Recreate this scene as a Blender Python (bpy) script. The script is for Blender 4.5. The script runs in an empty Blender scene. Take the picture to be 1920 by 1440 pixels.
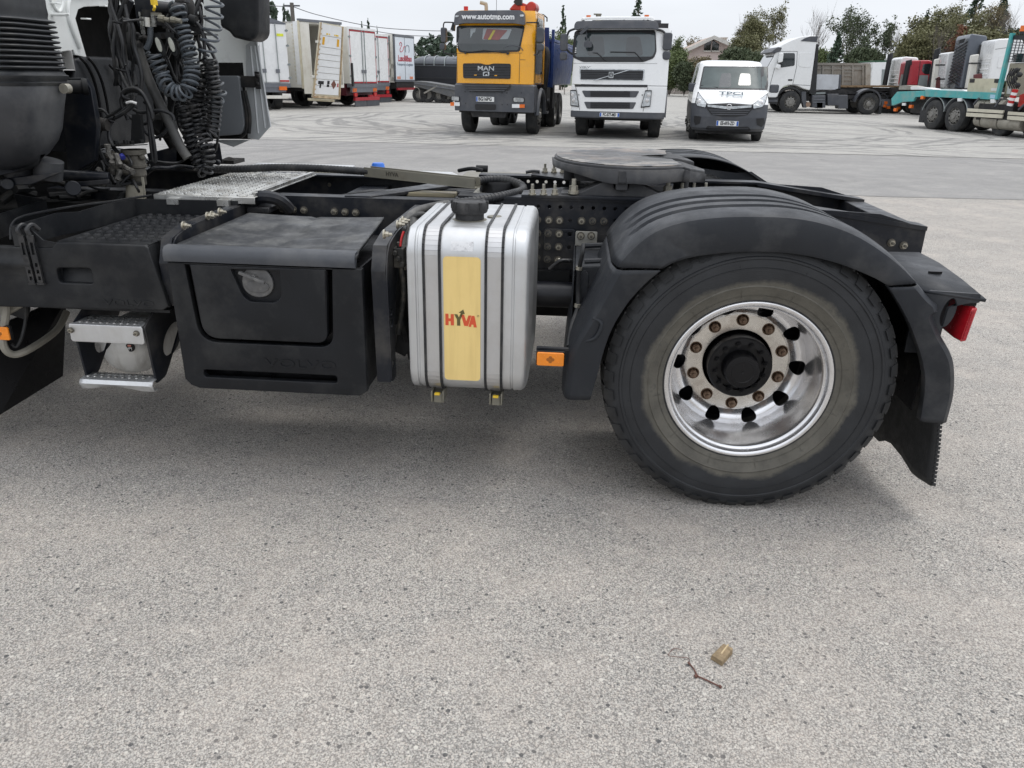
import bpy, bmesh, math, random
from mathutils import Matrix, Vector
R = math.radians
scene = bpy.context.scene
# ---------------------------------------------------------------- camera
F_PX, HOR, ROLL, CAM_H, YAW = 1442.0, 142.0, 0.020, 1.50, 4.2
_p = math.atan((720 - HOR) / F_PX); _a = R(YAW)
FW = Vector((-math.sin(_a) * math.cos(_p), math.cos(_a) * math.cos(_p), -math.sin(_p)))
_rt = Vector((math.cos(_a), math.sin(_a), 0)); _up = _rt.cross(FW)
RT = _rt * math.cos(ROLL) + _up * math.sin(ROLL)
UP = -_rt * math.sin(ROLL) + _up * math.cos(ROLL)
cam_d = bpy.data.cameras.new('camera'); cam = bpy.data.objects.new('camera', cam_d)
scene.collection.objects.link(cam); scene.camera = cam
cam_d.sensor_width = 36; cam_d.lens = F_PX / 1920 * 36
cam_d.clip_start = .05; cam_d.clip_end = 3000
cam.matrix_world = Matrix(((RT.x, UP.x, -FW.x, 0), (RT.y, UP.y, -FW.y, 0), (RT.z, UP.z, -FW.z, CAM_H), (0, 0, 0, 1)))
# ---------------------------------------------------------------- sky, sun, exposure
SUN_EL, SUN_AZ = R(68), R(60)          # azimuth measured from +Y towards +X
world = bpy.data.worlds.new('World'); scene.world = world; world.use_nodes = True
nt = world.node_tree; nt.nodes.clear()
out = nt.nodes.new('ShaderNodeOutputWorld'); bg = nt.nodes.new('ShaderNodeBackground')
sky = nt.nodes.new('ShaderNodeTexSky'); sky.sky_type = 'NISHITA'; sky.sun_disc = False
sky.sun_elevation = SUN_EL; sky.sun_rotation = SUN_AZ; sky.dust_density = 3
tc = nt.nodes.new('ShaderNodeTexCoord'); sep = nt.nodes.new('ShaderNodeSeparateXYZ')
nz = nt.nodes.new('ShaderNodeTexNoise'); nz.inputs['Scale'].default_value = 3.0; nz.inputs['Detail'].default_value = 6
mp = nt.nodes.new('ShaderNodeMapping'); mp.inputs['Scale'].default_value = (1, 1, 4)
ramp = nt.nodes.new('ShaderNodeValToRGB')
ramp.color_ramp.elements[0].position = 0.0; ramp.color_ramp.elements[0].color = (.70, .73, .78, 1)
ramp.color_ramp.elements[1].position = 1.0; ramp.color_ramp.elements[1].color = (1.32, 1.35, 1.42, 1)
add = nt.nodes.new('ShaderNodeMath'); add.operation = 'MULTIPLY_ADD'; add.inputs[1].default_value = .34; add.inputs[2].default_value = -.17
add2 = nt.nodes.new('ShaderNodeMath'); add2.operation = 'ADD'
mix = nt.nodes.new('ShaderNodeMix'); mix.data_type = 'RGBA'; mix.inputs[0].default_value = .88
sc = nt.nodes.new('ShaderNodeMix'); sc.data_type = 'RGBA'; sc.blend_type = 'MULTIPLY'; sc.inputs[0].default_value = 1
sc.inputs[7].default_value = (10, 10, 10, 1)
nt.links.new(tc.outputs['Generated'], sep.inputs[0]); nt.links.new(tc.outputs['Generated'], mp.inputs[0])
nt.links.new(mp.outputs[0], nz.inputs['Vector']); nt.links.new(nz.outputs[0], add.inputs[0])
nt.links.new(sep.outputs['Z'], add2.inputs[0]); nt.links.new(add.outputs[0], add2.inputs[1])
nt.links.new(add2.outputs[0], ramp.inputs[0])
nt.links.new(ramp.outputs[0], sc.inputs[6])
nt.links.new(sky.outputs[0], mix.inputs[6]); nt.links.new(sc.outputs[2], mix.inputs[7])
nt.links.new(mix.outputs[2], bg.inputs[0]); nt.links.new(bg.outputs[0], out.inputs[0])
bg.inputs[1].default_value = 0.094
sun_d = bpy.data.lights.new('sun', 'SUN'); sun_d.energy = 0.8; sun_d.angle = R(24); sun_d.color = (1, .97, .92)
sun = bpy.data.objects.new('sun', sun_d); scene.collection.objects.link(sun)
_d = Vector((math.sin(SUN_AZ) * math.cos(SUN_EL), math.cos(SUN_AZ) * math.cos(SUN_EL), math.sin(SUN_EL)))
sun.rotation_euler = _d.to_track_quat('Z', 'Y').to_euler()
scene.view_settings.view_transform = 'Standard'; scene.view_settings.look = 'None'
scene.view_settings.exposure = 0.42; scene.view_settings.gamma = 1; scene.view_settings.use_curve_mapping = False
scene.render.engine = 'CYCLES'

def _ray(px, py):
    return RT * ((px - 960) / F_PX) + UP * (-(py - 720) / F_PX) + FW
def P(px, py, Y=None, X=None, Z=None):
    """the place in the yard seen at a spot of the photo, on the plane Y=, X= or Z="""
    d = _ray(px, py)
    t = Y / d.y if Y is not None else X / d.x if X is not None else (Z - CAM_H) / d.z
    return Vector((d.x * t, d.y * t, CAM_H + d.z * t))
def PP(Y, *pts): return [P(a, b, Y=Y) for a, b in pts]

# ---------------------------------------------------------------- mesh helpers
COL = scene.collection
def smooth_path(pts, k=6, closed=False):
    pts = [Vector(p) for p in pts]; n = len(pts); o = []
    for i in range(n if closed else n - 1):
        if closed: p0, p1, p2, p3 = pts[i - 1], pts[i], pts[(i + 1) % n], pts[(i + 2) % n]
        else: p0, p1, p2, p3 = pts[max(i - 1, 0)], pts[i], pts[i + 1], pts[min(i + 2, n - 1)]
        for j in range(k):
            t = j / k
            o.append(.5 * ((2 * p1) + (p2 - p0) * t + (2 * p0 - 5 * p1 + 4 * p2 - p3) * t * t + (3 * p1 - p0 - 3 * p2 + p3) * t ** 3))
    if not closed: o.append(pts[-1])
    return o
def frames(pts):
    t = [(pts[min(i + 1, len(pts) - 1)] - pts[max(i - 1, 0)]).normalized() for i in range(len(pts))]
    a = Vector((0, 0, 1)) if abs(t[0].z) < .9 else Vector((1, 0, 0))
    u = t[0].cross(a).normalized(); fr = []
    for ti in t:
        u = (u - ti * u.dot(ti))
        u = u.normalized() if u.length > 1e-6 else ti.orthogonal().normalized()
        fr.append((ti, u, ti.cross(u)))
    return fr
def rrect(x0, y0, x1, y1, r, n=5):
    o = []
    for cx, cy, a0 in ((x1 - r, y1 - r, 0), (x0 + r, y1 - r, 90), (x0 + r, y0 + r, 180), (x1 - r, y0 + r, 270)):
        for i in range(n + 1):
            a = R(a0 + 90 * i / n); o.append((cx + r * math.cos(a), cy + r * math.sin(a)))
    return o
def circ(cx, cy, r, n=14, ry=None):
    return [(cx + r * math.cos(2 * math.pi * i / n), cy + (ry or r) * math.sin(2 * math.pi * i / n)) for i in range(n)]
def round_poly(pts, r, n=4):
    o = []; m = len(pts)
    for i in range(m):
        p0, p, p1 = Vector(pts[i - 1]).to_2d(), Vector(pts[i]).to_2d(), Vector(pts[(i + 1) % m]).to_2d()
        ri = r[i] if isinstance(r, (list, tuple)) else r
        a, b = (p0 - p), (p1 - p); d = min(ri, a.length * .45, b.length * .45)
        A, B = p + a.normalized() * d, p + b.normalized() * d
        for j in range(n + 1):
            t = j / n; o.append(tuple((1 - t) ** 2 * A + 2 * t * (1 - t) * p + t * t * B))
    return o
MAP = {'XZ': lambda u, v, w: (u, w, v), 'XY': lambda u, v, w: (u, v, w), 'YZ': lambda u, v, w: (w, u, v)}
class MB:
    def __init__(s): s.v = []; s.f = []
    def add(s, v, f, m=None):
        o = len(s.v)
        s.v += [tuple(m @ Vector(q)) for q in v] if m is not None else [tuple(q) for q in v]
        s.f += [tuple(i + o for i in q) for q in f]; return s
    def box(s, x0, x1, y0, y1, z0, z1, m=None):
        return s.add([(x, y, z) for x in (x0, x1) for y in (y0, y1) for z in (z0, z1)],
                     [(0, 1, 3, 2), (4, 6, 7, 5), (0, 4, 5, 1), (2, 3, 7, 6), (0, 2, 6, 4), (1, 5, 7, 3)], m)
    def hexa(s, p, m=None):      # 8 points: bottom 4, top 4
        return s.add(p, [(3, 2, 1, 0), (4, 5, 6, 7), (0, 1, 5, 4), (1, 2, 6, 5), (2, 3, 7, 6), (3, 0, 4, 7)], m)
    def bar(s, a, b, w, h, up=(0, 0, 1)):
        a, b = Vector(a), Vector(b); d = (b - a).normalized(); up = Vector(up)
        u = d.cross(up).normalized() * w / 2; v = u.cross(d).normalized() * h / 2
        return s.hexa([a - u - v, a + u - v, b + u - v, b - u - v, a - u + v, a + u + v, b + u + v, b - u + v])
    def cyl(s, a, b, r, r1=None, n=14, cap=True):
        a, b = Vector(a), Vector(b); r1 = r if r1 is None else r1
        d = (b - a).normalized(); u = d.orthogonal().normalized(); w = d.cross(u)
        v = []
        for c, q in ((a, r), (b, r1)):
            for i in range(n):
                t = 2 * math.pi * i / n; v.append(c + u * math.cos(t) * q + w * math.sin(t) * q)
        f = [(i, (i + 1) % n, n + (i + 1) % n, n + i) for i in range(n)]
        if cap: f += [tuple(range(n))[::-1], tuple(range(n, 2 * n))]
        return s.add(v, f)
    def tube(s, pts, r, n=8, k=0, cap=True, closed=False):
        pts = smooth_path(pts, k, closed) if k else [Vector(p) for p in pts]
        fr = frames(pts); v = []
        for i, (p, (t, u, w)) in enumerate(zip(pts, fr)):
            q = r(i / (len(pts) - 1)) if callable(r) else r
            for j in range(n):
                a = 2 * math.pi * j / n; v.append(p + u * math.cos(a) * q + w * math.sin(a) * q)
        m = len(pts); f = []
        for i in range(m if closed else m - 1):
            i2 = (i + 1) % m
            for j in range(n): f.append((i * n + j, i * n + (j + 1) % n, i2 * n + (j + 1) % n, i2 * n + j))
        if cap and not closed: f += [tuple(range(n))[::-1], tuple(range((m - 1) * n, m * n))]
        return s.add(v, f)
    def coil(s, path, Rc, turns, r, n=6, seg=12, k=8):
        pts = smooth_path(path, k); L = [0]
        for a, b in zip(pts, pts[1:]): L.append(L[-1] + (b - a).length)
        fr = frames(pts); o = []; N = int(turns * seg)
        for q in range(N + 1):
            d = L[-1] * q / N; i = 0
            while i < len(L) - 2 and L[i + 1] < d: i += 1
            t = (d - L[i]) / max(1e-9, L[i + 1] - L[i]); c = pts[i].lerp(pts[i + 1], t)
            u = fr[i][1].lerp(fr[i + 1][1], t); w = fr[i][2].lerp(fr[i + 1][2], t); a = 2 * math.pi * q / seg
            o.append(c + u * math.cos(a) * Rc + w * math.sin(a) * Rc)
        return s.tube(o, r, n)
    def lathe(s, prof, c=(0, 0, 0), axis='Y', n=48, cap=False):
        c = Vector(c); v = []; m = len(prof)
        for i in range(n):
            a = 2 * math.pi * i / n; ca, sa = math.cos(a), math.sin(a)
            for r, h in prof:
                v.append(c + Vector({'Y': (r * ca, h, r * sa), 'Z': (r * ca, r * sa, h), 'X': (h, r * ca, r * sa)}[axis]))
        f = [(i * m + j, i * m + j + 1, ((i + 1) % n) * m + j + 1, ((i + 1) % n) * m + j) for i in range(n) for j in range(m - 1)]
        if cap: f += [tuple(i * m for i in range(n)), tuple(i * m + m - 1 for i in range(n))[::-1]]
        return s.add(v, f)
    def prism(s, poly, pl, a, b, m=None):
        n = len(poly); g = MAP[pl]
        v = [g(u, w, a) for u, w in poly] + [g(u, w, b) for u, w in poly]
        return s.add(v, [tuple(range(n)), tuple(range(n, 2 * n))[::-1]] + [(i, i + n, (i + 1) % n + n, (i + 1) % n) for i in range(n)], m)
    def plate(s, outer, holes, pl, a, b, m=None, bevel=0):
        cu = bpy.data.curves.new('t', 'CURVE'); cu.dimensions = '2D'; cu.fill_mode = 'BOTH'
        cu.extrude = abs(b - a) / 2 - bevel; cu.bevel_depth = bevel; cu.offset = -bevel
        for ring in [outer] + list(holes):
            sp = cu.splines.new('POLY'); sp.points.add(len(ring) - 1); sp.use_cyclic_u = True
            for q, pt in zip(sp.points, ring): q.co = (pt[0], pt[1], 0, 1)
        s._obj(cu, pl, (a + b) / 2, m); return s
    def _obj(s, data, pl, w, m):
        ob = bpy.data.objects.new('t', data); COL.objects.link(ob)
        dg = bpy.context.evaluated_depsgraph_get(); me = bpy.data.meshes.new_from_object(ob.evaluated_get(dg))
        g = MAP[pl]
        s.add([g(q.co.x, q.co.y, q.co.z + w) for q in me.vertices], [tuple(p.vertices) for p in me.polygons], m)
        bpy.data.objects.remove(ob); bpy.data.meshes.remove(me)
    def text(s, txt, size, depth, m, offset=0.0, sx=1.0, align='CENTER', shear=0, space=1.0):
        cu = bpy.data.curves.new('t', 'FONT'); cu.body = txt; cu.size = size; cu.extrude = depth; cu.offset = offset
        cu.align_x = align; cu.align_y = 'CENTER'; cu.resolution_u = 3; cu.shear = shear; cu.space_character = space
        s._obj(cu, 'XY', 0, m @ Matrix.Diagonal((sx, 1, 1, 1))); bpy.data.curves.remove(cu); return s
    def grid(s, rows, closed=False):
        m = len(rows[0]); o = [q for r_ in rows for q in r_]
        f = [(i * m + j, i * m + (j + 1) % m, (i + 1) * m + (j + 1) % m, (i + 1) * m + j) for i in range(len(rows) - 1) for j in range(m if closed else m - 1)]
        return s.add(o, f)
    def sphere(s, c, rx, ry, rz, n=14, m=8):
        rows = []
        for i in range(m + 1):
            t = math.pi * i / m
            rows.append([(c[0] + rx * math.sin(t) * math.cos(2 * math.pi * j / n), c[1] + ry * math.sin(t) * math.sin(2 * math.pi * j / n), c[2] + rz * math.cos(t)) for j in range(n)])
        return s.grid(rows, True)
    def mesh(s, name, mat, shift=None, ang=32):
        me = bpy.data.meshes.new(name)
        v = [(a - shift[0], b - shift[1], c - shift[2]) for a, b, c in s.v] if shift is not None else s.v
        me.from_pydata(v, [], s.f); me.validate()
        bm = bmesh.new(); bm.from_mesh(me)
        bmesh.ops.remove_doubles(bm, verts=bm.verts, dist=1e-5)
        bmesh.ops.recalc_face_normals(bm, faces=bm.faces); bm.to_mesh(me); bm.free()
        me.shade_smooth(); me.set_sharp_from_angle(angle=R(ang))
        if mat: me.materials.append(mat)
        return me
def obj(name, me, parent=None, loc=(0, 0, 0), rot=(0, 0, 0), label=None, kind=None, bevel=0, solid=0):
    o = bpy.data.objects.new(name, me); COL.objects.link(o); o.parent = parent; o.location = loc; o.rotation_euler = rot
    if label: o['label'] = label
    if kind: o['kind'] = kind
    if solid:
        md = o.modifiers.new('solid', 'SOLIDIFY'); md.thickness = abs(solid); md.offset = -1 if solid > 0 else 1
    if bevel:
        md = o.modifiers.new('bevel', 'BEVEL'); md.width = bevel; md.segments = 2; md.limit_method = 'ANGLE'; md.angle_limit = R(40); md.harden_normals = False
    return o
def thing(name, label, cat, loc=(0, 0, 0), rz=0, group=None):
    o = bpy.data.objects.new(name, None); COL.objects.link(o); o.location = loc; o.rotation_euler = (0, 0, rz)
    o.empty_display_size = .3; o['label'] = label; o['category'] = cat
    if group: o['group'] = group
    return o
def part(name, mb, mat, parent, **k):
    sh = k.pop('shift', None); ang = k.pop('ang', 32)
    return obj(name, mb.mesh(name, mat, sh, ang), parent, **k)
def tag(o, label, cat, group=None):
    o['label'] = label; o['category'] = cat
    if group: o['group'] = group
    return o
def copy_tree(o, parent=None):
    c = o.copy(); COL.objects.link(c); c.parent = parent
    for ch in list(o.children): copy_tree(ch, c)
    return c

# ---------------------------------------------------------------- materials
def nd(t, ty, **k):
    n = t.nodes.new('ShaderNode' + ty)
    for a, b in k.items():
        if a in n.inputs: n.inputs[a].default_value = b
        else: setattr(n, a, b)
    return n
def mixc(t, f, a, b, blend='MIX'):
    m = nd(t, 'Mix', data_type='RGBA', blend_type=blend)
    for i, q in ((0, f), (6, a), (7, b)):
        if isinstance(q, (int, float)): m.inputs[i].default_value = q
        elif isinstance(q, tuple): m.inputs[i].default_value = (*q, 1)[:4]
        else: t.links.new(q, m.inputs[i])
    return m.outputs[2]
def maprange(t, v, a, b, c=0., d=1., smooth=False):
    m = nd(t, 'MapRange'); m.interpolation_type = 'SMOOTHSTEP' if smooth else 'LINEAR'
    t.links.new(v, m.inputs[0])
    for i, q in enumerate((a, b, c, d)): m.inputs[i + 1].default_value = q
    return m.outputs[0]
def mathn(t, op, a, b=0.):
    m = nd(t, 'Math', operation=op)
    for i, q in enumerate((a, b)):
        if isinstance(q, (int, float)): m.inputs[i].default_value = q
        else: t.links.new(q, m.inputs[i])
    return m.outputs[0]
def noise(t, co, scale, detail=4, rough=.55, dist=0, vscale=None):
    n = nd(t, 'TexNoise', Scale=scale, Detail=detail, Roughness=rough, Distortion=dist)
    if vscale:
        mp = nd(t, 'Mapping'); mp.inputs['Scale'].default_value = vscale; t.links.new(co, mp.inputs[0]); co = mp.outputs[0]
    t.links.new(co, n.inputs['Vector']); return n.outputs['Fac']
_mc = {}
def mat(name, col=(.5, .5, .5), rough=.5, metal=0., var=.12, vs=4., bump=0., bs=60., dirt=None, damt=.4, ds=6., rv=.12, coat=0., fine=0., spec=.5, streak=None):
    if name in _mc: return _mc[name]
    m = bpy.data.materials.new(name); m.use_nodes = True; t = m.node_tree; b = t.nodes['Principled BSDF']
    co = nd(t, 'TexCoord').outputs['Object']
    n1 = noise(t, co, vs, 5)
    c = mixc(t, maprange(t, n1, .3, .7), tuple(q * (1 - var) for q in col), tuple(min(1, q * (1 + var)) for q in col))
    if fine:
        n3 = noise(t, co, 220, 2); c = mixc(t, maprange(t, n3, .35, .7, 0, fine), c, tuple(min(1, q * 2.2 + .02) for q in col))
    if dirt:
        n2 = noise(t, co, ds, 8, .65); c = mixc(t, maprange(t, n2, .48, .68, 0, damt), c, dirt)
        if streak:
            n4 = noise(t, co, 9, 6, .6, vscale=(3, 3, .25)); c = mixc(t, maprange(t, n4, .5, .75, 0, streak), c, dirt)
    t.links.new(c, b.inputs['Base Color'])
    nr = noise(t, co, vs * 3, 6, .6)
    t.links.new(maprange(t, nr, .3, .7, max(.02, rough - rv), min(1, rough + rv)), b.inputs['Roughness'])
    b.inputs['Metallic'].default_value = metal; b.inputs['Coat Weight'].default_value = coat
    b.inputs['Specular IOR Level'].default_value = spec
    if bump:
        nb = noise(t, co, bs, 4); bp = nd(t, 'Bump', Strength=bump, Distance=.002)
        t.links.new(nb, bp.inputs['Height']); t.links.new(bp.outputs[0], b.inputs['Normal'])
    _mc[name] = m; return m
DUST = (.16, .145, .12)
M_plastic = mat('black plastic', (.0085, .0095, .0115), .46, var=.25, vs=3, bump=.3, bs=500, dirt=(.06, .06, .058), damt=.4, ds=5, rv=.14, fine=.05, spec=.28)
M_fender = mat('grey black fender plastic', (.018, .0205, .025), .50, var=.2, vs=3, bump=.3, bs=450, dirt=(.10, .10, .10), damt=.4, ds=4, rv=.16, spec=.33)
M_lid = mat('weathered lid plastic', (.024, .026, .029), .52, var=.35, vs=3, bump=.3, bs=400, dirt=(.2, .2, .19), damt=.55, ds=5, rv=.2, spec=.4, streak=.25)
M_frame = mat('painted frame steel', (.009, .011, .016), .40, var=.2, vs=5, bump=.15, bs=120, dirt=DUST, damt=.28, ds=5, spec=.35)
M_dark = mat('dark steel', (.010, .011, .012), .6, spec=.3, var=.3, vs=6, dirt=(.07, .06, .05), damt=.4)
M_rubber = mat('rubber hose', (.013, .014, .016), .5, var=.2, vs=9, dirt=(.1, .095, .085), damt=.35, ds=12)
M_coil = mat('grey coil hose', (.065, .077, .09), .42, var=.2, vs=6, dirt=(.2, .19, .17), damt=.25, ds=9)
M_coilb = mat('black coil hose', (.012, .013, .015), .4, var=.2, vs=9, dirt=(.13, .12, .11), damt=.3, ds=14)
M_alu = mat('brushed aluminium', (.62, .63, .64), .32, metal=1, var=.06, vs=3, bump=.1, bs=200, dirt=(.36, .35, .33), damt=.45, ds=3, rv=.08)
M_tank = mat('dull aluminium', (.62, .63, .635), .40, metal=.78, var=.05, vs=5, bump=.08, bs=300, dirt=(.45, .44, .42), damt=.35, ds=6, rv=.08, streak=.3)
M_chrome = mat('polished rim', (.78, .78, .79), .24, metal=.9, var=.05, vs=6, rv=.06, dirt=(.35, .32, .28), damt=.3, ds=9)
M_rimface = mat('stained rim face', (.66, .63, .58), .28, metal=.85, var=.12, vs=12, dirt=(.33, .25, .18), damt=.5, ds=9)
M_rust = mat('rusty nut', (.17, .105, .065), .65, metal=.3, var=.35, vs=40, dirt=(.3, .24, .18), damt=.5, ds=30)
M_zinc = mat('zinc bolt', (.42, .40, .34), .42, metal=.75, var=.2, vs=40, dirt=(.3, .25, .17), damt=.5, ds=30)
M_gsteel = mat('galvanised bar', (.23, .22, .18), .5, metal=.45, var=.2, vs=9, dirt=(.12, .10, .07), damt=.5, ds=9)
M_bright = mat('bright tread steel', (.58, .58, .56), .33, metal=.85, var=.15, vs=12, dirt=(.2, .18, .15), damt=.7, ds=9)
M_hub = mat('hub black', (.005, .005, .006), .35, var=.2, vs=9, spec=.3)
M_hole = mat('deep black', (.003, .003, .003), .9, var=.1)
M_white = mat('white cab paint', (.78, .80, .78), .32, var=.04, vs=2, dirt=(.45, .45, .42), damt=.25, ds=4, coat=.3)
M_silver = mat('silver paint', (.52, .54, .55), .4, metal=.3, var=.05, vs=3, dirt=(.35, .35, .34), damt=.3)
M_greypanel = mat('grey panel', (.13, .14, .15), .55, var=.1, vs=3)
M_beige = mat('dirty beige plastic', (.27, .255, .215), .6, var=.2, vs=8, dirt=(.12, .10, .08), damt=.5, ds=8)
M_amber = mat('amber lens', (.85, .25, .01), .2, var=.1, vs=40, coat=.5)
M_red = mat('red lens', (.42, .012, .02), .18, var=.15, vs=20, coat=.6)
M_redhose = mat('red hose', (.5, .02, .02), .35)
M_yellow = mat('yellow label', (.86, .64, .25), .45, var=.06, vs=3, dirt=(.6, .42, .15), damt=.35, ds=3, streak=.4)
M_orange = mat('orange red print', (.68, .09, .03), .5)
M_olive = mat('olive print', (.12, .10, .03), .5)
M_label = mat('printed label', (.62, .62, .61), .4)
M_blue = mat('blue cap', (.03, .16, .62), .4)
M_yel2 = mat('yellow plastic', (.75, .50, .03), .45)
M_foam = mat('grey tape hose', (.06, .06, .058), .6, var=.3, vs=12, dirt=(.2, .19, .17), damt=.4)
# ================================================================ THE GROUND
def ground_mat(name, base, warm, dark, stone, big, bumpd=.004, marks=0., spot=.5):
    m = bpy.data.materials.new(name); m.use_nodes = True; t = m.node_tree; b = t.nodes['Principled BSDF']
    co = nd(t, 'TexCoord').outputs['Object']
    # individual chippings
    def vor(scale, feat='F1', rnd=1.0):
        v = nd(t, 'TexVoronoi', Scale=scale, Randomness=rnd); v.feature = feat
        t.links.new(co, v.inputs['Vector']); return v
    v1 = vor(stone); v2 = vor(stone * .36); v3 = vor(stone * 1.9)
    g1 = nd(t, 'SeparateColor'); t.links.new(v1.outputs['Color'], g1.inputs[0])
    g3 = nd(t, 'SeparateColor'); t.links.new(v3.outputs['Color'], g3.inputs[0])
    g2 = nd(t, 'SeparateColor'); t.links.new(v2.outputs['Color'], g2.inputs[0])
    c = mixc(t, maprange(t, g1.outputs[0], 0, 1), dark, base)
    c = mixc(t, maprange(t, g1.outputs[1], .55, 1, 0, .75), c, warm)
    c = mixc(t, maprange(t, g3.outputs[0], .0, 1, 0, .5), c, tuple(q * 1.55 for q in base))
    c = mixc(t, maprange(t, g3.outputs[1], .72, .8, 0, .6), c, tuple(q * .45 for q in dark))
    # gaps between the stones
    c = mixc(t, maprange(t, v1.outputs['Distance'], .45, .75, 0, .55), c, tuple(q * .35 for q in dark))
    # the odd big dark or pale pebble
    pb = mathn(t, 'MULTIPLY', maprange(t, g2.outputs[0], .925, .93), maprange(t, mathn(t, 'ADD', v2.outputs['Distance'], mathn(t, 'MULTIPLY', g2.outputs[1], .22)), .46, .40))
    c = mixc(t, mathn(t, 'MULTIPLY', pb, spot), c, (.06, .062, .066))
    pw = mathn(t, 'MULTIPLY', maprange(t, g2.outputs[0], .065, .06), maprange(t, mathn(t, 'ADD', v2.outputs['Distance'], mathn(t, 'MULTIPLY', g2.outputs[1], .22)), .44, .38))
    c = mixc(t, mathn(t, 'MULTIPLY', pw, spot), c, (.66, .63, .57))
    # large blotches, worn lanes
    n1 = noise(t, co, .55, 8, .6); c = mixc(t, maprange(t, n1, .35, .7, 0, big), c, tuple(q * .55 for q in dark), 'MIX')
    n2 = noise(t, co, 2.3, 8, .65); c = mixc(t, maprange(t, n2, .45, .75, 0, .35), c, tuple(q * 1.25 for q in warm))
    n4 = noise(t, co, 9, 6, .7); c = mixc(t, maprange(t, n4, .5, .8, 0, .3), c, tuple(q * .5 for q in dark))
    n7 = noise(t, co, 1.1, 9, .72, .6); c = mixc(t, maprange(t, n7, .60, .70, 0, big * 1.6), c, tuple(q * .45 for q in dark))
    if marks:
        acc = None
        for (cx, cy, rad, sc) in ((-3.0, 27.5, 6.2, 1.), (-6.5, 31, 9.0, 1.), (9.5, 27.5, 5.2, 1.), (2.5, 30, 9.5, 1.), (13, 33, 7.5, 1.), (-9, 22, 5, 1.), (3, 12, 9.4, 1)):
            mp = nd(t, 'Mapping'); mp.inputs['Location'].default_value = (-cx, -cy, 0)
            t.links.new(co, mp.inputs[0])
            ln = nd(t, 'VectorMath', operation='LENGTH'); t.links.new(mp.outputs[0], ln.inputs[0])
            rr = mathn(t, 'ADD', ln.outputs['Value'], mathn(t, 'MULTIPLY', noise(t, co, .22, 2), 2.4))
            w = None
            for off, wd in ((0, .22), (.55, .16), (1.9, .2), (2.5, .14)):
                d = mathn(t, 'ABSOLUTE', mathn(t, 'SUBTRACT', rr, rad + off)); q = maprange(t, d, wd, wd * .3, 0, 1, True)
                w = q if w is None else mathn(t, 'MAXIMUM', w, q)
            w = mathn(t, 'MULTIPLY', w, maprange(t, noise(t, co, .35 + rad * .01, 3), .34, .5))
            acc = w if acc is None else mathn(t, 'MAXIMUM', acc, w)
        br = maprange(t, noise(t, co, 3.5, 6, .7), .3, .6, .3, 1)
        c = mixc(t, mathn(t, 'MULTIPLY', mathn(t, 'MULTIPLY', acc, br), marks), c, (.11, .11, .11))
        st = noise(t, co, 1.2, 5, .6, vscale=(.12, 1.2, 1)); c = mixc(t, maprange(t, st, .5, .75, 0, .35 * min(1, marks * 2)), c, tuple(q * .6 for q in dark))
    t.links.new(c, b.inputs['Base Color'])
    b.inputs['Roughness'].default_value = .85; b.inputs['Specular IOR Level'].default_value = .35
    h = mathn(t, 'ADD', mathn(t, 'MULTIPLY', v1.outputs['Distance'], -.9), mathn(t, 'MULTIPLY', v3.outputs['Distance'], -.4))
    bp = nd(t, 'Bump', Strength=.8, Distance=bumpd); t.links.new(h, bp.inputs['Height']); t.links.new(bp.outputs[0], b.inputs['Normal'])
    return m
M_coarse = ground_mat('coarse worn asphalt', (.52, .492, .448), (.50, .437, .38), (.235, .228, .218), 185, .16, .004, spot=.85)
M_asph = ground_mat('fine grey asphalt', (.34, .332, .32), (.35, .335, .31), (.25, .247, .242), 240, .3, .002, marks=.35, spot=.2)
M_conc = ground_mat('pale concrete yard', (.42, .41, .38), (.47, .445, .40), (.335, .33, .315), 120, .2, .001, marks=.75, spot=.1)
def sheet(name, poly, z, m, n=1):
    b = MB(); b.add([(x, y, z) for x, y in poly], [tuple(range(len(poly)))]); o = part(name, b, m, None, kind='structure'); return o
random.seed(3)
sheet('ground', [(-900, -60), (900, -60), (900, 1400), (-900, 1400)], 0, M_coarse)
rnd = random.Random(5)
edge = [(x, 11.6 + .06 * (x - 4) * (1 if x > 4 else -.6) + rnd.uniform(-.16, .16) + (.0 if x > 1 else -.9)) for x in [i * 1.5 - 60 for i in range(81)]]
sheet('asphalt_road', edge + [(60, 18.50), (-60, 18.25)], .004, M_asph)
cedge = [(x, 18.36 + .009 * x + rnd.uniform(-.035, .035)) for x in [i * .7 - 60.2 for i in range(173)]]
sheet('concrete_yard', cedge + [(90, 88), (-90, 88)], .008, M_conc)
# loose chippings and a few leaves lying on the near asphalt
b = MB()
for i in range(420):
    x, y = rnd.uniform(-2.6, 3.2), rnd.uniform(.9, 6.5); s = rnd.uniform(.0015, .0045) * (1 + .12 * y)
    q = [Vector((rnd.uniform(-1, 1), rnd.uniform(-1, 1), 0)).normalized() * s * rnd.uniform(.7, 1.3) for _ in range(3)]
    b.add([(x + q[0].x, y + q[0].y, .001), (x + q[1].x, y + q[1].y, .001), (x + q[2].x, y + q[2].y, .001), (x, y, .001 + s)], [(0, 1, 3), (1, 2, 3), (2, 0, 3), (0, 2, 1)])
o = part('gravel', b, mat('loose grit', (.26, .25, .23), .85, var=.7, vs=30), None, kind='stuff')
# ================================================================ THE TRACTOR IN FRONT
TR = Vector((.2, 3.84, 0)); Y0 = 2.586; S = 2.566; WEB = 3.41; FWEB = 4.26
truck = thing('tractor_truck', 'black and white lorry tractor filling the foreground, bare fifth wheel and aluminium tank', 'truck', TR)
def tp(name, mb, m, parent=None, **k): return part(name, mb, m, parent or truck, shift=TR, **k)
def at_(me, name, p, parent=None, rot=(0, 0, 0)): return obj(name, me, parent or truck, loc=Vector(p) - TR, rot=rot)
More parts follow.
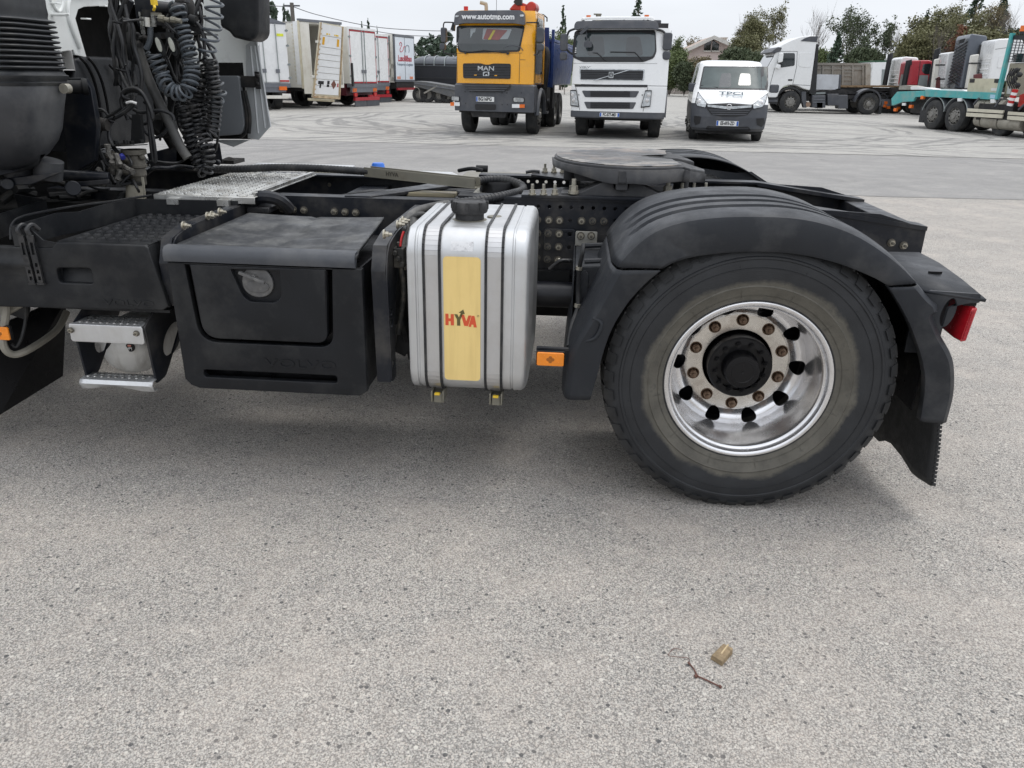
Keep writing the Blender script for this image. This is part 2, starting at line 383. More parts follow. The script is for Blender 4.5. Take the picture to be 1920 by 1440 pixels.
# shared fasteners (axis towards -Y)
def hexring(r, h0, h1, n=6):
    return [(r * math.cos(math.pi * 2 * i / n), r * math.sin(math.pi * 2 * i / n)) for i in range(n)]
M_bolt_shade = mat('bolt shade zinc', (.13, .12, .10), .5, metal=.5, var=.3, vs=60)  # darker zinc that paints shade onto washer faces and stud ends
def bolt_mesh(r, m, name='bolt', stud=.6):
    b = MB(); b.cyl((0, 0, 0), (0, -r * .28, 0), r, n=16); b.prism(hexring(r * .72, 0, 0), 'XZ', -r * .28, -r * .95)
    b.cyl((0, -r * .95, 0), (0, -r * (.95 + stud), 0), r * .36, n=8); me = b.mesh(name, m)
    me.materials.append(M_bolt_shade)
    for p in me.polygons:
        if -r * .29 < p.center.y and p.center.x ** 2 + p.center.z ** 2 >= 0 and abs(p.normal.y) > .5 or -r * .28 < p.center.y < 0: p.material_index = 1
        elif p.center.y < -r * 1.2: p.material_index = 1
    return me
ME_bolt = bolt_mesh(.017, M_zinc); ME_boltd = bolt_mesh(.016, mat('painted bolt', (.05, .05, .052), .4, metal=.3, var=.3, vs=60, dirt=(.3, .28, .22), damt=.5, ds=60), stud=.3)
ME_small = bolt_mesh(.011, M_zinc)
UPR = (R(-90), 0, 0)
# ---- frame rails
def holes_x(xs, z, r): return [circ(x, z, r, 12) for x in xs]
zf = .975; zr = 1.000
rowt = [P(px, 382 + (px - 886) * .024, Y=WEB) for px in [886 + 20.6 * i for i in range(16)]]
web_rear = [(-.50, .66), (1.50, .70), (1.50, .93), (1.30, .985), (.95, zr), (-.50, zr)]
hl = holes_x([p.x for p in rowt], zr - .028, .0085)
for px in (1069.4, 1153): q = P(px, 413, Y=WEB); hl.append(circ(q.x, q.z, .008, 12))
for px, py in ((1068, 438.5), (1068, 463)): q = P(px, py, Y=WEB); hl.append(circ(q.x, q.z, .008, 12))
def rail(y, sgn, far=False):
    b = MB()
    b.plate(round_poly([(-2.4, .66), (-.50, .66), (-.50, zf), (-2.4, zf)], .004), [circ(P(512, 392, Y=WEB).x, P(512, 392, Y=WEB).z, .011, 12)], 'XZ', y, y + .008 * sgn)
    b.box(-2.4, -.49, y, y + .085 * sgn, zf, zf + .009); b.box(-2.4, -.49, y, y + .085 * sgn, .652, .66)
    hs = hl + (holes_x([.30 + .05 * i for i in range(14)], zr - .035, .011) if far else [])
    b.plate(web_rear, hs, 'XZ', y - .004 * sgn, y + .005 * sgn)
    b.box(-.505, .95, y - .012 * sgn, y + .085 * sgn, zr, zr + .010)
    b.hexa([(.95, y - .012 * sgn, zr - .008), (1.50, y - .012 * sgn, .922), (1.50, y + .085 * sgn, .922), (.95, y + .085 * sgn, zr - .008),
            (.95, y - .012 * sgn, zr + .010), (1.50, y - .012 * sgn, .94), (1.50, y + .085 * sgn, .94), (.95, y + .085 * sgn, zr + .010)])
    b.box(-.5, 1.5, y, y + .085 * sgn, .652, .66)
    return tp('frame_rail', b, M_frame, bevel=.003)
rail(WEB, 1); rail(FWEB, -1, True)
b = MB()   # lower reinforcement plate on the web, with its joint line
b.plate(round_poly([(-.50, .70), (.40, .70), (.40, .862), (-.50, .862)], .01), holes_x([P(1068, 438, Y=WEB).x], P(1068, 438, Y=WEB).z, .009), 'XZ', WEB - .012, WEB - .005)
tp('reinforcing_plate', b, M_frame, bevel=.002)
b = MB(); q0, q1 = P(1020, 428, Y=3.385), P(1077, 490, Y=3.385)
b.plate(round_poly([(q0.x, q1.z), (q1.x, q1.z), (q1.x, q0.z), (q0.x, q0.z)], .018), [circ(P(1068, 438.5, Y=3.385).x, P(1068, 438.5, Y=3.385).z, .009), circ(P(1067, 463, Y=3.385).x, P(1067, 463, Y=3.385).z, .009)], 'XZ', 3.375, 3.396)
tp('bolted_bracket', b, M_frame, bevel=.002)
b = MB(); q0, q1 = P(1079.5, 433, Y=3.37), P(1118.5, 461, Y=3.37)
b.plate(rrect(q0.x, q1.z, q1.x, q0.z, .005), [], 'XZ', 3.36, 3.372); tp('bright_bracket', b, mat('cast bracket', (.42, .41, .37), .5, metal=.6, var=.2, vs=20, dirt=(.2, .18, .14), damt=.5, ds=20), bevel=.002)
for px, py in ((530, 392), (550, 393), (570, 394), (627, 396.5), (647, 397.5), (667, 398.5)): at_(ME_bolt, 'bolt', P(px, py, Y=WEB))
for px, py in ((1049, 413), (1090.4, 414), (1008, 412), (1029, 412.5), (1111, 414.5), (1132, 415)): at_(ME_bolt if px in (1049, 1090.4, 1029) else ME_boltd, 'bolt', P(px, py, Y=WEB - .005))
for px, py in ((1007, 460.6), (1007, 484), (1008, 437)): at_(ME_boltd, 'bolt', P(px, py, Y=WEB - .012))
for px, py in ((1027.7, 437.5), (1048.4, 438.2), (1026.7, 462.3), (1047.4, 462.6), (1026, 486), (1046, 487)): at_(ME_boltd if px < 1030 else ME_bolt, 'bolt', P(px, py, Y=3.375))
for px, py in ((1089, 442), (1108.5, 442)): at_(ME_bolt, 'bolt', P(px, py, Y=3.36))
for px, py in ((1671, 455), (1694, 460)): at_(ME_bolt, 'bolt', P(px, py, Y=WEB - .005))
# cross members, gearbox clutter, pipes between the rails
for x0, x1 in ((-1.15, -1.0), (-.05, .05), (1.4, 1.5)): b = MB(); b.box(x0, x1, WEB + .01, FWEB - .01, .70, .93); tp('cross_member', b, M_frame, bevel=.004)
b = MB(); pts = [(-1.02, WEB + .02), (-.90, WEB + .02), (-.62, 3.84), (-.5, FWEB - .05), (-.62, FWEB - .05), (-.76, 3.84)]
b.prism(pts, 'XY', .975, .99); b.prism(pts, 'XY', .90, .905); tp('cross_brace', b, M_frame, bevel=.004)
b = MB(); b.box(-.80, -.50, 3.50, 3.75, .84, .945); b.box(-.79, -.52, 3.56, 3.70, .94, .965); b.cyl((-.48, 3.6, .9), (-.44, 3.6, .9), .035)
tp('gearbox_housing', b, mat('grey housing', (.06, .062, .065), .55, var=.2, vs=8, dirt=(.2, .18, .13), damt=.5), bevel=.008)
b = MB(); b.box(-.78, -.55, 3.62, 3.70, .965, .985); tp('housing_cover', b, mat('tan cover', (.23, .20, .13), .6, var=.2), bevel=.005)
b = MB(); b.lathe([(0, .0), (.045, .0), (.056, -.008), (.06, -.03), (.06, -.08)], (P(795, 380, Y=3.5).x, 3.50, P(795, 374, Y=3.5).z), 'Z', 24); tp('white_reservoir', b, mat('white plastic', (.75, .76, .75), .4, var=.05))
b = MB(); cx = P(925, 362, Z=1.0)
b.lathe([(0, 0), (.085, 0), (.09, -.01), (.09, -.09), (0, -.09)], (-.36, 3.75, 1.035), 'Z', 28); tp('round_canister', b, M_hub)
b = MB(); b.hexa([(-.50, 3.62, .955), (-.22, 3.62, .955), (-.22, 3.95, .955), (-.50, 3.95, .955), (-.47, 3.66, .985), (-.25, 3.66, .985), (-.25, 3.9, .985), (-.47, 3.9, .985)]); tp('valve_block', b, M_gsteel, bevel=.01)
b = MB()
for k in range(5):
    y = 3.52 + k * .06
    b.tube([(-1.3 + k * .05, y, .93), (-1.0, y + .1, .95), (-.75, y + .25, .965 - .01 * k), (-.5, 3.9 - k * .03, .96), (-.3, 3.85 - k * .04, .93)], .011 + .004 * (k % 2), 8, 6)
b.tube([(-1.28, 3.50, .92), (-1.1, 3.5, .935), (-.95, 3.55, .94)], .022, 10, 5)
b.tube([(-.72, 4.0, .97), (-.5, 4.02, .985), (-.33, 3.95, .96), (-.28, 3.8, .93)], .024, 10, 6)
tp('pipework', b, M_rubber)
b = MB(); b.tube([(-1.20, 3.48, .945), (-1.12, 3.48, .95), (-1.06, 3.52, .952), (-1.05, 3.60, .95)], .013, 8, 5); tp('connector', b, M_yel2)
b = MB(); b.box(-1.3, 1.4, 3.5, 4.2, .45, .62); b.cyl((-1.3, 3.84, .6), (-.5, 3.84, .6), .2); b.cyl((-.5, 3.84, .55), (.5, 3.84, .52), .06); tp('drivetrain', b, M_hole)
b = MB(); b.cyl((.65, 2.95, .5), (.65, 4.7, .5), .085, n=20); b.sphere((.65, 3.84, .5), .24, .24, .22); tp('rear_axle', b, M_dark)
b = MB(); b.cyl((-.36, 3.33, .60), (.02, 3.33, .60), .057, n=28); b.cyl((-.40, 3.33, .60), (-.36, 3.33, .60), .05, n=28); tp('air_tank', b, mat('black tank paint', (.012, .013, .017), .35, var=.2))
b = MB(); b.box(-.45, .0, 3.35, 3.55, .64, .70); tp('tank_cradle', b, M_dark)
# tread plate with raised teeth, on the front rails
b = MB(); tx0, tx1, ty0, ty1 = -1.79, -1.345, 3.22, 4.05
zt = 1.002
b.box(tx0, tx1, ty0, ty1, zt - .006, zt); b.box(tx0, tx1, ty0 - .003, ty0 + .003, zt - .03, zt - .002)
b.box(tx1 - .02, tx1 - .004, ty0 + .02, ty1, zt, zt + .016)
tp('tread_plate', b, M_bright, bevel=.002)
b = MB(); rt_ = random.Random(2)
for i in range(11):
    for j in range(26):
        x = tx0 + .03 + i * .039; y = ty0 + .02 + j * .031 + (.015 if i % 2 else 0); h = .006 + rt_.random() * .002
        b.add([(x - .015, y - .006, zt), (x + .015, y - .006, zt), (x + .015, y + .006, zt), (x - .015, y + .006, zt), (x - .011, y, zt + h), (x + .011, y, zt + h)], [(0, 1, 5, 4), (2, 3, 4, 5), (1, 2, 5), (3, 0, 4)])
tp('plate_tooth', b, M_bright, kind='stuff')
b = MB()
for i in range(11):
    for j in range(25): x = tx0 + .03 + i * .039; y = ty0 + .036 + j * .031 + (.015 if i % 2 else 0); b.box(x - .014, x + .014, y - .0045, y + .0045, zt, zt + .0012)
tp('plate_slot', b, M_hole, kind='stuff')
for x in (-1.72, -1.50): b = MB(); b.box(x, x + .05, 3.19, 3.25, .965, .99); tp('plate_clip', b, M_bright)
# far-side tank and battery tops seen over the frame
b = MB(); b.box(-1.55, -.72, 4.42, 5.0, .55, .93); tp('far_side_tank', b, M_tank, bevel=.05)
b = MB(); q0, q1 = P(455, 306, Y=4.62), P(645, 312, Y=4.62); b.box(q0.x, q1.x, 4.62, 4.86, q0.z - .035, q0.z - .02); tp('light_cover_plate', b, M_tank, bevel=.004)
b = MB(); q0, q1 = P(640, 327, Y=4.35), P(760, 333, Y=4.35); b.box(q0.x, q1.x, 4.35, 4.60, q0.z - .03, q0.z - .02); tp('light_cover_plate', b, M_alu, bevel=.004)
b = MB(); b.box(-.68, -.15, 4.38, 4.95, .62, .94); b.box(-1.5, -.75, 4.3, 4.42, .9, .985); tp('far_side_box', b, M_gsteel, bevel=.02)
b = MB(); p = P(709, 312, Y=4.5); b.lathe([(0, .02), (.03, .02), (.036, .012), (.04, -.03)], p, 'Z', 20); tp('blue_filler_cap', b, M_blue)
# ---- hydraulic hose in its steel channel
b = MB(); a0, a1 = P(683, 331, Y=3.74), P(890, 354, Y=3.55)
d = (a1 - a0).normalized(); up = Vector((0, 0, 1)); sd = d.cross(up)
a0 = Vector((a0.x, a0.y, a0.z)); w, h = .06, .044
def chan(b, p, q, w, h, t):
    for o0, o1, z0, z1 in ((0, t, 0, h), (w - t, w, 0, h), (0, w, 0, t)):
        pts = []
        for z in (z0, z1):
            for c in ((p, o0), (q, o0), (q, o1), (p, o1)): pts.append(c[0] - sd * c[1] + up * z)
        b.hexa(pts)
chan(b, a0, a1, w, h, .003); tp('steel_channel', b, M_gsteel, bevel=.001)
dm = Matrix((( d.x, 0, sd.x, 0), (d.y, 0, sd.y, 0), (d.z, 1, sd.z, 0), (0, 0, 0, 1)))
b = MB(); c = a0.lerp(a1, .265) + up * .024 + sd * .0015
b.text('HYVA', .026, .0004, Matrix.Translation(c) @ dm, .0006); tp('channel_lettering', b, mat('stencil', (.05, .045, .035), .6))
def hose(name, pts, r, m, rib=0, k=8, n=12, lab=None):
    b = MB(); pp = smooth_path(pts, k); b.tube(pp, r, n)
    if rib:
        L = sum((q - p).length for p, q in zip(pp, pp[1:])); N = int(L / rib); fr = frames(pp); acc = 0; nxt = rib * .5
        for i in range(len(pp) - 1):
            sg = (pp[i + 1] - pp[i]); l = sg.length
            while nxt <= acc + l:
                c = pp[i] + sg * ((nxt - acc) / l); t = sg.normalized()
                b.tube([c - t * rib * .38, c - t * rib * .30, c + t * rib * .30, c + t * rib * .38], lambda u: r * (1.0 if u in (0., 1.) else 1.1), n); nxt += rib
            acc += l
    return tp(name, b, m, label=lab)
sp = lambda *q: [P(a, b_, Y=y) for a, b_, y in q]
hose('spiral_hose', sp((395, 317, 3.80), (450, 317, 3.80), (520, 314, 3.80), (600, 316, 3.78), (690, 322, 3.75)), .0165, M_rubber, .017)
hose('spiral_hose', sp((885, 342, 3.62), (915, 337, 3.70), (950, 338, 3.72), (977, 348, 3.68), (978, 358, 3.60), (950, 366, 3.44), (910, 374, 3.36), (868, 380, 3.30), (840, 384, 3.26)), .0185, M_rubber, .018)
hose('taped_hose', sp((842, 383, 3.26), (815, 387, 3.22), (785, 395, 3.14), (766, 410, 3.02), (757, 440, 2.9), (752, 470, 2.82)), .018, M_foam, 0)
hose('hose', sp((805, 388, 3.2), (778, 400, 3.1), (764, 420, 3.0), (757, 432, 2.8)), .008, M_rubber)
b = MB(); b.tube(sp((768, 412, 2.98), (785, 402, 2.98), (798, 404, 3.0), (806, 420, 3.02)), .010, 10, 6); tp('elbow_hose', b, M_foam)
b = MB(); b.tube(sp((776, 412, 2.98), (776, 425, 2.95), (771, 448, 2.9)), .018, 10, 4); tp('elbow_hose', b, M_foam)
hose('red_hose', sp((757, 434, 2.72), (753, 446, 2.71), (750.5, 462, 2.70)), .0045, M_redhose)
b = MB(); p = P(749, 482, Y=2.71); b.box(p.x - .018, p.x + .02, 2.69, 2.75, p.z - .035, p.z + .035)
for k in range(3): b.cyl((p.x - .01 + k * .012, 2.69, p.z + .02 - k * .02), (p.x - .01 + k * .012, 2.675, p.z + .02 - k * .02), .009)
b.cyl((p.x, 2.71, p.z + .03), (p.x, 2.71, p.z + .055), .009); b.tube([(p.x + .005, 2.71, p.z - .03), (p.x + .01, 2.71, p.z - .14), (p.x - .02, 2.73, p.z - .3)], .010, 8, 4)
tp('valve', b, mat('dirty valve', (.03, .03, .028), .6, var=.4, vs=30, dirt=(.2, .17, .12), damt=.5, ds=30), bevel=.002)
b = MB(); b.prism([(P(760, 505, Y=2.95).x, .74), (P(768, 505, Y=2.95).x, .74), (-.60, .50), (-.66, .42), (-.70, .44)], 'XZ', 2.93, 2.96); tp('support_strut', b, M_dark, bevel=.003)
# ---- storage box
bx = thing  # (box is a part of the truck)
x0, x1, zb, ztp = -1.412, -.722, .392, .868
outer = [(x0, zb + .035), (x0 + .02, zb + .012), (x0 + .05, zb), (x1 - .03, zb), (x1, zb + .02), (x1 + .004, ztp), (x0 - .003, ztp)]
dx0, dx1, dzb = -1.352, -.835, .577
door_hole = round_poly([(dx0, ztp - .004), (dx0 + .018, dzb), (dx1 - .004, dzb), (dx1 + .012, ztp - .004)], [.002, .07, .05, .002], 6)
slot = round_poly([(-1.337, .468), (-1.337, .438), (-.832, .438), (-.832, .468)], .012)
b = MB(); b.plate(outer, [door_hole, slot], 'XZ', S, S + .03, bevel=.004)
# embossed panel edges: side returns back to the frame
b.box(x0 + .002, x0 + .01, S + .02, 3.25, zb + .05, ztp); b.box(x1 - .012, x1 - .004, S + .02, 3.25, zb + .02, ztp); b.box(x0 + .03, x1 - .03, S + .02, 3.2, zb + .004, zb + .014)
box = tp('storage_box', b, M_plastic)
b = MB(); b.box(x0 + .012, x1 - .014, S + .06, 3.22, zb + .02, ztp - .01); tp('box_core', b, M_hub, box)
b = MB(); door = round_poly([(dx0 + .019, ztp - .004), (dx0 + .037, dzb + .016), (dx1 - .022, dzb + .016), (dx1 - .008, ztp - .004)], [.002, .06, .04, .002], 6)
hrec = round_poly([(-1.185, ztp - .016), (-1.152, .757), (-1.128, .737), (-1.035, .737), (-1.012, .757), (-1.010, ztp - .016)], [.004, .02, .02, .02, .02, .004], 4)
b.plate(door, [hrec], 'XZ', S - .004, S + .03, bevel=.004); dr = tp('box_door', b, M_plastic, box)
b = MB(); b.box(-1.20, -.99, S + .018, S + .026, .72, ztp - .012); tp('door_recess', b, M_plastic, box)
b = MB(); oc = P(484, 527, Y=S + .016); ov = [(oc.x + .056 * math.cos(t) * (1 - .12 * math.sin(t)), oc.z + .058 * math.sin(t)) for t in [2 * math.pi * i / 28 for i in range(28)]]
b.plate(ov, [], 'XZ', S + .008, S + .024, bevel=.004); b.plate([(oc.x + .042 * math.cos(t), oc.z - .018 + .022 * math.sin(t)) for t in [2 * math.pi * i / 20 for i in range(20)]], [], 'XZ', S + .004, S + .010, bevel=.002)
b.bar((oc.x - .055, S - .008, oc.z + .035), (oc.x + .035, S - .012, oc.z + .002), .010, .016, (0, 1, 0)); b.cyl((oc.x - .008, S + .01, oc.z + .018), (oc.x - .008, S - .008, oc.z + .018), .010, n=12)
tp('box_handle', b, mat('worn handle', (.10, .10, .10), .42, var=.3, vs=30, dirt=(.25, .24, .22), damt=.4, ds=20), box, bevel=.0015)
M_XZ = lambda x, y, z: Matrix.Translation((x, y, z)) @ Matrix(((1, 0, 0, 0), (0, 0, -1, 0), (0, 1, 0, 0), (0, 0, 0, 1)))
b = MB(); b.text('VOLVO', .046, .0022, M_XZ(-.965, S - .0006, .506), .0006, sx=1.75); tp('embossed_lettering', b, M_plastic, box)
# lid: rolled front edge and sagging sheet
b = MB(); rows = []
lx0, lx1 = -1.395, -.735
for i in range(29):
    u = i / 28; x = lx0 + (lx1 - lx0) * u; row = []
    for j in range(41):
        v = j / 40; y = S + .005 + v * .60; x_ = x + .04 * v * (1 - u) - .045 * v * u
        sag = -.026 * math.sin(math.pi * u) * (.3 + .7 * math.sin(math.pi * min(1, v * 1.2)))
        z = .925 + .02 * v + sag + (.007 * max(-.3, math.sin(v * 20)) if .12 < u < .9 and .1 < v < .85 else 0) - (.005 if abs(u - .5) < .02 else 0)
        if v < .07: z -= .01
        row.append((x_, y, z))
    rows.append(row)
b.grid(rows); lid = tp('box_lid', b, M_lid, box, solid=.012, ang=50)
b = MB(); prof = [(.0, .0), (-.012, -.010), (-.018, -.032), (-.014, -.050), (-.002, -.052), (.012, -.03), (.03, -.006), (.03, .002)]
rows = [[(x, S + .005 + a, .924 + c) for a, c in prof] for x in [-1.43 + .692 * i / 12 for i in range(13)]]
rows[0] = [(x + .01, y, z) for x, y, z in rows[0]]; b.grid(rows, True); b.add(rows[0], [tuple(range(8))]); b.add(rows[-1], [tuple(range(8))[::-1]])
tp('lid_edge', b, mat('lid edge plastic', (.05, .055, .064), .5, var=.15, vs=5, bump=.25, bs=400, dirt=(.15, .15, .15), damt=.3), box, ang=50)
# carrier arms each side of the box (channel with bolts)
def arm(xa, xb, zlow):
    b = MB()
    prof = round_poly([(S + .03, zlow), (S + .10, zlow), (S + .10, .60), (S + .18, .82), (3.38, .86), (3.38, .965), (S + .20, .965), (S + .06, .94), (S + .02, .86)], [.02, .01, .05, .08, .01, .01, .06, .08, .05], 4)
    b.plate(prof, [circ(S + .065, zlow + .06, .018), circ(S + .065, zlow + .22, .018), circ(S + .065, zlow + .26, .014)] if zlow < .5 else [], 'YZ', xa, xa + .006)
    top = [(S + .02, .86), (S + .06, .94), (S + .20, .965), (3.38, .965)]
    for (ya, za), (yb, zb_) in zip(top, top[1:]): b.hexa([(xa, ya, za - .006), (xb, ya, za - .006), (xb, yb, zb_ - .006), (xa, yb, zb_ - .006), (xa, ya, za + .002), (xb, ya, za + .002), (xb, yb, zb_ + .002), (xa, yb, zb_ + .002)])
    b.hexa([(xa, S + .03, zlow), (xb, S + .03, zlow), (xb, S + .036, zlow), (xa, S + .036, zlow), (xa, S + .02, .86), (xb, S + .02, .86), (xb, S + .028, .86), (xa, S + .028, .86)])
    return tp('carrier_arm', b, M_frame, bevel=.002)
arm(-.640, -.690, .44); arm(-1.415, -1.455, .70)
bm_x = MB(); bm_x.cyl((0, 0, 0), (.006, 0, 0), .016, n=14); bm_x.cyl((.006, 0, 0), (.018, 0, 0), .010, n=6); bm_x.cyl((.018, 0, 0), (.030, 0, 0), .005, n=8); ME_bx = bm_x.mesh('bolt', M_zinc)
for X_, pts in ((-.634, ((719, 439), (744, 421), (750, 417), (754, 413))), (-1.409, ((343, 423), (388, 405), (396, 403), (411, 397)))):
    for i, (px, py) in enumerate(pts): q = P(px, py, X=X_); at_(ME_bx, 'bolt', q)
b = MB(); b.prism(round_poly([(2.75, .88), (3.3, .90), (3.3, .62), (3.0, .56), (2.72, .62)], .03), 'YZ', -.66, -.645); b.prism([(2.85, .60), (3.2, .56), (3.2, .40), (3.0, .38)], 'YZ', -.66, -.64); tp('box_end_panel', b, M_dark, bevel=.003)
b = MB(); b.tube([(-.63, 2.95, .80), (-.628, 2.93, .83), (-.63, 2.95, .86)], .004, 6, 4); b.box(-.644, -.636, 2.90, 2.96, .79, .85); tp('latch', b, M_zinc)
b = MB(); b.box(-1.40, -1.30, 3.25, 3.40, .93, .955); b.tube([(-1.42, 3.3, .93), (-1.36, 3.28, .99), (-1.28, 3.3, .985), (-1.25, 3.36, .93)], .028, 10, 6); tp('frame_bracket', b, M_frame, bevel=.004)
# ---- battery / step cover at the left
b = MB(); cx0, cx1 = -2.35, -1.448
pocket = round_poly([(-1.832, .832), (-1.832, .778), (-1.700, .778), (-1.700, .836)], .016)
cov = [(cx0, .672), (cx1 - .01, .690), (cx1 + .012, .705), (cx1 - .028, .915), (cx1 - .04, .925), (-1.81, .925), (-1.83, .905), (cx0, .900)]
b.plate(cov, [pocket], 'XZ', S, S + .03, bevel=.006)
b.box(-1.82, cx1 - .03, S + .02, 3.16, .915, .925); b.hexa([(cx1 + .004, S + .01, .70), (cx1 + .012, S + .01, .70), (cx1 + .012, 3.2, .70), (cx1 + .004, 3.2, .70), (cx1 - .036, S + .01, .92), (cx1 - .028, S + .01, .92), (cx1 - .028, 3.2, .92), (cx1 - .036, 3.2, .92)])
b.box(cx0, cx1, S + .03, 3.2, .672, .682)
cover = tp('battery_cover', b, M_plastic)
b = MB(); b.hexa([(-1.835, S + .024, .772), (-1.695, S + .024, .772), (-1.695, S + .034, .772), (-1.835, S + .034, .772), (-1.835, S + .05, .842), (-1.695, S + .05, .842), (-1.695, S + .06, .842), (-1.835, S + .06, .842)]); tp('cover_pocket', b, M_plastic, cover)
b = MB(); rows = []     # bulge moulded across the cover face
for i in range(18):
    x = -2.3 + i * .048; rows.append([(x, S - .014 * math.exp(-((z - .842) / .022) ** 2) * min(1, max(0, (x + 2.2) / .15)) * min(1, max(0, (cx1 - .06 - x) / .12)) - .0015, z) for z in [.80 + .01 * k for k in range(10)]])
b.grid([r_ for r_ in rows if not (-1.86 < r_[0][0] < -1.67)][:9]); tp('cover_bulge', b, M_plastic, cover)
b = MB(); b.text('VOLVO', .030, .0020, M_XZ(-1.58, S - .0002, .712) , .0006, sx=1.9); tp('embossed_lettering', b, M_plastic, cover)
b = MB()
for i in range(8):
    for j in range(9):
        x = -1.785 + i * .041 + (.0 if j % 2 else .012); y = S + .075 + j * .062; b.lathe([(0, .008), (.010, .008), (.0145, .002), (.015, 0)], (x, y, .925), 'Z', 9)
tp('step_stud', b, M_plastic, cover, kind='stuff')
# tray walls
b = MB()
wall = [(-2.4, 2.74, .985), (-2.16, 2.74, .985), (-2.10, 2.62, .93), (-2.085, 2.60, .915)]
b.tube(smooth_path([(-2.02, 2.62, .915), (-2.035, 2.66, .96), (-2.02, 2.72, .985), (-1.98, 2.95, .985), (-1.90, 3.12, .985), (-1.88, 3.20, .985), (-1.82, 3.26, .99)], 5), .005, 6)
def wallstrip(b, pts, z0, t=.006):
    for p, q in zip(pts, pts[1:]):
        d_ = (Vector(q) - Vector(p)); n_ = Vector((d_.y, -d_.x, 0)).normalized() * t
        b.hexa([Vector((p[0], p[1], z0)), Vector((q[0], q[1], z0)), Vector((q[0], q[1], z0)) + n_, Vector((p[0], p[1], z0)) + n_, Vector(p), Vector(q), Vector(q) + n_, Vector(p) + n_])
wallstrip(b, [(-1.97, S + .01, .975), (-1.955, 2.80, .985), (-1.93, 2.9, .975), (-1.90, 3.05, .985), (-1.86, 3.19, .985)], .90)
wallstrip(b, [(-1.97, S + .008, .975), (-1.90, S + .008, .97), (-1.86, S + .008, .93), (-1.80, S + .008, .92)], .905)
wallstrip(b, [(-1.86, 3.19, .985), (-1.42, 3.22, .985)], .90); wallstrip(b, [(-2.4, S + .01, .985), (-2.11, S + .01, .985), (-2.06, S + .01, .90)], .89)
wallstrip(b, [(-2.11, 2.58, .985), (-2.2, 3.1, .985), (-2.4, 3.2, .985)], .90)
tp('tray_wall', b, M_plastic, cover, bevel=.002)
b = MB()
for k in range(2):
    pa = [P(40 + 17 * k, 440, Y=S - .006), P(50 + 17 * k, 470, Y=S - .008), P(62 + 16 * k, 530, Y=S - .008)]
    q0, q1 = pa[0], pa[2]; w_ = .011
    poly = [(q0.x - w_, q0.z), (q1.x - w_, q1.z), (q1.x + w_, q1.z), (q0.x + w_, q0.z)]
    hs = []
    for t in (.28, .62, .76, .9):
        c = q0.lerp(q1, t); l_ = .022 if t < .5 else .007; hs.append([(c.x - .005, c.z - l_), (c.x + .005, c.z - l_), (c.x + .006, c.z + l_), (c.x - .004, c.z + l_)])
    b.plate(round_poly(poly, .004), hs, 'XZ', S - .014, S - .006)
    b.box(q1.x - .014, q1.x + .014, S - .016, S - .004, q1.z - .006, q1.z)
    b.tube([(q0.x, S - .010, q0.z), (q0.x - .004, S - .012, q0.z + .02), (q0.x + .002, S + .01, q0.z + .032), (q0.x + .01, S + .03, q0.z + .01)], .008, 8, 5)
tp('rubber_strap', b, M_coilb, cover)
# ---- aluminium step under the cover
b = MB(); SY = 2.55
def steptop(px0, px1, pz, depth, face):
    q0, q1 = P(px0, pz, Y=SY), P(px1, pz + 8, Y=SY); z = (q0.z + q1.z) / 2
    return q0.x, q1.x, z
ax0, ax1, az = steptop(127, 266, 606, .14, .05)
st = MB(); st.plate(rrect(ax0, az - .068, ax1, az, .010), [], 'XZ', SY, SY + .006, bevel=.002); st.box(ax0 + .004, ax1 - .004, SY, SY + .12, az - .004, az)
step = tp('upper_step', st, M_tank, bevel=.003)
b = MB()
for i in range(9):
    for j in range(3):
        x = ax0 + .03 + i * .026 + (.013 if j % 2 else 0); y = SY + .03 + j * .032; b.lathe([(0, .003), (.006, .003), (.010, 0)], (x, y, az), 'Z', 8)
tp('step_tooth', b, M_bright, step, kind='stuff')
for px in (133, 256): at_(ME_small, 'bolt', P(px, 619 if px < 200 else 625, Y=SY - .001), step).location = P(px, 619 if px < 200 else 625, Y=SY - .001) - TR
lx0_, lx1_, lz = steptop(149, 286, 708, .14, .03)
st = MB(); rows = []
for i in range(14):
    u = i / 13; x = lx0_ + (lx1_ - lx0_) * u; hh = .044 - .020 * math.sin(math.pi * min(1, u * 1.1)) ** 2 * .7
    rows.append([(x, SY + .065, lz), (x, SY + .03, lz), (x, SY, lz - .004), (x, SY - .008, lz - .018), (x, SY + .004, lz - hh), (x, SY + .03, lz - hh)])
st.grid(rows); step2 = tp('lower_step', st, M_tank, solid=.004, ang=50)
b = MB()
for i in range(9):
    for j in range(2):
        x = lx0_ + .02 + i * .027 + (.013 if j % 2 else 0); y = SY + .025 + j * .024; b.lathe([(0, .003), (.006, .003), (.010, 0)], (x, y, lz), 'Z', 8)
tp('step_tooth', b, M_bright, step2, kind='stuff')
for X_ in (ax0 + .01, ax1 + .002):
    b = MB(); pr = round_poly([(SY + .008, az - .005), (SY + .03, lz - .02), (SY + .10, lz - .015), (SY + .40, az + .04), (SY + .12, az + .05)], [.01, .01, .02, .03, .03], 4)
    hole = [(SY + .185 + .072 * math.cos(t) + .03 * math.sin(t), az - .105 + .058 * math.sin(t)) for t in [2 * math.pi * i / 24 for i in range(24)]]
    b.plate(pr, [hole], 'YZ', X_ - .004, X_ + .004, bevel=.001); tp('step_bracket', b, M_frame, bevel=.001)
b = MB(); c = P(256, 641, Y=3.0); b.lathe([(0, -.06), (.05, -.053), (.088, -.035), (.113, .0), (.124, .05), (.126, .7)], (c.x, 2.92, c.z), 'Y', 40)
tp('aluminium_air_tank', b, mat('worn tank', (.62, .62, .60), .45, metal=.3, var=.1, vs=6, dirt=(.30, .28, .25), damt=.5, ds=6, streak=.6))
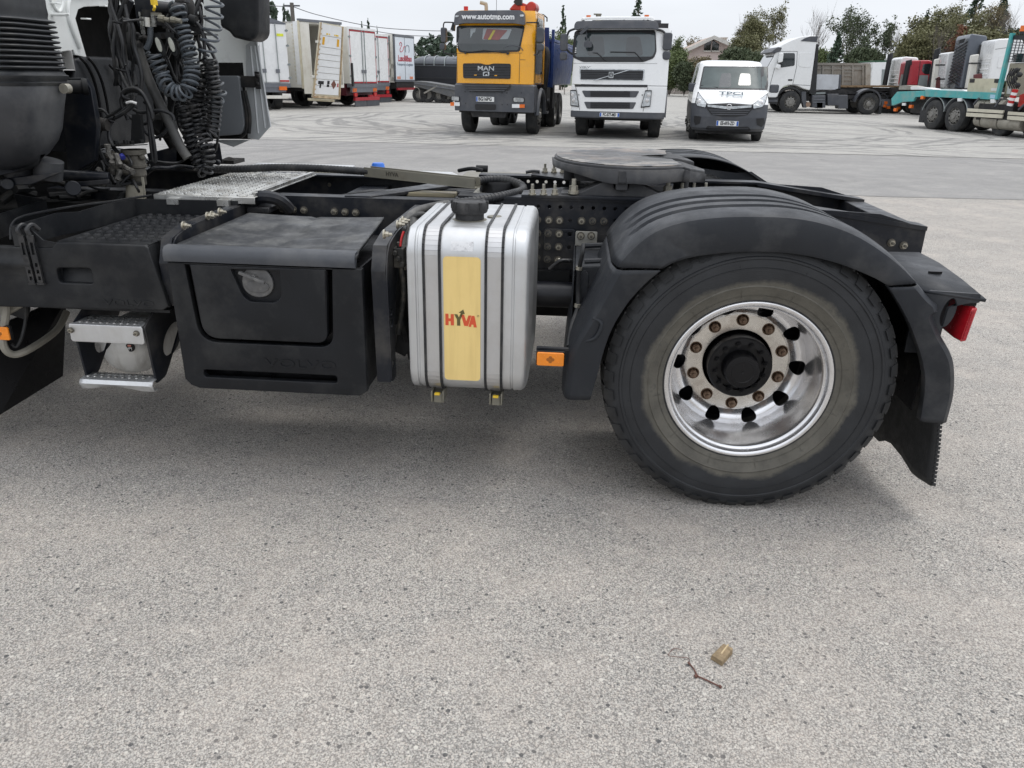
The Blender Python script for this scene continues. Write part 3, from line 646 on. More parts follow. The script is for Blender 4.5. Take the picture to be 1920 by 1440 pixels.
q = P(243, 652, Y=2.862); b = MB(); b.plate(circ(q.x, q.z, .019, 20), [], 'XZ', q.y + .004, q.y + .008); st_ = tp('round_sticker', b, M_hub)
b = MB(); b.prism(rrect(q.x - .008, q.z + .004, q.x + .006, q.z + .012, .002), 'XZ', q.y + .001, q.y + .004); tp('sticker_mark', b, mat('pink print', (.6, .25, .2), .5), st_)
b = MB(); b.prism([(q.x - .009, q.z - .006), (q.x + .009, q.z - .003), (q.x + .009, q.z + .000), (q.x - .003, q.z + .001), (q.x - .009, q.z - .001)], 'XZ', q.y + .001, q.y + .004); b.box(q.x - .006, q.x - .004, q.y + .001, q.y + .004, q.z - .011, q.z - .004); b.box(q.x + .005, q.x + .007, q.y + .001, q.y + .004, q.z - .011, q.z - .004); tp('sticker_mark', b, M_label, st_)
# ---- inner wheel arch, flap and marker lamp of the front axle
b = MB(); b.tube([P(0, 535, Y=2.62), P(12, 575, Y=2.62), P(5, 640, Y=2.60), P(22, 664, Y=2.62), P(55, 655, Y=2.68), P(105, 620, Y=2.85), P(125, 585, Y=2.95)], lambda u: .014, 8, 6); tp('arch_edge', b, M_beige)
b = MB(); b.prism([(P(0, 530, Y=2.66).x, .77), (P(25, 570, Y=2.66).x, .69), (P(50, 572, Y=2.66).x, .66), (P(22, 600, Y=2.66).x, .62), (P(0, 600, Y=2.66).x, .62)], 'XZ', 2.64, 2.68); tp('arch_bracket', b, M_beige, bevel=.006)
b = MB(); b.hexa([P(-60, 640, Y=2.64), P(0, 778, Y=2.64), P(118, 705, Y=3.02), P(125, 560, Y=3.02)] + [p + Vector((-.03, .01, 0)) for p in (P(-60, 640, Y=2.64), P(0, 778, Y=2.64), P(118, 705, Y=3.02), P(125, 560, Y=3.02))]); tp('mud_flap', b, M_hub)
b = MB(); b.prism([(P(0, 575, Y=2.7).x, .70), (P(120, 575, Y=3.0).x, .68), (P(100, 625, Y=2.9).x, .6), (P(30, 650, Y=2.7).x, .56), (P(0, 640, Y=2.7).x, .58)], 'XZ', 2.78, 2.8); tp('arch_liner', b, M_plastic)
def marker(pts, Y):
    q0, q1 = P(*pts[0], Y=Y), P(*pts[1], Y=Y)
    m_ = MB(); m_.box(q0.x - .003, q1.x + .003, Y, Y + .012, q1.z - .003, q0.z + .003); base = tp('side_marker_lamp', m_, M_hub, bevel=.003)
    m_ = MB(); m_.plate(rrect(q0.x, q1.z, q1.x, q0.z, .006), [], 'XZ', Y - .010, Y, bevel=.003); tp('amber_lens', m_, M_amber, base)
    cx_, cz_ = (q0.x + q1.x) / 2, (q0.z + q1.z) / 2
    m_ = MB(); [m_.lathe([(0, Y - .0112), (.006, Y - .0112), (.007, Y - .0095)], (cx_, 0, cz_ + s * .007), 'Y', 12) for s in (-1, 1)]; [m_.lathe([(0, Y - .0110), (.006, Y - .0110), (.007, Y - .0095)], (cx_ + s * .008, 0, cz_), 'Y', 12) for s in (-1, 1)]
    tp('lamp_bulb', m_, mat('brown bulb', (.35, .11, .01), .3), base)
marker(((1007, 659), (1057, 686)), S + .02); marker(((-22, 611), (22, 637)), S + .03)
b = MB(); q = P(1058, 658, Y=S + .04); b.box(q.x - .10, q.x + .02, S + .035, S + .05, q.z, q.z + .012); tp('lamp_bracket', b, M_frame, bevel=.002)
b = MB(); b.tube([P(48, 575, Y=2.66), P(48, 600, Y=2.66), P(40, 635, Y=2.64), P(30, 650, Y=2.63), P(22, 645, Y=2.62)], .006, 8, 5); tp('lamp_cable', b, M_rubber)
# ---- hydraulic oil tank
tx0, tx1, tz0, tz1, ty0_, ty1_ = -.560, -.137, .418, 1.012, S + .002, 3.24
def tank_section(x, sh):
    return [(x, y, z) for y, z in rrect(ty0_ + sh, tz0 + sh, ty1_ - sh, tz1 - sh, .085, 8)]
b = MB(); ring = [(tx0 + .02, .035), (tx0 + .006, .014), (tx0, .003), (tx0 + .012, -.0), (tx0 + .02, .0055), (tx0 + .03, .0055), (tx0 + .034, .001)]
prof = [(tx0 + .035, .05), (tx0 + .012, .030), (tx0 + .002, .012), (tx0, .005), (tx0 + .006, .0), (tx0 + .028, -.001), (tx0 + .031, .003), (tx0 + .036, .003), (tx0 + .039, 0),
        (tx1 - .060, 0), (tx1 - .057, .003), (tx1 - .052, .003), (tx1 - .049, -.001), (tx1 - .022, .0), (tx1 - .010, .006), (tx1 - .003, .016), (tx1, .030), (tx1 - .006, .044), (tx1 - .014, .060), (tx1 - .014, .075)]
rows = [tank_section(x, sh) for x, sh in prof]
b.grid(rows, True); b.add(rows[0], [tuple(range(len(rows[0])))]); b.add(rows[-1], [tuple(range(len(rows[-1])))])
tank = tp('oil_tank', b, M_tank, ang=40)
def wrap(xa, xb, off, t, y_end=3.2):
    path = [(y, z) for y, z in rrect(ty0_ - off, tz0 - off, ty1_ + off, tz1 + off, .085 + off, 8)]
    # from the back top over the front to the bottom: ring order is ccw starting at back-top corner
    n = len(path); o = MB(); pts = path[0:27]
    if True:
        pts = path[9 - 0:27]
        pts = [(3.15, tz1 + off)] + pts + []
    for (ya, za), (yb, zb_) in zip(pts, pts[1:]):
        if yb > 3.1 and zb_ < .6: break
        d_ = Vector((0, yb - ya, zb_ - za)); n_ = Vector((0, d_.z, -d_.y)).normalized() * t
        if n_.dot(Vector((0, (ya + yb) / 2 - 2.9, (za + zb_) / 2 - .7))) < 0: n_ = -n_
        A, B, C, D = Vector((xa, ya, za)), Vector((xb, ya, za)), Vector((xb, yb, zb_)), Vector((xa, yb, zb_))
        o.hexa([A, B, C, D, A + n_, B + n_, C + n_, D + n_])
    return o
for k, (xa, xb) in enumerate(((-.497, -.449), (-.282, -.232))):
    sb = wrap(xa, xb, .0005, .0035); stp = tp('tank_strap', sb, mat('steel strap', (.58, .58, .58), .38, metal=.85, var=.05, vs=8, dirt=(.4, .38, .36), damt=.3, ds=5))
    rb = wrap(xa - .008, xa + .001, .0005, .008); r2 = wrap(xb - .001, xb + .008, .0005, .008); rb.add(r2.v, r2.f); tp('rubber_edge', rb, M_rubber, stp)
    xm = (xa + xb) / 2 + .008
    f = MB(); f.box(xm - .016, xm + .016, S + .03, S + .08, tz0 - .05, tz0 - .012); f.box(xm - .024, xm - .018, S + .02, S + .10, tz0 - .045, tz0); f.box(xm + .018, xm + .024, S + .02, S + .10, tz0 - .045, tz0); f.cyl((xm - .024, S + .05, tz0 - .03), (xm + .024, S + .05, tz0 - .03), .006); tp('strap_buckle', f, M_gsteel, stp, bevel=.002)
    f = MB(); f.box(xm - .010, xm + .010, S + .012, S + .028, tz0 - .014, tz0 - .006); tp('yellow_tab', f, M_yel2, stp, bevel=.002)
def skin(x0_, x1_, z0_, z1_, r, lift):
    n = MB(); n.plate(rrect(x0_, z0_, x1_, z1_, r), [], 'XZ', ty0_ - lift, ty0_ - .0006); return n
skn = skin(-.4335, -.3035, .474, .925, .014, .0018)
stick = tp('yellow_sticker', skn, M_yellow)
# HYVA lettering built from bold shapes
q0, q1 = P(835, 588, Y=S), P(894, 612, Y=S); W_, H_ = q1.x - q0.x, q0.z - q1.z
def L(u, v): return (q0.x + W_ * u, q1.z + H_ * v)
red = [[(0, 0), (.10, 0), (.10, .36), (.17, .36), (.17, 0), (.27, 0), (.27, .98), (.17, .98), (.17, .60), (.10, .60), (.10, 1), (0, 1)],
       [(.50, .95), (.60, .95), (.665, .40), (.735, .92), (.825, .92), (.72, .0), (.60, 0)],
       [(.735, -.06), (.835, .90), (.925, .90), (1.0, -.1), (.90, -.09), (.89, .14), (.83, .14), (.82, -.06)]]
oliv = [[(.37, .0), (.475, 0), (.475, .5), (.555, 1.02), (.62, 1.04), (.57, 1.42), (.43, 1.14), (.49, 1.09), (.43, .72), (.385, .98), (.285, .98), (.37, .52)]]
yT = ty0_ - .0018
for pol, m_ in ((red, M_orange), (oliv, M_olive)):
    b = MB(); [b.plate([L(*p) for p in q], [], 'XZ', yT - .0008, yT + .0002) for q in pol]; tp('printed_lettering', b, m_, stick)
b = MB(); b.plate(circ(L(1.04, .9)[0], L(1.04, .9)[1], .0035, 14), [circ(L(1.04, .9)[0], L(1.04, .9)[1], .0026, 12)], 'XZ', yT - .0008, yT + .0002); tp('printed_lettering', b, M_olive, stick)
# small worn label on the shoulder curve
b = MB(); q = [P(846, 455, Y=S + .02), P(888, 457, Y=S + .02), P(888, 474, Y=S + .006), P(846, 472, Y=S + .006)]
lx0_, lx1_ = q[0].x, q[1].x; rows = []
for y_, z_ in [p for p in rrect(ty0_ - .0012, tz0 - .0012, ty1_ + .0012, tz1 + .0012, .0862, 8)][9:18]:
    if .938 < z_ < .985: rows.append([(lx0_, y_, z_), (lx1_, y_, z_)])
if len(rows) > 1: b.grid(rows)
lb = tp('tank_label', b, mat('foil label', (.66, .66, .66), .3, metal=.5, dirt=(.25, .25, .26), damt=.6, ds=60))
b = MB(); c = Vector(((P(880, 418, Z=1.06)).x, 0, 0)); ccx, ccy = -.372, 2.86
b.lathe([(.052, 0), (.052, .03), (.062, .032), (.066, .040), (.066, .062), (.060, .072), (.050, .074), (.046, .070), (0, .070)], (ccx, ccy - .06, 1.006), 'Z', 40)
for k in range(8): a = k * math.pi / 4; b.box(-.006, .006, .060, .0685, .045, .074, Matrix.Translation((ccx, ccy - .06, 1.006)) @ Matrix.Rotation(a, 4, 'Z'))
cap = tp('filler_cap', b, mat('black cap', (.022, .022, .023), .6, var=.2, vs=20, bump=.3, bs=300, dirt=(.09, .085, .08), damt=.4, ds=20), bevel=.0015)
b = MB(); b.lathe([(.0, .003), (.058, .003), (.066, 0)], (ccx, ccy - .06, 1.011), 'Z', 32); b.lathe([(0, .006), (.026, .006), (.03, 0)], (ccx + .085, ccy + .0, 1.011), 'Z', 24); tp('cap_collar', b, M_gsteel)
# ---- wheels
def wheel_parts(root_off, mirror=1, full=True):
    """near rear wheel, local origin at the hub, -Y outwards"""
    pass
WX, WZ, WR = .65, .505, .518
m_t = bpy.data.materials.new('tyre rubber'); m_t.use_nodes = True; t = m_t.node_tree; bs_ = t.nodes['Principled BSDF']
co = nd(t, 'TexCoord').outputs['Object']; sx = nd(t, 'SeparateXYZ'); t.links.new(co, sx.inputs[0])
rr = mathn(t, 'SQRT', mathn(t, 'ADD', mathn(t, 'POWER', sx.outputs['X'], 2.), mathn(t, 'POWER', sx.outputs['Z'], 2.)))
rr.node.inputs[0].default_value = 0
wob = mathn(t, 'MULTIPLY', mathn(t, 'SUBTRACT', noise(t, co, 5.5, 8, .7), .5), .085)
rw = mathn(t, 'ADD', rr, wob)
c0 = mixc(t, maprange(t, noise(t, co, 9, 6, .6), .3, .7), (.010, .011, .013), (.022, .024, .027))
mud = mixc(t, maprange(t, noise(t, co, 14, 6, .65), .35, .65), (.072, .067, .055), (.118, .110, .090))
mud = mixc(t, maprange(t, noise(t, co, 28, 6, .7), .55, .72, 0, .7), mud, (.04, .04, .037))
mk = mathn(t, 'MULTIPLY', maprange(t, rw, .380, .362), maprange(t, rr, .298, .302))
c1 = mixc(t, mk, c0, mud)
c1 = mixc(t, mathn(t, 'MULTIPLY', maprange(t, rr, .47, .51), .35), c1, (.075, .072, .066))
t.links.new(c1, bs_.inputs['Base Color']); bs_.inputs['Roughness'].default_value = .62
bp = nd(t, 'Bump', Strength=.25, Distance=.002); t.links.new(mathn(t, 'ADD', noise(t, co, 90, 5), mathn(t, 'MULTIPLY', mathn(t, 'SINE', mathn(t, 'MULTIPLY', rr, 900.)), .15)), bp.inputs['Height']); t.links.new(bp.outputs[0], bs_.inputs['Normal'])
b = MB()
tprof = [(.283, .030), (.290, .006), (.300, -.004), (.312, -.008), (.345, -.020), (.352, -.024), (.356, -.021), (.40, -.030), (.43, -.030), (.445, -.028), (.448, -.0315), (.455, -.031), (.458, -.026), (.475, -.022), (.49, -.012), (.500, .0), (.508, .012), (.510, .04), (.510, .24), (.500, .26), (.45, .285), (.29, .27)]
b.lathe(tprof, (0, 0, 0), 'Y', 120); ME_tyre = b.mesh('tyre', m_t, ang=25)
lug = MB(); rl = random.Random(8); NL = 44
for k in range(NL):
    a0 = 2 * math.pi * k / NL
    for yy0, yy1, sh, wd in ((.004, .055, .0, .062), (.065, .115, .5, .058), (.13, .18, .0, .058), (.195, .248, .5, .062)):
        a = a0 + sh * 2 * math.pi / NL; da = wd / WR / 2; pts = []
        for r_ in (.505, WR + .0):
            for (aa, yy) in ((-da, yy0), (da, yy0 + .008), (da, yy1 + .008), (-da, yy1)):
                rad = r_ - (.008 if (yy < .02 or yy > .24) and r_ > .51 else 0)
                pts.append((rad * math.cos(a + aa), yy, rad * math.sin(a + aa)))
        lug.hexa([pts[3], pts[2], pts[1], pts[0], pts[7], pts[6], pts[5], pts[4]])
    # shoulder block biting into the sidewall
    a = a0; da = .042 / WR / 2; pts = []
    for r_, y_ in ((.478, -.024), (.510, .006)):
        pts += [(r_ * math.cos(a - da), y_ - .004, r_ * math.sin(a - da)), (r_ * math.cos(a + da), y_ - .004, r_ * math.sin(a + da)), (r_ * math.cos(a + da), y_ + .03, r_ * math.sin(a + da)), (r_ * math.cos(a - da), y_ + .03, r_ * math.sin(a - da))]
    lug.hexa(pts)
ME_lug = lug.mesh('tread_block', m_t)
# lettering moulded in the sidewall
def arc_text(b, txt, rad, mid_deg, size, sx=1., top=True):
    n = len(txt); step = size * .78 * sx / rad
    for i, ch in enumerate(txt):
        if ch == ' ': continue
        if top: a = R(mid_deg) - (i - (n - 1) / 2) * step; rot = a - math.pi / 2
        else: a = R(mid_deg) + (i - (n - 1) / 2) * step; rot = a + math.pi / 2
        y = -.0245 if rad > .36 else -.0135
        m = Matrix.Translation((rad * math.cos(a), y, rad * math.sin(a))) @ Matrix(((1, 0, 0, 0), (0, 0, -1, 0), (0, 1, 0, 0), (0, 0, 0, 1))) @ Matrix.Rotation(rot, 4, 'Z')
        b.text(ch, size, .0012, m, sx=sx)
b = MB(); arc_text(b, 'TUBELESS', .335, 142, .017); arc_text(b, 'REGROOVABLE', .345, 262, .015, top=False); ME_let = b.mesh('sidewall_lettering', m_t)
b = MB()   # fine mould rings
for r_, y_ in ((.318, -.0125), (.418, -.0322), (.372, -.0245)): b.lathe([(r_ - .001, y_ + .003), (r_, y_), (r_ + .001, y_ + .003)], (0, 0, 0), 'Y', 96)
for k in range(12):
    a = 2 * math.pi * k / 12 + .2; u = Vector((math.cos(a), 0, math.sin(a))); b.tube([u * .305 + Vector((0, -.007, 0)), u * .34 + Vector((0, -.0195, 0))], .0008, 5); b.tube([u * .38 + Vector((0, -.026, 0)), u * .43 + Vector((0, -.0310, 0))], .0008, 5)
ME_rings = b.mesh('mould_ring', m_t)
# rim barrel
b = MB(); rp = [(.287, .034), (.2955, .012), (.2965, .0), (.2945, -.007), (.291, -.0085), (.2800, -.006), (.2780, -.002), (.2765, .012), (.2690, .020), (.2665, .0205), (.2650, .026), (.2645, .045), (.2640, .075), (.2600, .100), (.2565, .125), (.2540, .150), (.2515, .172), (.249, .182)]
b.lathe(rp, (0, 0, 0), 'Y', 128); ME_rim = b.mesh('rim', M_chrome, ang=60)
# disc with ten hand holes (annular patches)
b = MB(); NH = 10; r0, r1, rh, hr = .192, .2505, .2215, .0284
def dz(r): u = (r - r0) / (r1 - r0); return .205 - .020 * math.sin(math.pi * u) ** 1.0 - .022 * u
for k in range(NH):
    ac = 2 * math.pi * (k - .02) / NH; N = 32
    inner, outer_ = [], []
    for i in range(N):
        a = 2 * math.pi * i / N; inner.append((rh + hr * math.cos(a), hr * math.sin(a) / rh))
        dxx, dyy = math.cos(a), math.sin(a) / rh; half = math.pi / NH
        s_ = min((r1 - rh) / dxx if dxx > 1e-6 else 1e9, (r0 - rh) / dxx if dxx < -1e-6 else 1e9, half / abs(dyy) if abs(dyy) > 1e-6 else 1e9)
        outer_.append((rh + dxx * s_, dyy * s_))
    rows = []
    e = []
    for q_ in range(2): e.append([(rr_, aa) for rr_, aa in inner])
    rows.append([(r_ * math.cos(ac + a), dz(r_) + .009, r_ * math.sin(ac + a)) for r_, a in inner])
    rows.append([(r_ * math.cos(ac + a), dz(r_) + .002, r_ * math.sin(ac + a)) for r_, a in inner])
    for q_ in range(0, 6):
        w_ = q_ / 5; row = []
        for (ra, aa), (rb_, ab) in zip(inner, outer_):
            r_, a = ra + (rb_ - ra) * w_, aa + (ab - aa) * w_; row.append((r_ * math.cos(ac + a), dz(r_), r_ * math.sin(ac + a)))
        rows.append(row)
    b.grid(rows, True)
ME_disc = b.mesh('rim_disc', M_chrome, ang=50)
b = MB(); nuts = [(.1675 * math.cos(2 * math.pi * (k + .02) / 10 + .30), .1675 * math.sin(2 * math.pi * (k + .02) / 10 + .30)) for k in range(10)]
b.plate(circ(0, 0, .190, 96), [circ(0, 0, .130, 64)] + [circ(x, z, .021, 20) for x, z in nuts], 'XZ', .202, .216); b.lathe([(.189, .201), (.1925, .204), (.194, .210)], (0, 0, 0), 'Y', 96)
ME_face = b.mesh('bolt_face', M_rimface)
b = MB(); b.lathe([(.131, .20), (.130, .30), (.118, .33), (.118, .145), (.112, .140), (.090, .138), (.088, .150), (.068, .150), (.064, .100), (.060, .094), (.042, .092), (.040, .094), (.006, .094), (.004, .096), (0, .096)], (0, 0, 0), 'Y', 64)
b.lathe([(.131, .215), (.20, .24), (.25, .26), (.25, .30)], (0, 0, 0), 'Y', 64)
for k in range(36): a = 2 * math.pi * k / 36; b.box(.0475, .0505, .0915, .094, -.0012, .0012, Matrix(((math.cos(a), 0, -math.sin(a), 0), (0, 1, 0, 0), (math.sin(a), 0, math.cos(a), 0), (0, 0, 0, 1))))
ME_hub = b.mesh('hub', M_hub)
b = MB(); b.prism(hexring(.0105, 0, 0), 'XZ', .125, .139); b.cyl((0, .14, 0), (0, .137, 0), .013, n=12); b.cyl((0, .127, 0), (0, .119, 0), .006, n=8); ME_hb = b.mesh('hub_bolt', M_hub)
b = MB(); b.lathe([(.0235, -.0005), (.0225, -.0035), (.0205, -.003), (.0195, .004), (.016, .010)], (0, 0, 0), 'Y', 20); b.prism(hexring(.0155, 0, 0), 'XZ', .010, -.014); b.cyl((0, -.014, 0), (0, -.018, 0), .0125, n=12); b.cyl((0, -.018, 0), (0, -.034, 0), .0082, .0078, n=10); ME_nut = b.mesh('wheel_nut', M_rust)
def build_wheel(x, y, rz=0., spin=0., detail=True):
    root = obj('wheel', ME_tyre, truck, loc=Vector((x, y, WZ)) - TR, rot=(0, 0, rz)); root.name = 'wheel'
    obj('tread_block', ME_lug, root, kind='stuff'); 
    if not detail: return root
    obj('sidewall_lettering', ME_let, root); obj('mould_ring', ME_rings, root); obj('rim', ME_rim, root); obj('rim_disc', ME_disc, root); obj('bolt_face', ME_face, root); obj('hub', ME_hub, root)
    for x_, z_ in nuts: obj('wheel_nut', ME_nut, root, loc=(x_, .202, z_))
    for k in range(12): a = 2 * math.pi * k / 12 + .2; obj('hub_bolt', ME_hb, root, loc=(.093 * math.cos(a), 0, .093 * math.sin(a)))
    return root
build_wheel(WX, Y0 + .02, detail=True); build_wheel(WX, Y0 + .36, detail=False)
build_wheel(WX, 5.07, rz=math.pi, detail=False); build_wheel(WX, 4.73, rz=math.pi, detail=False)
build_wheel(-3.05, Y0 + .03, detail=False); build_wheel(-3.05, 5.05, rz=math.pi, detail=False)
# ---- fenders
def resample(pts, n):
    pts = smooth_path([(x, 0, z) for x, z in pts], 6); Ls = [0]
    for a, c in zip(pts, pts[1:]): Ls.append(Ls[-1] + (c - a).length)
    o = []
    for k in range(n):
        d = Ls[-1] * k / (n - 1); i = 0
        while i < len(Ls) - 2 and Ls[i + 1] < d: i += 1
        t = (d - Ls[i]) / max(1e-9, Ls[i + 1] - Ls[i]); q = pts[i].lerp(pts[i + 1], t); o.append((q.x, q.z))
    return o
def px2(Y, *pts): return [(P(a, c, Y=Y).x, P(a, c, Y=Y).z) for a, c in pts]
FY = S - .005
O_mid = px2(FY, (1158, 502), (1174, 482), (1200, 456), (1235, 433), (1285, 417), (1345, 409), (1410, 407), (1480, 409), (1540, 419), (1600, 440), (1650, 470), (1690, 502), (1718, 532))
I_mid = px2(FY, (1240, 502), (1262, 490), (1295, 480), (1335, 474), (1380, 470), (1430, 469), (1480, 472), (1530, 480), (1575, 492), (1610, 505), (1640, 518), (1655, 526), (1668, 534))
def fender(O, I, ribs=True, depth=.62, n=40, endcaps=True, crown=.012, ydir=1, ybase=FY, skirt=0.0):
    O = resample(O, n); I = resample(I, n); rows = []
    for k in range(n):
        (ox, oz), (ix, iz) = O[k], I[k]; d = Vector((ix - ox, iz - oz)).normalized(); u = k / (n - 1)
        taper = min(1, u * 9, (1 - u) * 9); sec = []
        sec.append((ix, iz, .035)); sec.append((ix, iz, .004)); sec.append((ix - d.x * .008, iz - d.y * .008, 0))
        sec.append((ox + d.x * .018, oz + d.y * .018, skirt)); sec.append((ox + d.x * .004, oz + d.y * .004, .004)); sec.append((ox, oz, .014))
        ys = [.05, .10]
        if ribs:
            for c in (.14, .26, .38): ys += [c - .033, c - .026, c + .026, c + .033]
        ys += [.52, depth]
        for y in ys:
            h = crown * (1 if y > .05 else .5)
            if ribs:
                for c in (.14, .26, .38):
                    if abs(y - c) < .03: h -= .020 * min(1, max(0, (min(u, 1.04 - u) - .09) * 40))
            sec.append((ox - d.x * h, oz - d.y * h, y))
        rows.append([(x, ybase + ydir * y, z) for x, z, y in sec])
    b = MB(); b.grid(rows); return b
tp('fender_crown', fender(O_mid, I_mid), M_fender, solid=-.006, ang=38)
O_f = px2(FY, (1157, 506), (1137, 545), (1112, 590), (1097, 615), (1085, 634), (1072, 660), (1066, 700), (1061, 747))
I_f = px2(FY, (1237, 506), (1210, 528), (1180, 560), (1158, 592), (1143, 620), (1130, 655), (1118, 700), (1104, 749))
tp('fender_front', fender(O_f, I_f, False, .58, 26, skirt=-.006), M_fender, solid=-.006, ang=38)
O_r = px2(FY, (1720, 536), (1742, 562), (1760, 580), (1748, 592), (1762, 630), (1780, 662), (1788, 690), (1787, 740), (1774, 792))
I_r = px2(FY, (1670, 538), (1690, 570), (1708, 604), (1722, 640), (1732, 672), (1738, 705), (1737, 735), (1733, 765), (1729, 790))
tp('fender_rear', fender(O_r, I_r, False, .58, 34, skirt=-.006), M_fender, solid=-.006, ang=38)
# dent ridges on the front flap
b = MB(); b.tube([P(1112, 596, Y=FY - .003), P(1128, 607, Y=FY - .012), P(1118, 632, Y=FY - .012), P(1098, 640, Y=FY - .004)], .007, 8, 5); tp('moulded_ridge', b, M_fender)
# far fender
FYF = 5.09
Om = O_mid[:]; 
ff = fender([(x, z) for x, z in O_mid], [(x, z) for x, z in I_mid], True, .62, 40, ydir=-1, ybase=FYF); tp('fender_crown', ff, M_fender, solid=.006, ang=38)
ff = fender(O_r, I_r, False, .58, 26, ydir=-1, ybase=FYF); tp('fender_rear', ff, M_fender, solid=.006, ang=38)
b = MB(); b.prism([(.25, .98), (.45, 1.075), (.60, 1.085), (.66, 1.045), (.90, 1.02), (.98, 1.03), (1.10, .96), (1.25, .84), (1.2, .80), (.3, .90)], 'XZ', 4.50, 4.506); tp('fender_liner', b, M_fender)
b = MB(); b.prism([(1.00, .97), (1.17, .86), (1.25, .74), (1.30, .60), (1.31, .42), (1.20, .40), (1.13, .60), (1.08, .74), (.95, .90)], 'XZ', 3.13, 3.136); b.box(1.235, 1.24, 2.62, 3.13, .42, .75); tp('fender_liner', b, M_hub)
# front bracket between frame and fender
b = MB(); qa = P(1075, 455, Y=3.05)
b.prism(round_poly([(.022, .830), (.165, .843), (.185, .82), (.12, .70), (.07, .60), (.03, .53)], .02), 'XZ', 2.88, 2.90)
b.hexa([(.02, 2.90, .80), (.165, 2.90, .80), (.165, 3.34, .79), (.02, 3.34, .79), (.02, 2.88, .832), (.175, 2.88, .845), (.175, 3.34, .822), (.02, 3.34, .818)])
b.box(.012, .018, 2.86, 3.35, .42, .825)
tp('fender_bracket', b, M_fender, bevel=.008)
b = MB(); rows = []
for k in range(2):
    y = 2.95 + .30 * k; b.tube([(.055, y, .838), (.10, y, .842), (.15, y, .850), (.20, y - .02, .895), (.27, y - .05, .975)], lambda u: .012 * (1 - .4 * u), 8, 5)
tp('bracket_rib', b, M_fender)
b = MB(); q = P(1100, 560, Y=2.87); b.plate(rrect(P(1088, 510, Y=2.87).x, P(1088, 562, Y=2.87).z, P(1104, 510, Y=2.87).x, P(1088, 508, Y=2.87).z, .02), [], 'XZ', 2.868, 2.88, bevel=.002); tp('cover_plate', b, M_fender)
b = MB(); b.tube([P(1094, 458, Y=2.84), P(1092, 475, Y=2.82), P(1087, 500, Y=2.83), P(1084, 540, Y=2.84), P(1083, 575, Y=2.82), P(1072, 610, Y=2.75), P(1066, 650, Y=2.62)], .008, 8, 6); cable = tp('lamp_cable', b, M_rubber)
hose('hose', sp((1030, 505, 3.2), (1042, 495, 3.2), (1052, 489, 3.2), (1074, 489, 3.2), (1090, 490, 3.05)), .009, M_coilb)
b = MB(); b.tube(PP(3.22, (1047, 488.5), (1050, 488.5)), .0105, 8); b.tube(PP(2.83, (1086, 500), (1085, 506)), .012, 8); b.tube(PP(2.82, (1083, 570), (1082, 576)), .012, 8); tp('hose_clip', b, M_zinc)
# rear panel with lamp
b = MB(); q = [P(1697, 481, Y=3.12), P(1740, 490, Y=3.12), P(1843, 553, Y=S + .0), P(1740, 545, Y=S + .02)]
A, B_, C, D = Vector((1.19, 3.18, .86)), Vector((1.40, 3.20, .86)), Vector((1.372, S + .01, .835)), Vector((1.16, S + .01, .86))
th = Vector((0, 0, .012))
b.grid([[D, C], [D + (A - D) * .33 + th, C + (B_ - C) * .33 + th * .8], [D + (A - D) * .66 + th, C + (B_ - C) * .66 + th], [A, B_]])
tp('rear_panel', b, M_fender, solid=-.01)
b = MB(); q1, q2 = P(1843, 553, Y=S), P(1840, 570, Y=S)
b.plate(round_poly([(1.16, .868), (q1.x, q1.z), (q2.x, q2.z), (q2.x - .03, q2.z - .002), (1.262, .812), (1.25, .65), (1.235, .65), (1.18, .78)], .008), [[(1.262 + .024 * math.cos(t) + .006 * math.sin(t), .795 + .052 * math.sin(t)) for t in [2 * math.pi * i / 20 for i in range(20)]]], 'XZ', S + .01, S + .02, bevel=.002)
b.box(1.19, 1.30, S + .10, S + .11, .62, .86)
tp('rear_panel_skirt', b, M_fender)
b = MB(); b.box(P(1740, 520, Y=2.8).x - .0, P(1740, 520, Y=2.8).x + .045, 2.80, 2.808, .872, .882); tp('moulded_mark', b, M_hub)
lz0, lz1 = P(1800, 641, Y=S).z, P(1800, 577, Y=S).z; la, lb_ = P(1790, 640, Y=S + .03).x, P(1838, 580, Y=S).x
b = MB()
pr = [(la + .010, .045), (la + .016, .012), (lb_ - .03, .0), (lb_ - .005, .010), (lb_ + .002, .04), (lb_, .22), (la + .02, .22)]
rows = [[(x - .012 * (1 - k / 6), S - .005 + y, lz0 + (lz1 - lz0) * k / 6) for x, y in pr] for k in range(7)]
b.grid(rows, True); b.add(rows[0], [tuple(range(7))]); b.add(rows[-1], [tuple(range(7))]); tl = tp('tail_lamp', b, M_red, bevel=.006)
b = MB(); b.plate(round_poly([(la + .016, lz0 + .01), (la + .022, lz1 - .01), (lb_ - .028, lz1 - .008), (lb_ - .036, lz0 + .008)], .005), [], 'XZ', S - .008, S + .002); tp('lamp_reflector', b, mat('reflector red', (.30, .012, .02), .25, var=.2, vs=60), tl)
b = MB(); b.box(la, lb_, S + .03, S + .22, lz1, lz1 + .02); tp('lamp_housing', b, M_hub)
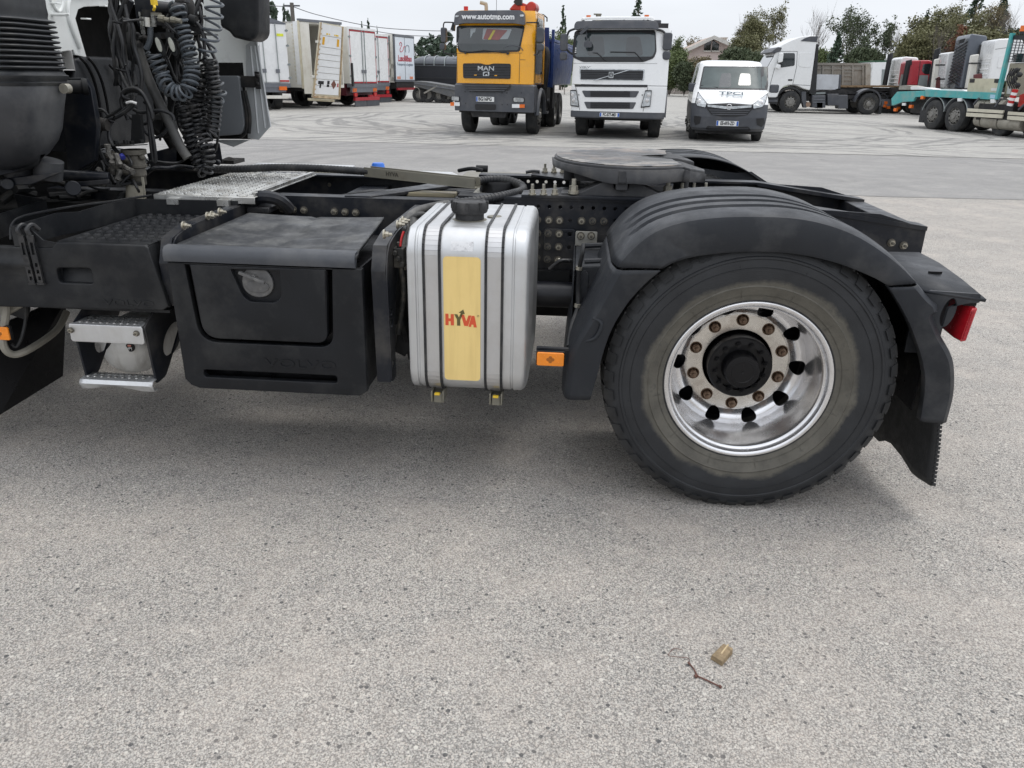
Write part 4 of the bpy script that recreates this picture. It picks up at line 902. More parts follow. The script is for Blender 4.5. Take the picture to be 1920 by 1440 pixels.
# mud flap with a ragged edge
b = MB(); rows = []; rf = random.Random(4)
for i in range(14):
    v = i / 13; rows.append([(1.31 + .055 * v * v + .02 * math.sin(v * 3) + (-.06 * w_), 2.60 + .52 * w_ ,   .55 - (.415 + rf.uniform(-.006, .006) + .02 * math.sin(w_ * 9)) * v) for w_ in [j / 12 for j in range(13)]])
b.grid(rows)
m_flap = mat('ribbed flap rubber', (.018, .019, .02), .6, var=.2, vs=9, bump=.6, bs=160)
tp('mud_flap', b, m_flap, solid=.012)
b = MB()
for k in range(26):
    v = k / 25; x = 1.31 + .055 * v * v + .02 * math.sin(v * 3); b.box(x - .010, x + .004, 2.594, 2.60, .55 - .41 * v - .006, .55 - .41 * v + .004)
tp('flap_edge_rib', b, m_flap, kind='stuff')
b = MB(); b.box(1.20, 1.215, 2.78, 2.83, .50, .56); tp('flap_clip', b, M_gsteel)
# ---- fifth wheel coupling
PZ_ = 1.15
b = MB(); px_out = [(1320, 326), (1314, 333), (1240, 333), (1213, 318), (1195, 309), (1168, 312), (1140, 312), (1095, 302), (1050, 292), (1040, 287), (1044, 279), (1062, 277), (1100, 275), (1160, 276), (1205, 279), (1240, 283), (1258, 288), (1302, 307), (1302, 310), (1285, 310)]
def q5(px, py): v = P(px, py, Z=PZ_); return (v.x, v.y)
cx5, cy5, rx5, ry5 = .245, 3.875, .345, .475
disc = [(cx5 + rx5 * math.cos(a), cy5 + ry5 * math.sin(a)) for a in [R(48 + (312 - 48) * i / 44) for i in range(45)]]
def dscale(p, s): return (cx5 + (p[0] - cx5) * s, cy5 + (p[1] - cy5) * s)
nearramp = [(.50, 3.505), (.58, 3.60), (.595, 3.70), (.50, 3.79), (.36, 3.84), (.33, 3.875), (.36, 3.91), (.50, 3.96), (.595, 4.05), (.58, 4.15), (.50, 4.245)]
full = disc + nearramp
def droop(mb, x0=.46, k=.24): mb.v = [(x, y, z - max(0, x - x0) * k) for x, y, z in mb.v]; return mb
me_top = MB(); me_top.plate(full, [], 'XY', PZ_ - .030, PZ_, bevel=.006); droop(me_top)
m5 = bpy.data.materials.new('greasy plate'); m5.use_nodes = True; t = m5.node_tree; bb = t.nodes['Principled BSDF']; co = nd(t, 'TexCoord').outputs['Object']
sp5 = nd(t, 'Mapping'); sp5.inputs['Location'].default_value = (-(cx5 - TR.x), -(cy5 - TR.y), 0); t.links.new(co, sp5.inputs[0])
ln5 = nd(t, 'VectorMath', operation='LENGTH'); t.links.new(sp5.outputs[0], ln5.inputs[0])
n5 = noise(t, co, 7, 6, .6, 1.2); n6 = noise(t, co, 30, 6, .7)
ringv = mathn(t, 'ADD', ln5.outputs['Value'], mathn(t, 'MULTIPLY', n5, .12))
rw5 = mathn(t, 'MULTIPLY', mathn(t, 'ADD', mathn(t, 'SINE', mathn(t, 'MULTIPLY', ringv, 42.)), 1.), .5)
c5 = mixc(t, maprange(t, n5, .42, .58), (.028, .028, .03), (.30, .28, .25)); c5 = mixc(t, maprange(t, rw5, .6, .95, 0, .85), c5, (.02, .019, .018)); c5 = mixc(t, maprange(t, n6, .56, .64, 0, .9), c5, (.012, .011, .010))
c5 = mixc(t, maprange(t, noise(t, co, 4, 4), .52, .68, 0, .6), c5, (.35, .27, .21))
t.links.new(c5, bb.inputs['Base Color']); t.links.new(maprange(t, n5, .3, .7, .25, .55), bb.inputs['Roughness']); bb.inputs['Metallic'].default_value = .3
bp = nd(t, 'Bump', Strength=.6, Distance=.006); t.links.new(mathn(t, 'ADD', n6, rw5), bp.inputs['Height']); t.links.new(bp.outputs[0], bb.inputs['Normal'])
M_cast = mat('cast steel', (.040, .041, .044), .6, var=.25, vs=9, bump=.4, bs=160, dirt=(.11, .10, .085), damt=.35, ds=9)
cpl = tp('fifth_wheel_plate', me_top, M_cast)
b = MB(); b.plate([dscale(p, .97) for p in disc] + [(.46, 3.58), (.45, 3.76), (.35, 3.82), (.31, 3.875), (.35, 3.93), (.45, 3.99), (.46, 4.18)], [], 'XY', PZ_ + .0005, PZ_ + .004, bevel=.001); tp('greased_top', b, m5, cpl)
def sdepth(x): return .014 + .030 * math.exp(-((x - .18) / .13) ** 2) + (.022 * min(1, max(0, (x - .24) / .08)))
for sgn in (-1, 1):   # skirt below the rim, deepest over the pivot
    edge_ = [(cx5 + rx5 * math.cos(a), cy5 + sgn * ry5 * abs(math.sin(a))) for a in [R(180 - 132 * i / 26) for i in range(27)]] + [(.50, cy5 + sgn * .370), (.55, cy5 + sgn * .30), (.58, cy5 + sgn * .275)]
    rows = []
    for x, y in edge_:
        dz_ = max(0, x - .46) * .24; rows.append([(x, y, PZ_ - .012 - dz_), (x, y - sgn * .0, PZ_ - .02 - sdepth(x) - dz_ * .4), (x, y - sgn * .03, PZ_ - .02 - sdepth(x) - dz_ * .4)])
    b = MB(); b.grid(rows); tp('plate_skirt', b, M_cast, cpl, solid=.012 * sgn, ang=40)
b = MB(); b.box(.0, .5, 3.62, 3.66, PZ_ - .09, PZ_ - .03); b.box(.0, .5, 4.08, 4.12, PZ_ - .09, PZ_ - .03)
tp('plate_rib', b, M_cast, cpl)
pxp = P(1178, 350, Y=3.47)
for sgn in (-1, 1):
    yc = cy5 + sgn * .385; b = MB(); X0 = .205
    ped = round_poly([(X0 - .26, 1.012), (X0 - .26, 1.028), (X0 - .17, 1.034), (X0 - .09, 1.075), (X0 - .06, 1.095), (X0 - .035, 1.09), (X0 - .03, 1.05), (X0 + .03, 1.05), (X0 + .035, 1.09), (X0 + .06, 1.095), (X0 + .09, 1.075), (X0 + .17, 1.034), (X0 + .30, 1.028), (X0 + .30, 1.012)], .01)
    b.plate(ped, [], 'XZ', yc - .05, yc + .05, bevel=.004); pd = tp('pedestal', b, M_cast)
    b = MB(); b.box(X0 - .026, X0 + .026, yc - .085, yc + .085, 1.050, 1.082); b.box(X0 - .019, X0 + .019, yc - .10, yc + .10, 1.082, 1.135); tp('pivot_pin', b, M_cast, pd, bevel=.004)
# mounting plate and studs
b = MB(); b.plate([(-.225, WEB - .02), (.80, WEB - .02), (.80, WEB + .15), (.60, 3.7), (.45, 4.0), (.48, FWEB - .12), (.48, FWEB + .02), (-.225, FWEB + .02), (-.225, FWEB - .12), (-.02, 3.98), (-.02, 3.70), (-.225, WEB + .12)], [], 'XY', zr + .0105, zr + .0225, bevel=.001); tp('mounting_plate', b, M_frame)
sb = MB(); sb.cyl((0, 0, 0), (0, 0, .006), .017, n=14); sb.prism(hexring(.0125, 0, 0), 'XY', .006, .022); sb.cyl((0, 0, .022), (0, 0, .045), .007, n=8); ME_stud = sb.mesh('stud', M_zinc)
sb = MB(); sb.cyl((0, 0, 0), (0, 0, .012), .024, n=16); sb.prism(hexring(.019, 0, 0), 'XY', .012, .034); sb.cyl((0, 0, .034), (0, 0, .062), .010, n=10); ME_studb = sb.mesh('stud', M_zinc)
for px in (998, 1019, 1040): at_(ME_stud, 'stud', P(px, 365, Z=zr + .024))
for px, py in ((1021.7, 319), (1038.5, 319.5), (1055, 320)): at_(ME_stud, 'stud', P(px, py + 4, Z=zr + .024))
for px, py in ((1075, 363), (1251, 363)): at_(ME_studb, 'stud', P(px, py, Z=1.028))
for px, py in ((1080, 333),): at_(ME_studb, 'stud', P(px, py, Z=1.028))
for px in (1278, 1300, 1322): at_(ME_stud, 'stud', P(px, 362, Z=zr + .024))
for x, y in ((-.02, 4.0), (.45, 4.0), (.5, 3.75)): b = MB(); b.cyl((x, y, zr + .02), (x, y, PZ_ - .05), .035); tp('locking_gear', b, M_cast)
b = MB(); b.tube([P(860, 320, Y=4.15), P(885, 316, Y=4.1), P(905, 320, Y=4.1)], .01, 8, 4); q = P(893, 316, Y=4.12); b.cyl(q, q + Vector((.06, 0, 0)), .018); tp('air_fitting', b, M_dark)
b = MB(); b.tube([P(986, 323, Y=4.2), P(1000, 321, Y=4.2), P(1012, 322, Y=4.2)], .008, 8, 4); tp('hose', b, M_rubber)
# ---- far-side box, stretched long and low to block light leaking under the truck
b = MB(); b.box(-1.5, -.15, 4.5, 5.0, .36, .9); tp('far_shade_box', b, M_dark)
def tangle():
    r_ = random.Random(17)
    for k in range(13):
        x = r_.uniform(318, 384); y = r_.uniform(-10, 90); Yd = r_.uniform(3.62, 3.8); pts = [(x, y, Yd)]
        for j in range(5): x += r_.uniform(-14, 16); y += r_.uniform(22, 46); pts.append((min(408, max(300, x)), y, Yd + r_.uniform(-.03, .03)))
        hose('hose', sp(*pts), r_.choice((.005, .006, .0075)), M_coilb, k=6, n=7)
    for k in range(6):
        x = r_.uniform(200, 250); pts = [(x, -20, 3.5)]; y = -20
        for j in range(5): x += r_.uniform(-10, 12); y += 36; pts.append((x, y, 3.5 + r_.uniform(-.04, .04)))
        hose('hose', sp(*pts), r_.choice((.005, .007)), M_rubber, k=6, n=7)
    for k in range(7):
        x, y = r_.uniform(150, 260), r_.uniform(290, 345); hose('hose', sp((x, y, 3.32), (x + r_.uniform(-25, 25), y + r_.uniform(8, 20), 3.3), (x + r_.uniform(-40, 40), y + r_.uniform(10, 35), 3.32)), .006, M_rubber, k=6, n=7)
def rdv(k):
    r_ = random.Random(k); return Vector((r_.uniform(-1, 1), r_.uniform(-.6, .2), r_.uniform(-1, 1))).normalized()
# ---- back of the cab
CX = -2.35
def yz(X, *pts): return [(P(a, c, X=X).y, P(a, c, X=X).z) for a, c in pts]
op = yz(CX, (163, 108), (142, 35), (147, 18), (158, 13), (345, 4), (350, 120))
outer = [(2.56, 2.6), (2.56, 1.45)] + yz(CX, (138, 94), (141, 103)) + op[:5] + [(op[4][0] + .05, op[5][1])] + [(5.07, 1.40), (5.07, 2.6)]
b = MB(); b.plate(outer, [], 'YZ', CX - .03, CX, bevel=.004)
cab = tp('cab_rear_wall', b, M_white)
b = MB(); b.tube([Vector((CX + .004, y, z)) for y, z in [(op[0][0] - .05, op[0][1] + .04), (op[1][0] - .06, op[1][1]), (op[2][0] - .05, op[2][1] + .05), (op[3][0], op[3][1] + .05), (op[4][0], op[4][1] + .05)]], .010, 8, 5)
q = P(108, 8, X=CX + .003); b.tube([q + Vector((0, -.05, .12)), q + Vector((0, -.045, .02)), q + Vector((0, 0, -.03)), q + Vector((0, .045, .02)), q + Vector((0, .05, .12))], .007, 8, 6)
tp('pressed_rib', b, M_white, cab)
b = MB()
for px, py in ((95, 6), (186, 11), (152, 35)): q = P(px, py, X=CX); b.tube([q, q + Vector((.03, 0, 0)), q + Vector((.035, 0.02, 0))], .004, 6)
for px, py in ((97, 27),): q = P(px, py, X=CX); b.tube([q, q + Vector((.06, 0, .0)), q + Vector((.08, 0, .003))], lambda u: .010 * (1 - .5 * u), 6, 3)
tp('wall_stud', b, M_white, cab)
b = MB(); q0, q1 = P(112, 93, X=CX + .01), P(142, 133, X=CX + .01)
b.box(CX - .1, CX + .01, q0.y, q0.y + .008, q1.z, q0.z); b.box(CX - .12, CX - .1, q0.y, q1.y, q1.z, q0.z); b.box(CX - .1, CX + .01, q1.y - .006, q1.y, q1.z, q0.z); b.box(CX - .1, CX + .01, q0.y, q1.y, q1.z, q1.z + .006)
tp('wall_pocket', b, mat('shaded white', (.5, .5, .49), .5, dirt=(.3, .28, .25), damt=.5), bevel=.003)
b = MB(); b.box(-3.3, -2.75, 2.62, 4.2, .75, 2.5); b.box(-3.3, -2.75, 4.2, 5.02, 1.32, 2.5); b.box(-3.3, -2.36, 2.56, 2.60, 1.5, 2.5); b.box(-4.4, -3.3, 2.56, 5.07, 1.1, 3.2); tp('void_shade_backing', b, M_hole)  # black boxes standing in for the shade behind the cab wall opening
b = MB(); b.box(-4.4, -2.38, 2.545, 5.085, 1.9, 3.6); b.box(-4.45, -3.3, 2.545, 5.085, .55, 1.9); tp('cab_shell', b, M_white, bevel=.04)
# engine tunnel cover
b = MB(); prof = yz(-2.34, (140, 110), (160, 105), (238, 108), (262, 122), (280, 150), (290, 190), (294, 240), (282, 268), (140, 285))
b.plate(prof, [], 'YZ', -2.9, -2.34, bevel=.02); ec = tp('engine_cover', b, M_plastic)
b = MB()
for dpx in (0, 14):
    pts = [P(150 + dpx, 108, X=-2.325), P(163 + dpx, 122, X=-2.32), P(176 + dpx, 150, X=-2.318), P(186 + dpx, 190, X=-2.318), P(192 + dpx, 235, X=-2.32)]; b.tube(pts, .007, 6, 5)
b.tube([P(205, 122, X=-2.325), P(216, 135, X=-2.32), P(228, 165, X=-2.32), P(236, 205, X=-2.32)], .006, 6, 5)
tp('cover_seam', b, M_hub, ec)
b = MB(); b.cyl(P(120, 163, Y=3.15), P(160, 163, Y=3.2), .026, n=20); b.cyl(P(155, 163, Y=3.19), P(165, 163, Y=3.2), .032, n=20); tp('bearing_tube', b, M_dark)
b = MB(); b.plate([(P(x, y, Y=3.3).x, P(x, y, Y=3.3).z) for x, y in ((125, 146), (165, 146), (178, 165), (190, 235), (185, 300), (135, 330), (128, 240))], [], 'XZ', 3.27, 3.30, bevel=.004); tp('support_plate', b, M_frame)
# far side of the cab: inner face of the side deflector
b = MB(); FY2 = 5.06
g = lambda *pts: [(P(a, c, Y=FY2).x, P(a, c, Y=FY2).z) for a, c in pts]
b.plate(g((380, -60), (478, -60), (476, 20), (472, 70), (474, 120), (477, 180), (487, 258), (470, 262), (462, 200), (455, 117), (384, 117)), [], 'XZ', FY2, FY2 + .02, bevel=.003); dfl = tp('deflector_inner', b, M_white)
b = MB(); b.tube([P(372, 10, Y=5.05), P(371, 48, Y=5.05), P(378, 55, Y=5.05), P(383, 45, Y=5.05), P(381, 12, Y=5.05), P(376, 5, Y=5.05)], .005, 6, 5, closed=True); tp('pressed_rib', b, M_white, dfl)
b = MB(); 
b.plate(g((462, 85), (479, 72), (482, 78), (507, 238), (486, 262), (466, 259)), [], 'XZ', FY2 - .012, FY2 - .002, bevel=.002)
for x0_, x1_ in ((470, 484), (478, 497), (484, 505)): b.tube([P(x0_, 86, Y=FY2 - .014), P(x1_, 250 if x1_ < 490 else 240, Y=FY2 - .014)], .0055, 6)
b.tube([P(480, 68, Y=FY2 - .016), P(507, 238, Y=FY2 - .016)], .006, 6); tp('side_deflector', b, M_silver)
b = MB(); q0, q1 = P(450, 140, Y=5.0), P(486, 168, Y=5.0); b.box(q0.x, q1.x, 5.0, 5.012, P(460, 164, Y=5.0).z, P(450, 142, Y=5.0).z); q0, q1 = P(477, 134, Y=4.99), P(489, 167, Y=4.99); b.box(q0.x, q1.x, 4.985, 5.0, q1.z, q0.z)
for py in (142, 157): q = P(483, py, Y=4.985); b.lathe([(0, -.012), (.010, -.008), (.012, 0)], q, 'Y', 12)
tp('hinge', b, M_dark, bevel=.003)
b = MB(); b.prism(g((225, -120), (384, -120), (384, 117), (452, 117), (463, 190), (470, 262), (385, 262), (300, 232), (225, 228)), 'XZ', 5.12, 5.16); tp('recess_shade_panel', b, M_hole)  # flat black panel in place of the shade in the far opening
b = MB(); q = lambda a, c: (P(a, c, Y=4.98).x, P(a, c, Y=4.98).z)
b.plate(round_poly([q(396, 142), q(447, 142), q(458, 235), q(452, 252), q(398, 256)], .02), [], 'XZ', 4.98, 5.02, bevel=.004); tp('grey_flap', b, M_greypanel)
b = MB(); b.tube([P(455, 170, Y=5.0), P(463, 215, Y=5.0), P(462, 245, Y=5.0), P(450, 258, Y=5.0)], .012, 8, 6); b.tube([P(459, 170, Y=5.0), P(468, 215, Y=5.0), P(467, 250, Y=5.0)], .012, 8, 6); tp('seal_strip', b, M_dark)
b = MB(); q = lambda a, c: (P(a, c, Y=4.8).x, P(a, c, Y=4.8).z)
b.plate(round_poly([q(408, -40), q(483, -40), q(484, 60), q(480, 70), q(468, 78), q(436, 70), (q(430, 60)), q(412, 50)], .02), [], 'XZ', 4.80, 5.0, bevel=.02); tp('mirror_housing', b, M_plastic)
b = MB(); b.prism(g((420, 262), (470, 262), (440, 275), (400, 262)), 'XZ', 5.04, 5.06); tp('sill_edge', b, M_silver)
# ---- air intake with bellows
b = MB(); rings = []
sec = [(72, -60), (80, -20), (85, 2), (87, 14), (90, 26), (90, 34)]
y_ = 37
for k in range(10):
    tipx = 100 + k * 2.2; sec += [(tipx - 9, y_), (tipx - 1, y_ + 2.2), (tipx, y_ + 4), (tipx - 1, y_ + 6), (tipx - 9, y_ + 8)]; y_ += 9.6
sec += [(116, 134), (119, 137), (120, 140), (124, 142), (124, 148), (122, 150), (122, 153), (125, 155), (124, 160)]
def brings(sec, yb=3.0, y0_=2.72, y1_=3.08, xl=-2.62, shrink=0):
    rows = []
    for k, (px, py) in enumerate(sec):
        v = P(px, py, Y=yb); o = .0
        rows.append([(x, y, v.z) for x, y in rrect(xl, y0_ + (v.x + 1.94) * -.6 * 0, v.x, y1_, .07, 5)])
    return rows
def bellow_rows(sec, amp):
    rows = []
    for px, py in sec:
        v = P(px, py, Y=3.0); base = P(98 + (py - 40) * .21, py, Y=3.0).x; off = (v.x - base) * .9
        rows.append([(x, y, v.z) for x, y in rrect(-2.62 - off, 2.74 - off, v.x, 3.06 + off, .07, 5)])
    return rows
b.grid(bellow_rows(sec, 1), True); tp('intake_bellows', b, mat('bellows rubber', (.022, .024, .027), .5, var=.2, vs=6, dirt=(.08, .08, .075), damt=.4, ds=7), ang=60)
sec2 = [(121, 158), (123, 161), (123, 200), (124, 240), (121, 262), (112, 285), (98, 302), (78, 314), (50, 320)]
b = MB(); b.grid(bellow_rows(sec2, 0), True)
for px in (38, 92): v = P(px, 300, Y=2.98); v2 = P(px - 2, 333, Y=2.98); b.cyl(v, v2, .052, n=24)
tp('intake_pod', b, mat('pod plastic', (.040, .042, .047), .5, var=.3, vs=4, dirt=(.13, .13, .125), damt=.5, ds=4), ang=60)
b = MB(); q = P(128, 166, Y=2.98); b.cyl(q, q + Vector((0, -.03, 0)), .018, n=14); tp('pod_bolt', b, M_zinc)
b = MB(); b.hexa([P(-20, 350, Y=2.9), P(60, 346, Y=2.9), P(60, 346, Y=3.1), P(-20, 350, Y=3.1), P(-20, 338, Y=2.9), P(118, 322, Y=2.9), P(118, 322, Y=3.1), P(-20, 338, Y=3.1)]); b.cyl(P(14, 345, Y=2.88), P(14, 345, Y=3.0), .022, n=16)
b.cyl(P(120, 328, Y=3.2), P(205, 333, Y=3.25), .023, n=16)
b.hexa([P(130, 352, Y=3.1), P(205, 345, Y=3.1), P(205, 345, Y=3.2), P(130, 352, Y=3.2), P(132, 342, Y=3.1), P(205, 336, Y=3.1), P(205, 336, Y=3.2), P(132, 342, Y=3.2)]); b.cyl(P(137, 353, Y=3.06), P(137, 353, Y=3.2), .030, n=18)
tp('intake_bracket', b, M_frame, bevel=.003)
b = MB(); rl = random.Random(11)
for k in range(9):
    x_ = rl.uniform(-20, 230); y_2 = rl.uniform(345, 385); q = P(x_, y_2, Y=3.3); q2 = P(x_ + rl.uniform(30, 80), y_2 + rl.uniform(-12, 12), Y=3.4); b.tube([q, q.lerp(q2, .5) + Vector((0, 0, rl.uniform(-.02, .03))), q2], rl.uniform(.008, .02), 8, 5)
b.box(-2.4, -1.8, 3.3, 3.6, .70, .94); tp('engine_clutter', b, M_dark)
b = MB(); b.hexa([P(x, y, Y=yy) for x, y, yy in ((285, 320, 4.15), (400, 322, 4.15), (400, 322, 4.25), (285, 320, 4.25), (275, 288, 4.15), (345, 270, 4.15), (345, 270, 4.25), (275, 288, 4.25))])
b.hexa([P(x, y, Y=yy) for x, y, yy in ((330, 320, 4.15), (418, 306, 4.15), (418, 306, 4.25), (330, 320, 4.25), (330, 274, 4.15), (412, 268, 4.15), (412, 268, 4.25), (330, 274, 4.25))]); q = P(409, 304, Y=4.13); b.lathe([(0, -.02), (.014, -.015), (.016, 0)], q, 'Y', 12)
tp('cross_bracket', b, M_frame, bevel=.004)
b = MB(); b.box(P(415, 300, Y=4.3).x, P(445, 300, Y=4.3).x, 4.25, 4.4, P(430, 306, Y=4.3).z, P(430, 299, Y=4.3).z); b.tube([P(415, 304, Y=4.25), P(430, 298, Y=4.3), P(442, 303, Y=4.3)], .012, 8, 3); tp('rope_hook', b, M_dark)
# ---- hose tower behind the cab
HY = 3.60
b = MB(); gg = lambda *pts: [(P(a, c, Y=HY).x, P(a, c, Y=HY).z) for a, c in pts]
b.plate(gg((240, -30), (280, -30), (282, 30), (372, 44), (372, 62), (300, 62), (262, 68), (250, 40)), [circ(*gg((253, 34))[0], .004, 8), circ(*gg((254, 46))[0], .004, 8), circ(*gg((300, 50))[0], .004, 8)], 'XZ', HY + .03, HY + .05, bevel=.002)
b.box(gg((280, 0))[0][0], gg((372, 0))[0][0], HY + .03, HY + .16, gg((330, 63))[0][1], gg((330, 60))[0][1])
tp('hose_mast', b, M_frame)
b = MB(); q = P(252, 78, Y=3.66); b.hexa([P(*k[:2], Y=k[2]) for k in ((232, 82, 3.6), (270, 86, 3.6), (270, 86, 3.75), (232, 82, 3.75), (236, 60, 3.6), (262, 60, 3.6), (262, 60, 3.75), (236, 60, 3.75))]); b.cyl(P(262, 74, Y=3.6), P(274, 71, Y=3.58), .014, n=10); tp('mast_clamp', b, M_dark, bevel=.01)
hose('thick_pipe', sp((254, 78, 3.58), (262, 100, 3.58), (275, 140, 3.56), (295, 185, 3.54), (318, 232, 3.52), (338, 275, 3.50), (352, 296, 3.50)), .0215, M_foam, 0)
b = MB()
for py in (84, 112, 124): b.cyl(P(255 + (py - 78) * .33, py, Y=3.58), P(257.5 + (py - 78) * .33, py + 6, Y=3.58), .0235, n=16)
tp('pipe_tape', b, M_dark)
b = MB(); q0, q1 = P(274, 18, Y=3.5), P(276, 50, Y=3.5); b.cyl(q0, q0.lerp(q1, .45), .018, n=16); cn = tp('coupling', b, M_dark)
b = MB(); b.cyl(q0.lerp(q1, .45), q1, .021, n=18); b.box(q0.x - .026, q0.x - .018, 3.48, 3.50, q1.z - .03, q0.z - .01); b.box(q0.x + .022, q0.x + .036, 3.49, 3.5, q1.z, q0.z - .02); tp('steel_sleeve', b, mat('satin steel', (.55, .55, .52), .3, metal=.9, var=.1, vs=20, dirt=(.3, .28, .22), damt=.4, ds=25), cn)
hose('ribbed_hose', sp((282, 50, 3.5), (282, 66, 3.5), (280, 80, 3.5), (274, 92, 3.5)), .011, M_coil, .009)
b = MB(); b.box(P(286, 0, Y=3.48).x, P(293, 0, Y=3.48).x, 3.46, 3.49, P(286, 10, Y=3.48).z, P(286, -8, Y=3.48).z); b.tube([P(288, 8, Y=3.47), P(290, 14, Y=3.46), P(288, 19, Y=3.47)], .006, 8, 3); tp('yellow_tap', b, M_yel2, bevel=.003)
b = MB(); b.cyl(P(290, 12, Y=3.58), P(324, 16, Y=3.62), .024, n=16); b.cyl(P(322, 18, Y=3.6), P(346, 22, Y=3.6), .034, n=16); b.box(P(326, -5, Y=3.6).x, P(345, 0, Y=3.6).x, 3.6, 3.66, P(330, 4, Y=3.6).z, P(330, -10, Y=3.6).z); tp('air_valve', b, M_frame, bevel=.003)
b = MB(); b.box(P(282, 0, Y=3.52).x, P(300, 0, Y=3.52).x, 3.5, 3.52, P(285, 30, Y=3.52).z, P(285, 24, Y=3.52).z); b.cyl(P(298, 34, Y=3.5), P(308, 36, Y=3.5), .015, n=8); b.cyl(P(308, 36, Y=3.5), P(318, 38, Y=3.5), .010, n=10); b.cyl(P(321, 37, Y=3.5), P(330, 38, Y=3.5), .013, n=8); b.cyl(P(330, 38, Y=3.5), P(340, 40, Y=3.5), .010, n=10)
tp('brass_fitting', b, M_gsteel)
b = MB(); b.sphere(P(358, 22, Y=3.75), .022, .03, .06); b.box(P(350, 0, Y=3.7).x, P(372, 0, Y=3.7).x, 3.68, 3.76, P(360, 30, Y=3.7).z, P(360, 27, Y=3.7).z); b.cyl(P(356, 36, Y=3.6), P(368, 40, Y=3.6), .022, n=14); tp('socket', b, M_dark)
for dx in (0, 24):
    b = MB(); c = P(303 + dx, 88, Y=3.52); el = [(c.x + (.017 * math.cos(t)) + .010 * -math.sin(t), c.z + .042 * math.sin(t)) for t in [2 * math.pi * i / 24 for i in range(24)]]
    b.plate(el, [], 'XZ', 3.50, 3.52, bevel=.004); b.box(c.x - .03, c.x + .01, 3.51, 3.56, c.z + .035, c.z + .055); gh = tp('glad_hand', b, M_dark)
    b = MB(); b.plate([(c.x + (x - c.x) * .62, c.z + .008 + (z - c.z) * .68) for x, z in el], [], 'XZ', 3.494, 3.501, bevel=.001); tp('glad_hand_plate', b, mat('pale cast plate', (.42, .43, .38), .5, var=.15, vs=40), gh)
def coil(pts, Rc, turns, r, m): b = MB(); b.coil([P(a, c, Y=y) for a, c, y in pts], Rc, turns, r); tp('coiled_air_hose', b, m)
coil(((287, 98, 3.5), (292, 112, 3.5), (300, 130, 3.5), (306, 145, 3.5), (312, 160, 3.48), (325, 172, 3.48), (340, 175, 3.48), (352, 168, 3.48), (358, 150, 3.5), (360, 130, 3.52), (356, 105, 3.52), (350, 80, 3.54), (342, 55, 3.55), (336, 30, 3.55), (330, 8, 3.56)), .030, 26, .0062, M_coil)
coil(((402, -30, 3.6), (402, 0, 3.6), (400, 40, 3.6), (392, 80, 3.6), (386, 105, 3.6)), .036, 6.5, .006, M_coil)
coil(((392, 108, 3.62), (396, 125, 3.62), (398, 145, 3.62), (402, 165, 3.62), (404, 190, 3.62), (402, 220, 3.62), (398, 245, 3.62), (388, 255, 3.6)), .026, 17, .0065, M_coilb)
coil(((372, 120, 3.66), (378, 150, 3.66), (372, 180, 3.66), (374, 205, 3.66), (378, 230, 3.64), (382, 250, 3.6), (388, 275, 3.58), (391, 300, 3.57), (386, 322, 3.56), (376, 318, 3.56), (370, 300, 3.56), (364, 285, 3.56), (357, 262, 3.56), (350, 235, 3.56), (345, 210, 3.56), (340, 195, 3.56)), .026, 36, .0065, M_coilb)
coil(((360, 190, 3.6), (364, 215, 3.6), (368, 240, 3.6), (372, 262, 3.58), (382, 280, 3.56)), .028, 11, .006, M_coilb)
coil(((352, 140, 3.66), (362, 175, 3.66), (366, 205, 3.64), (352, 240, 3.62), (362, 275, 3.6), (378, 290, 3.6)), .024, 19, .0062, M_coilb)
coil(((385, 112, 3.68), (388, 150, 3.68), (384, 200, 3.68), (386, 240, 3.66)), .022, 13, .006, M_coilb)
coil(((405, 150, 3.64), (414, 170, 3.64), (410, 186, 3.64), (400, 200, 3.64)), .022, 4, .0058, M_coil)
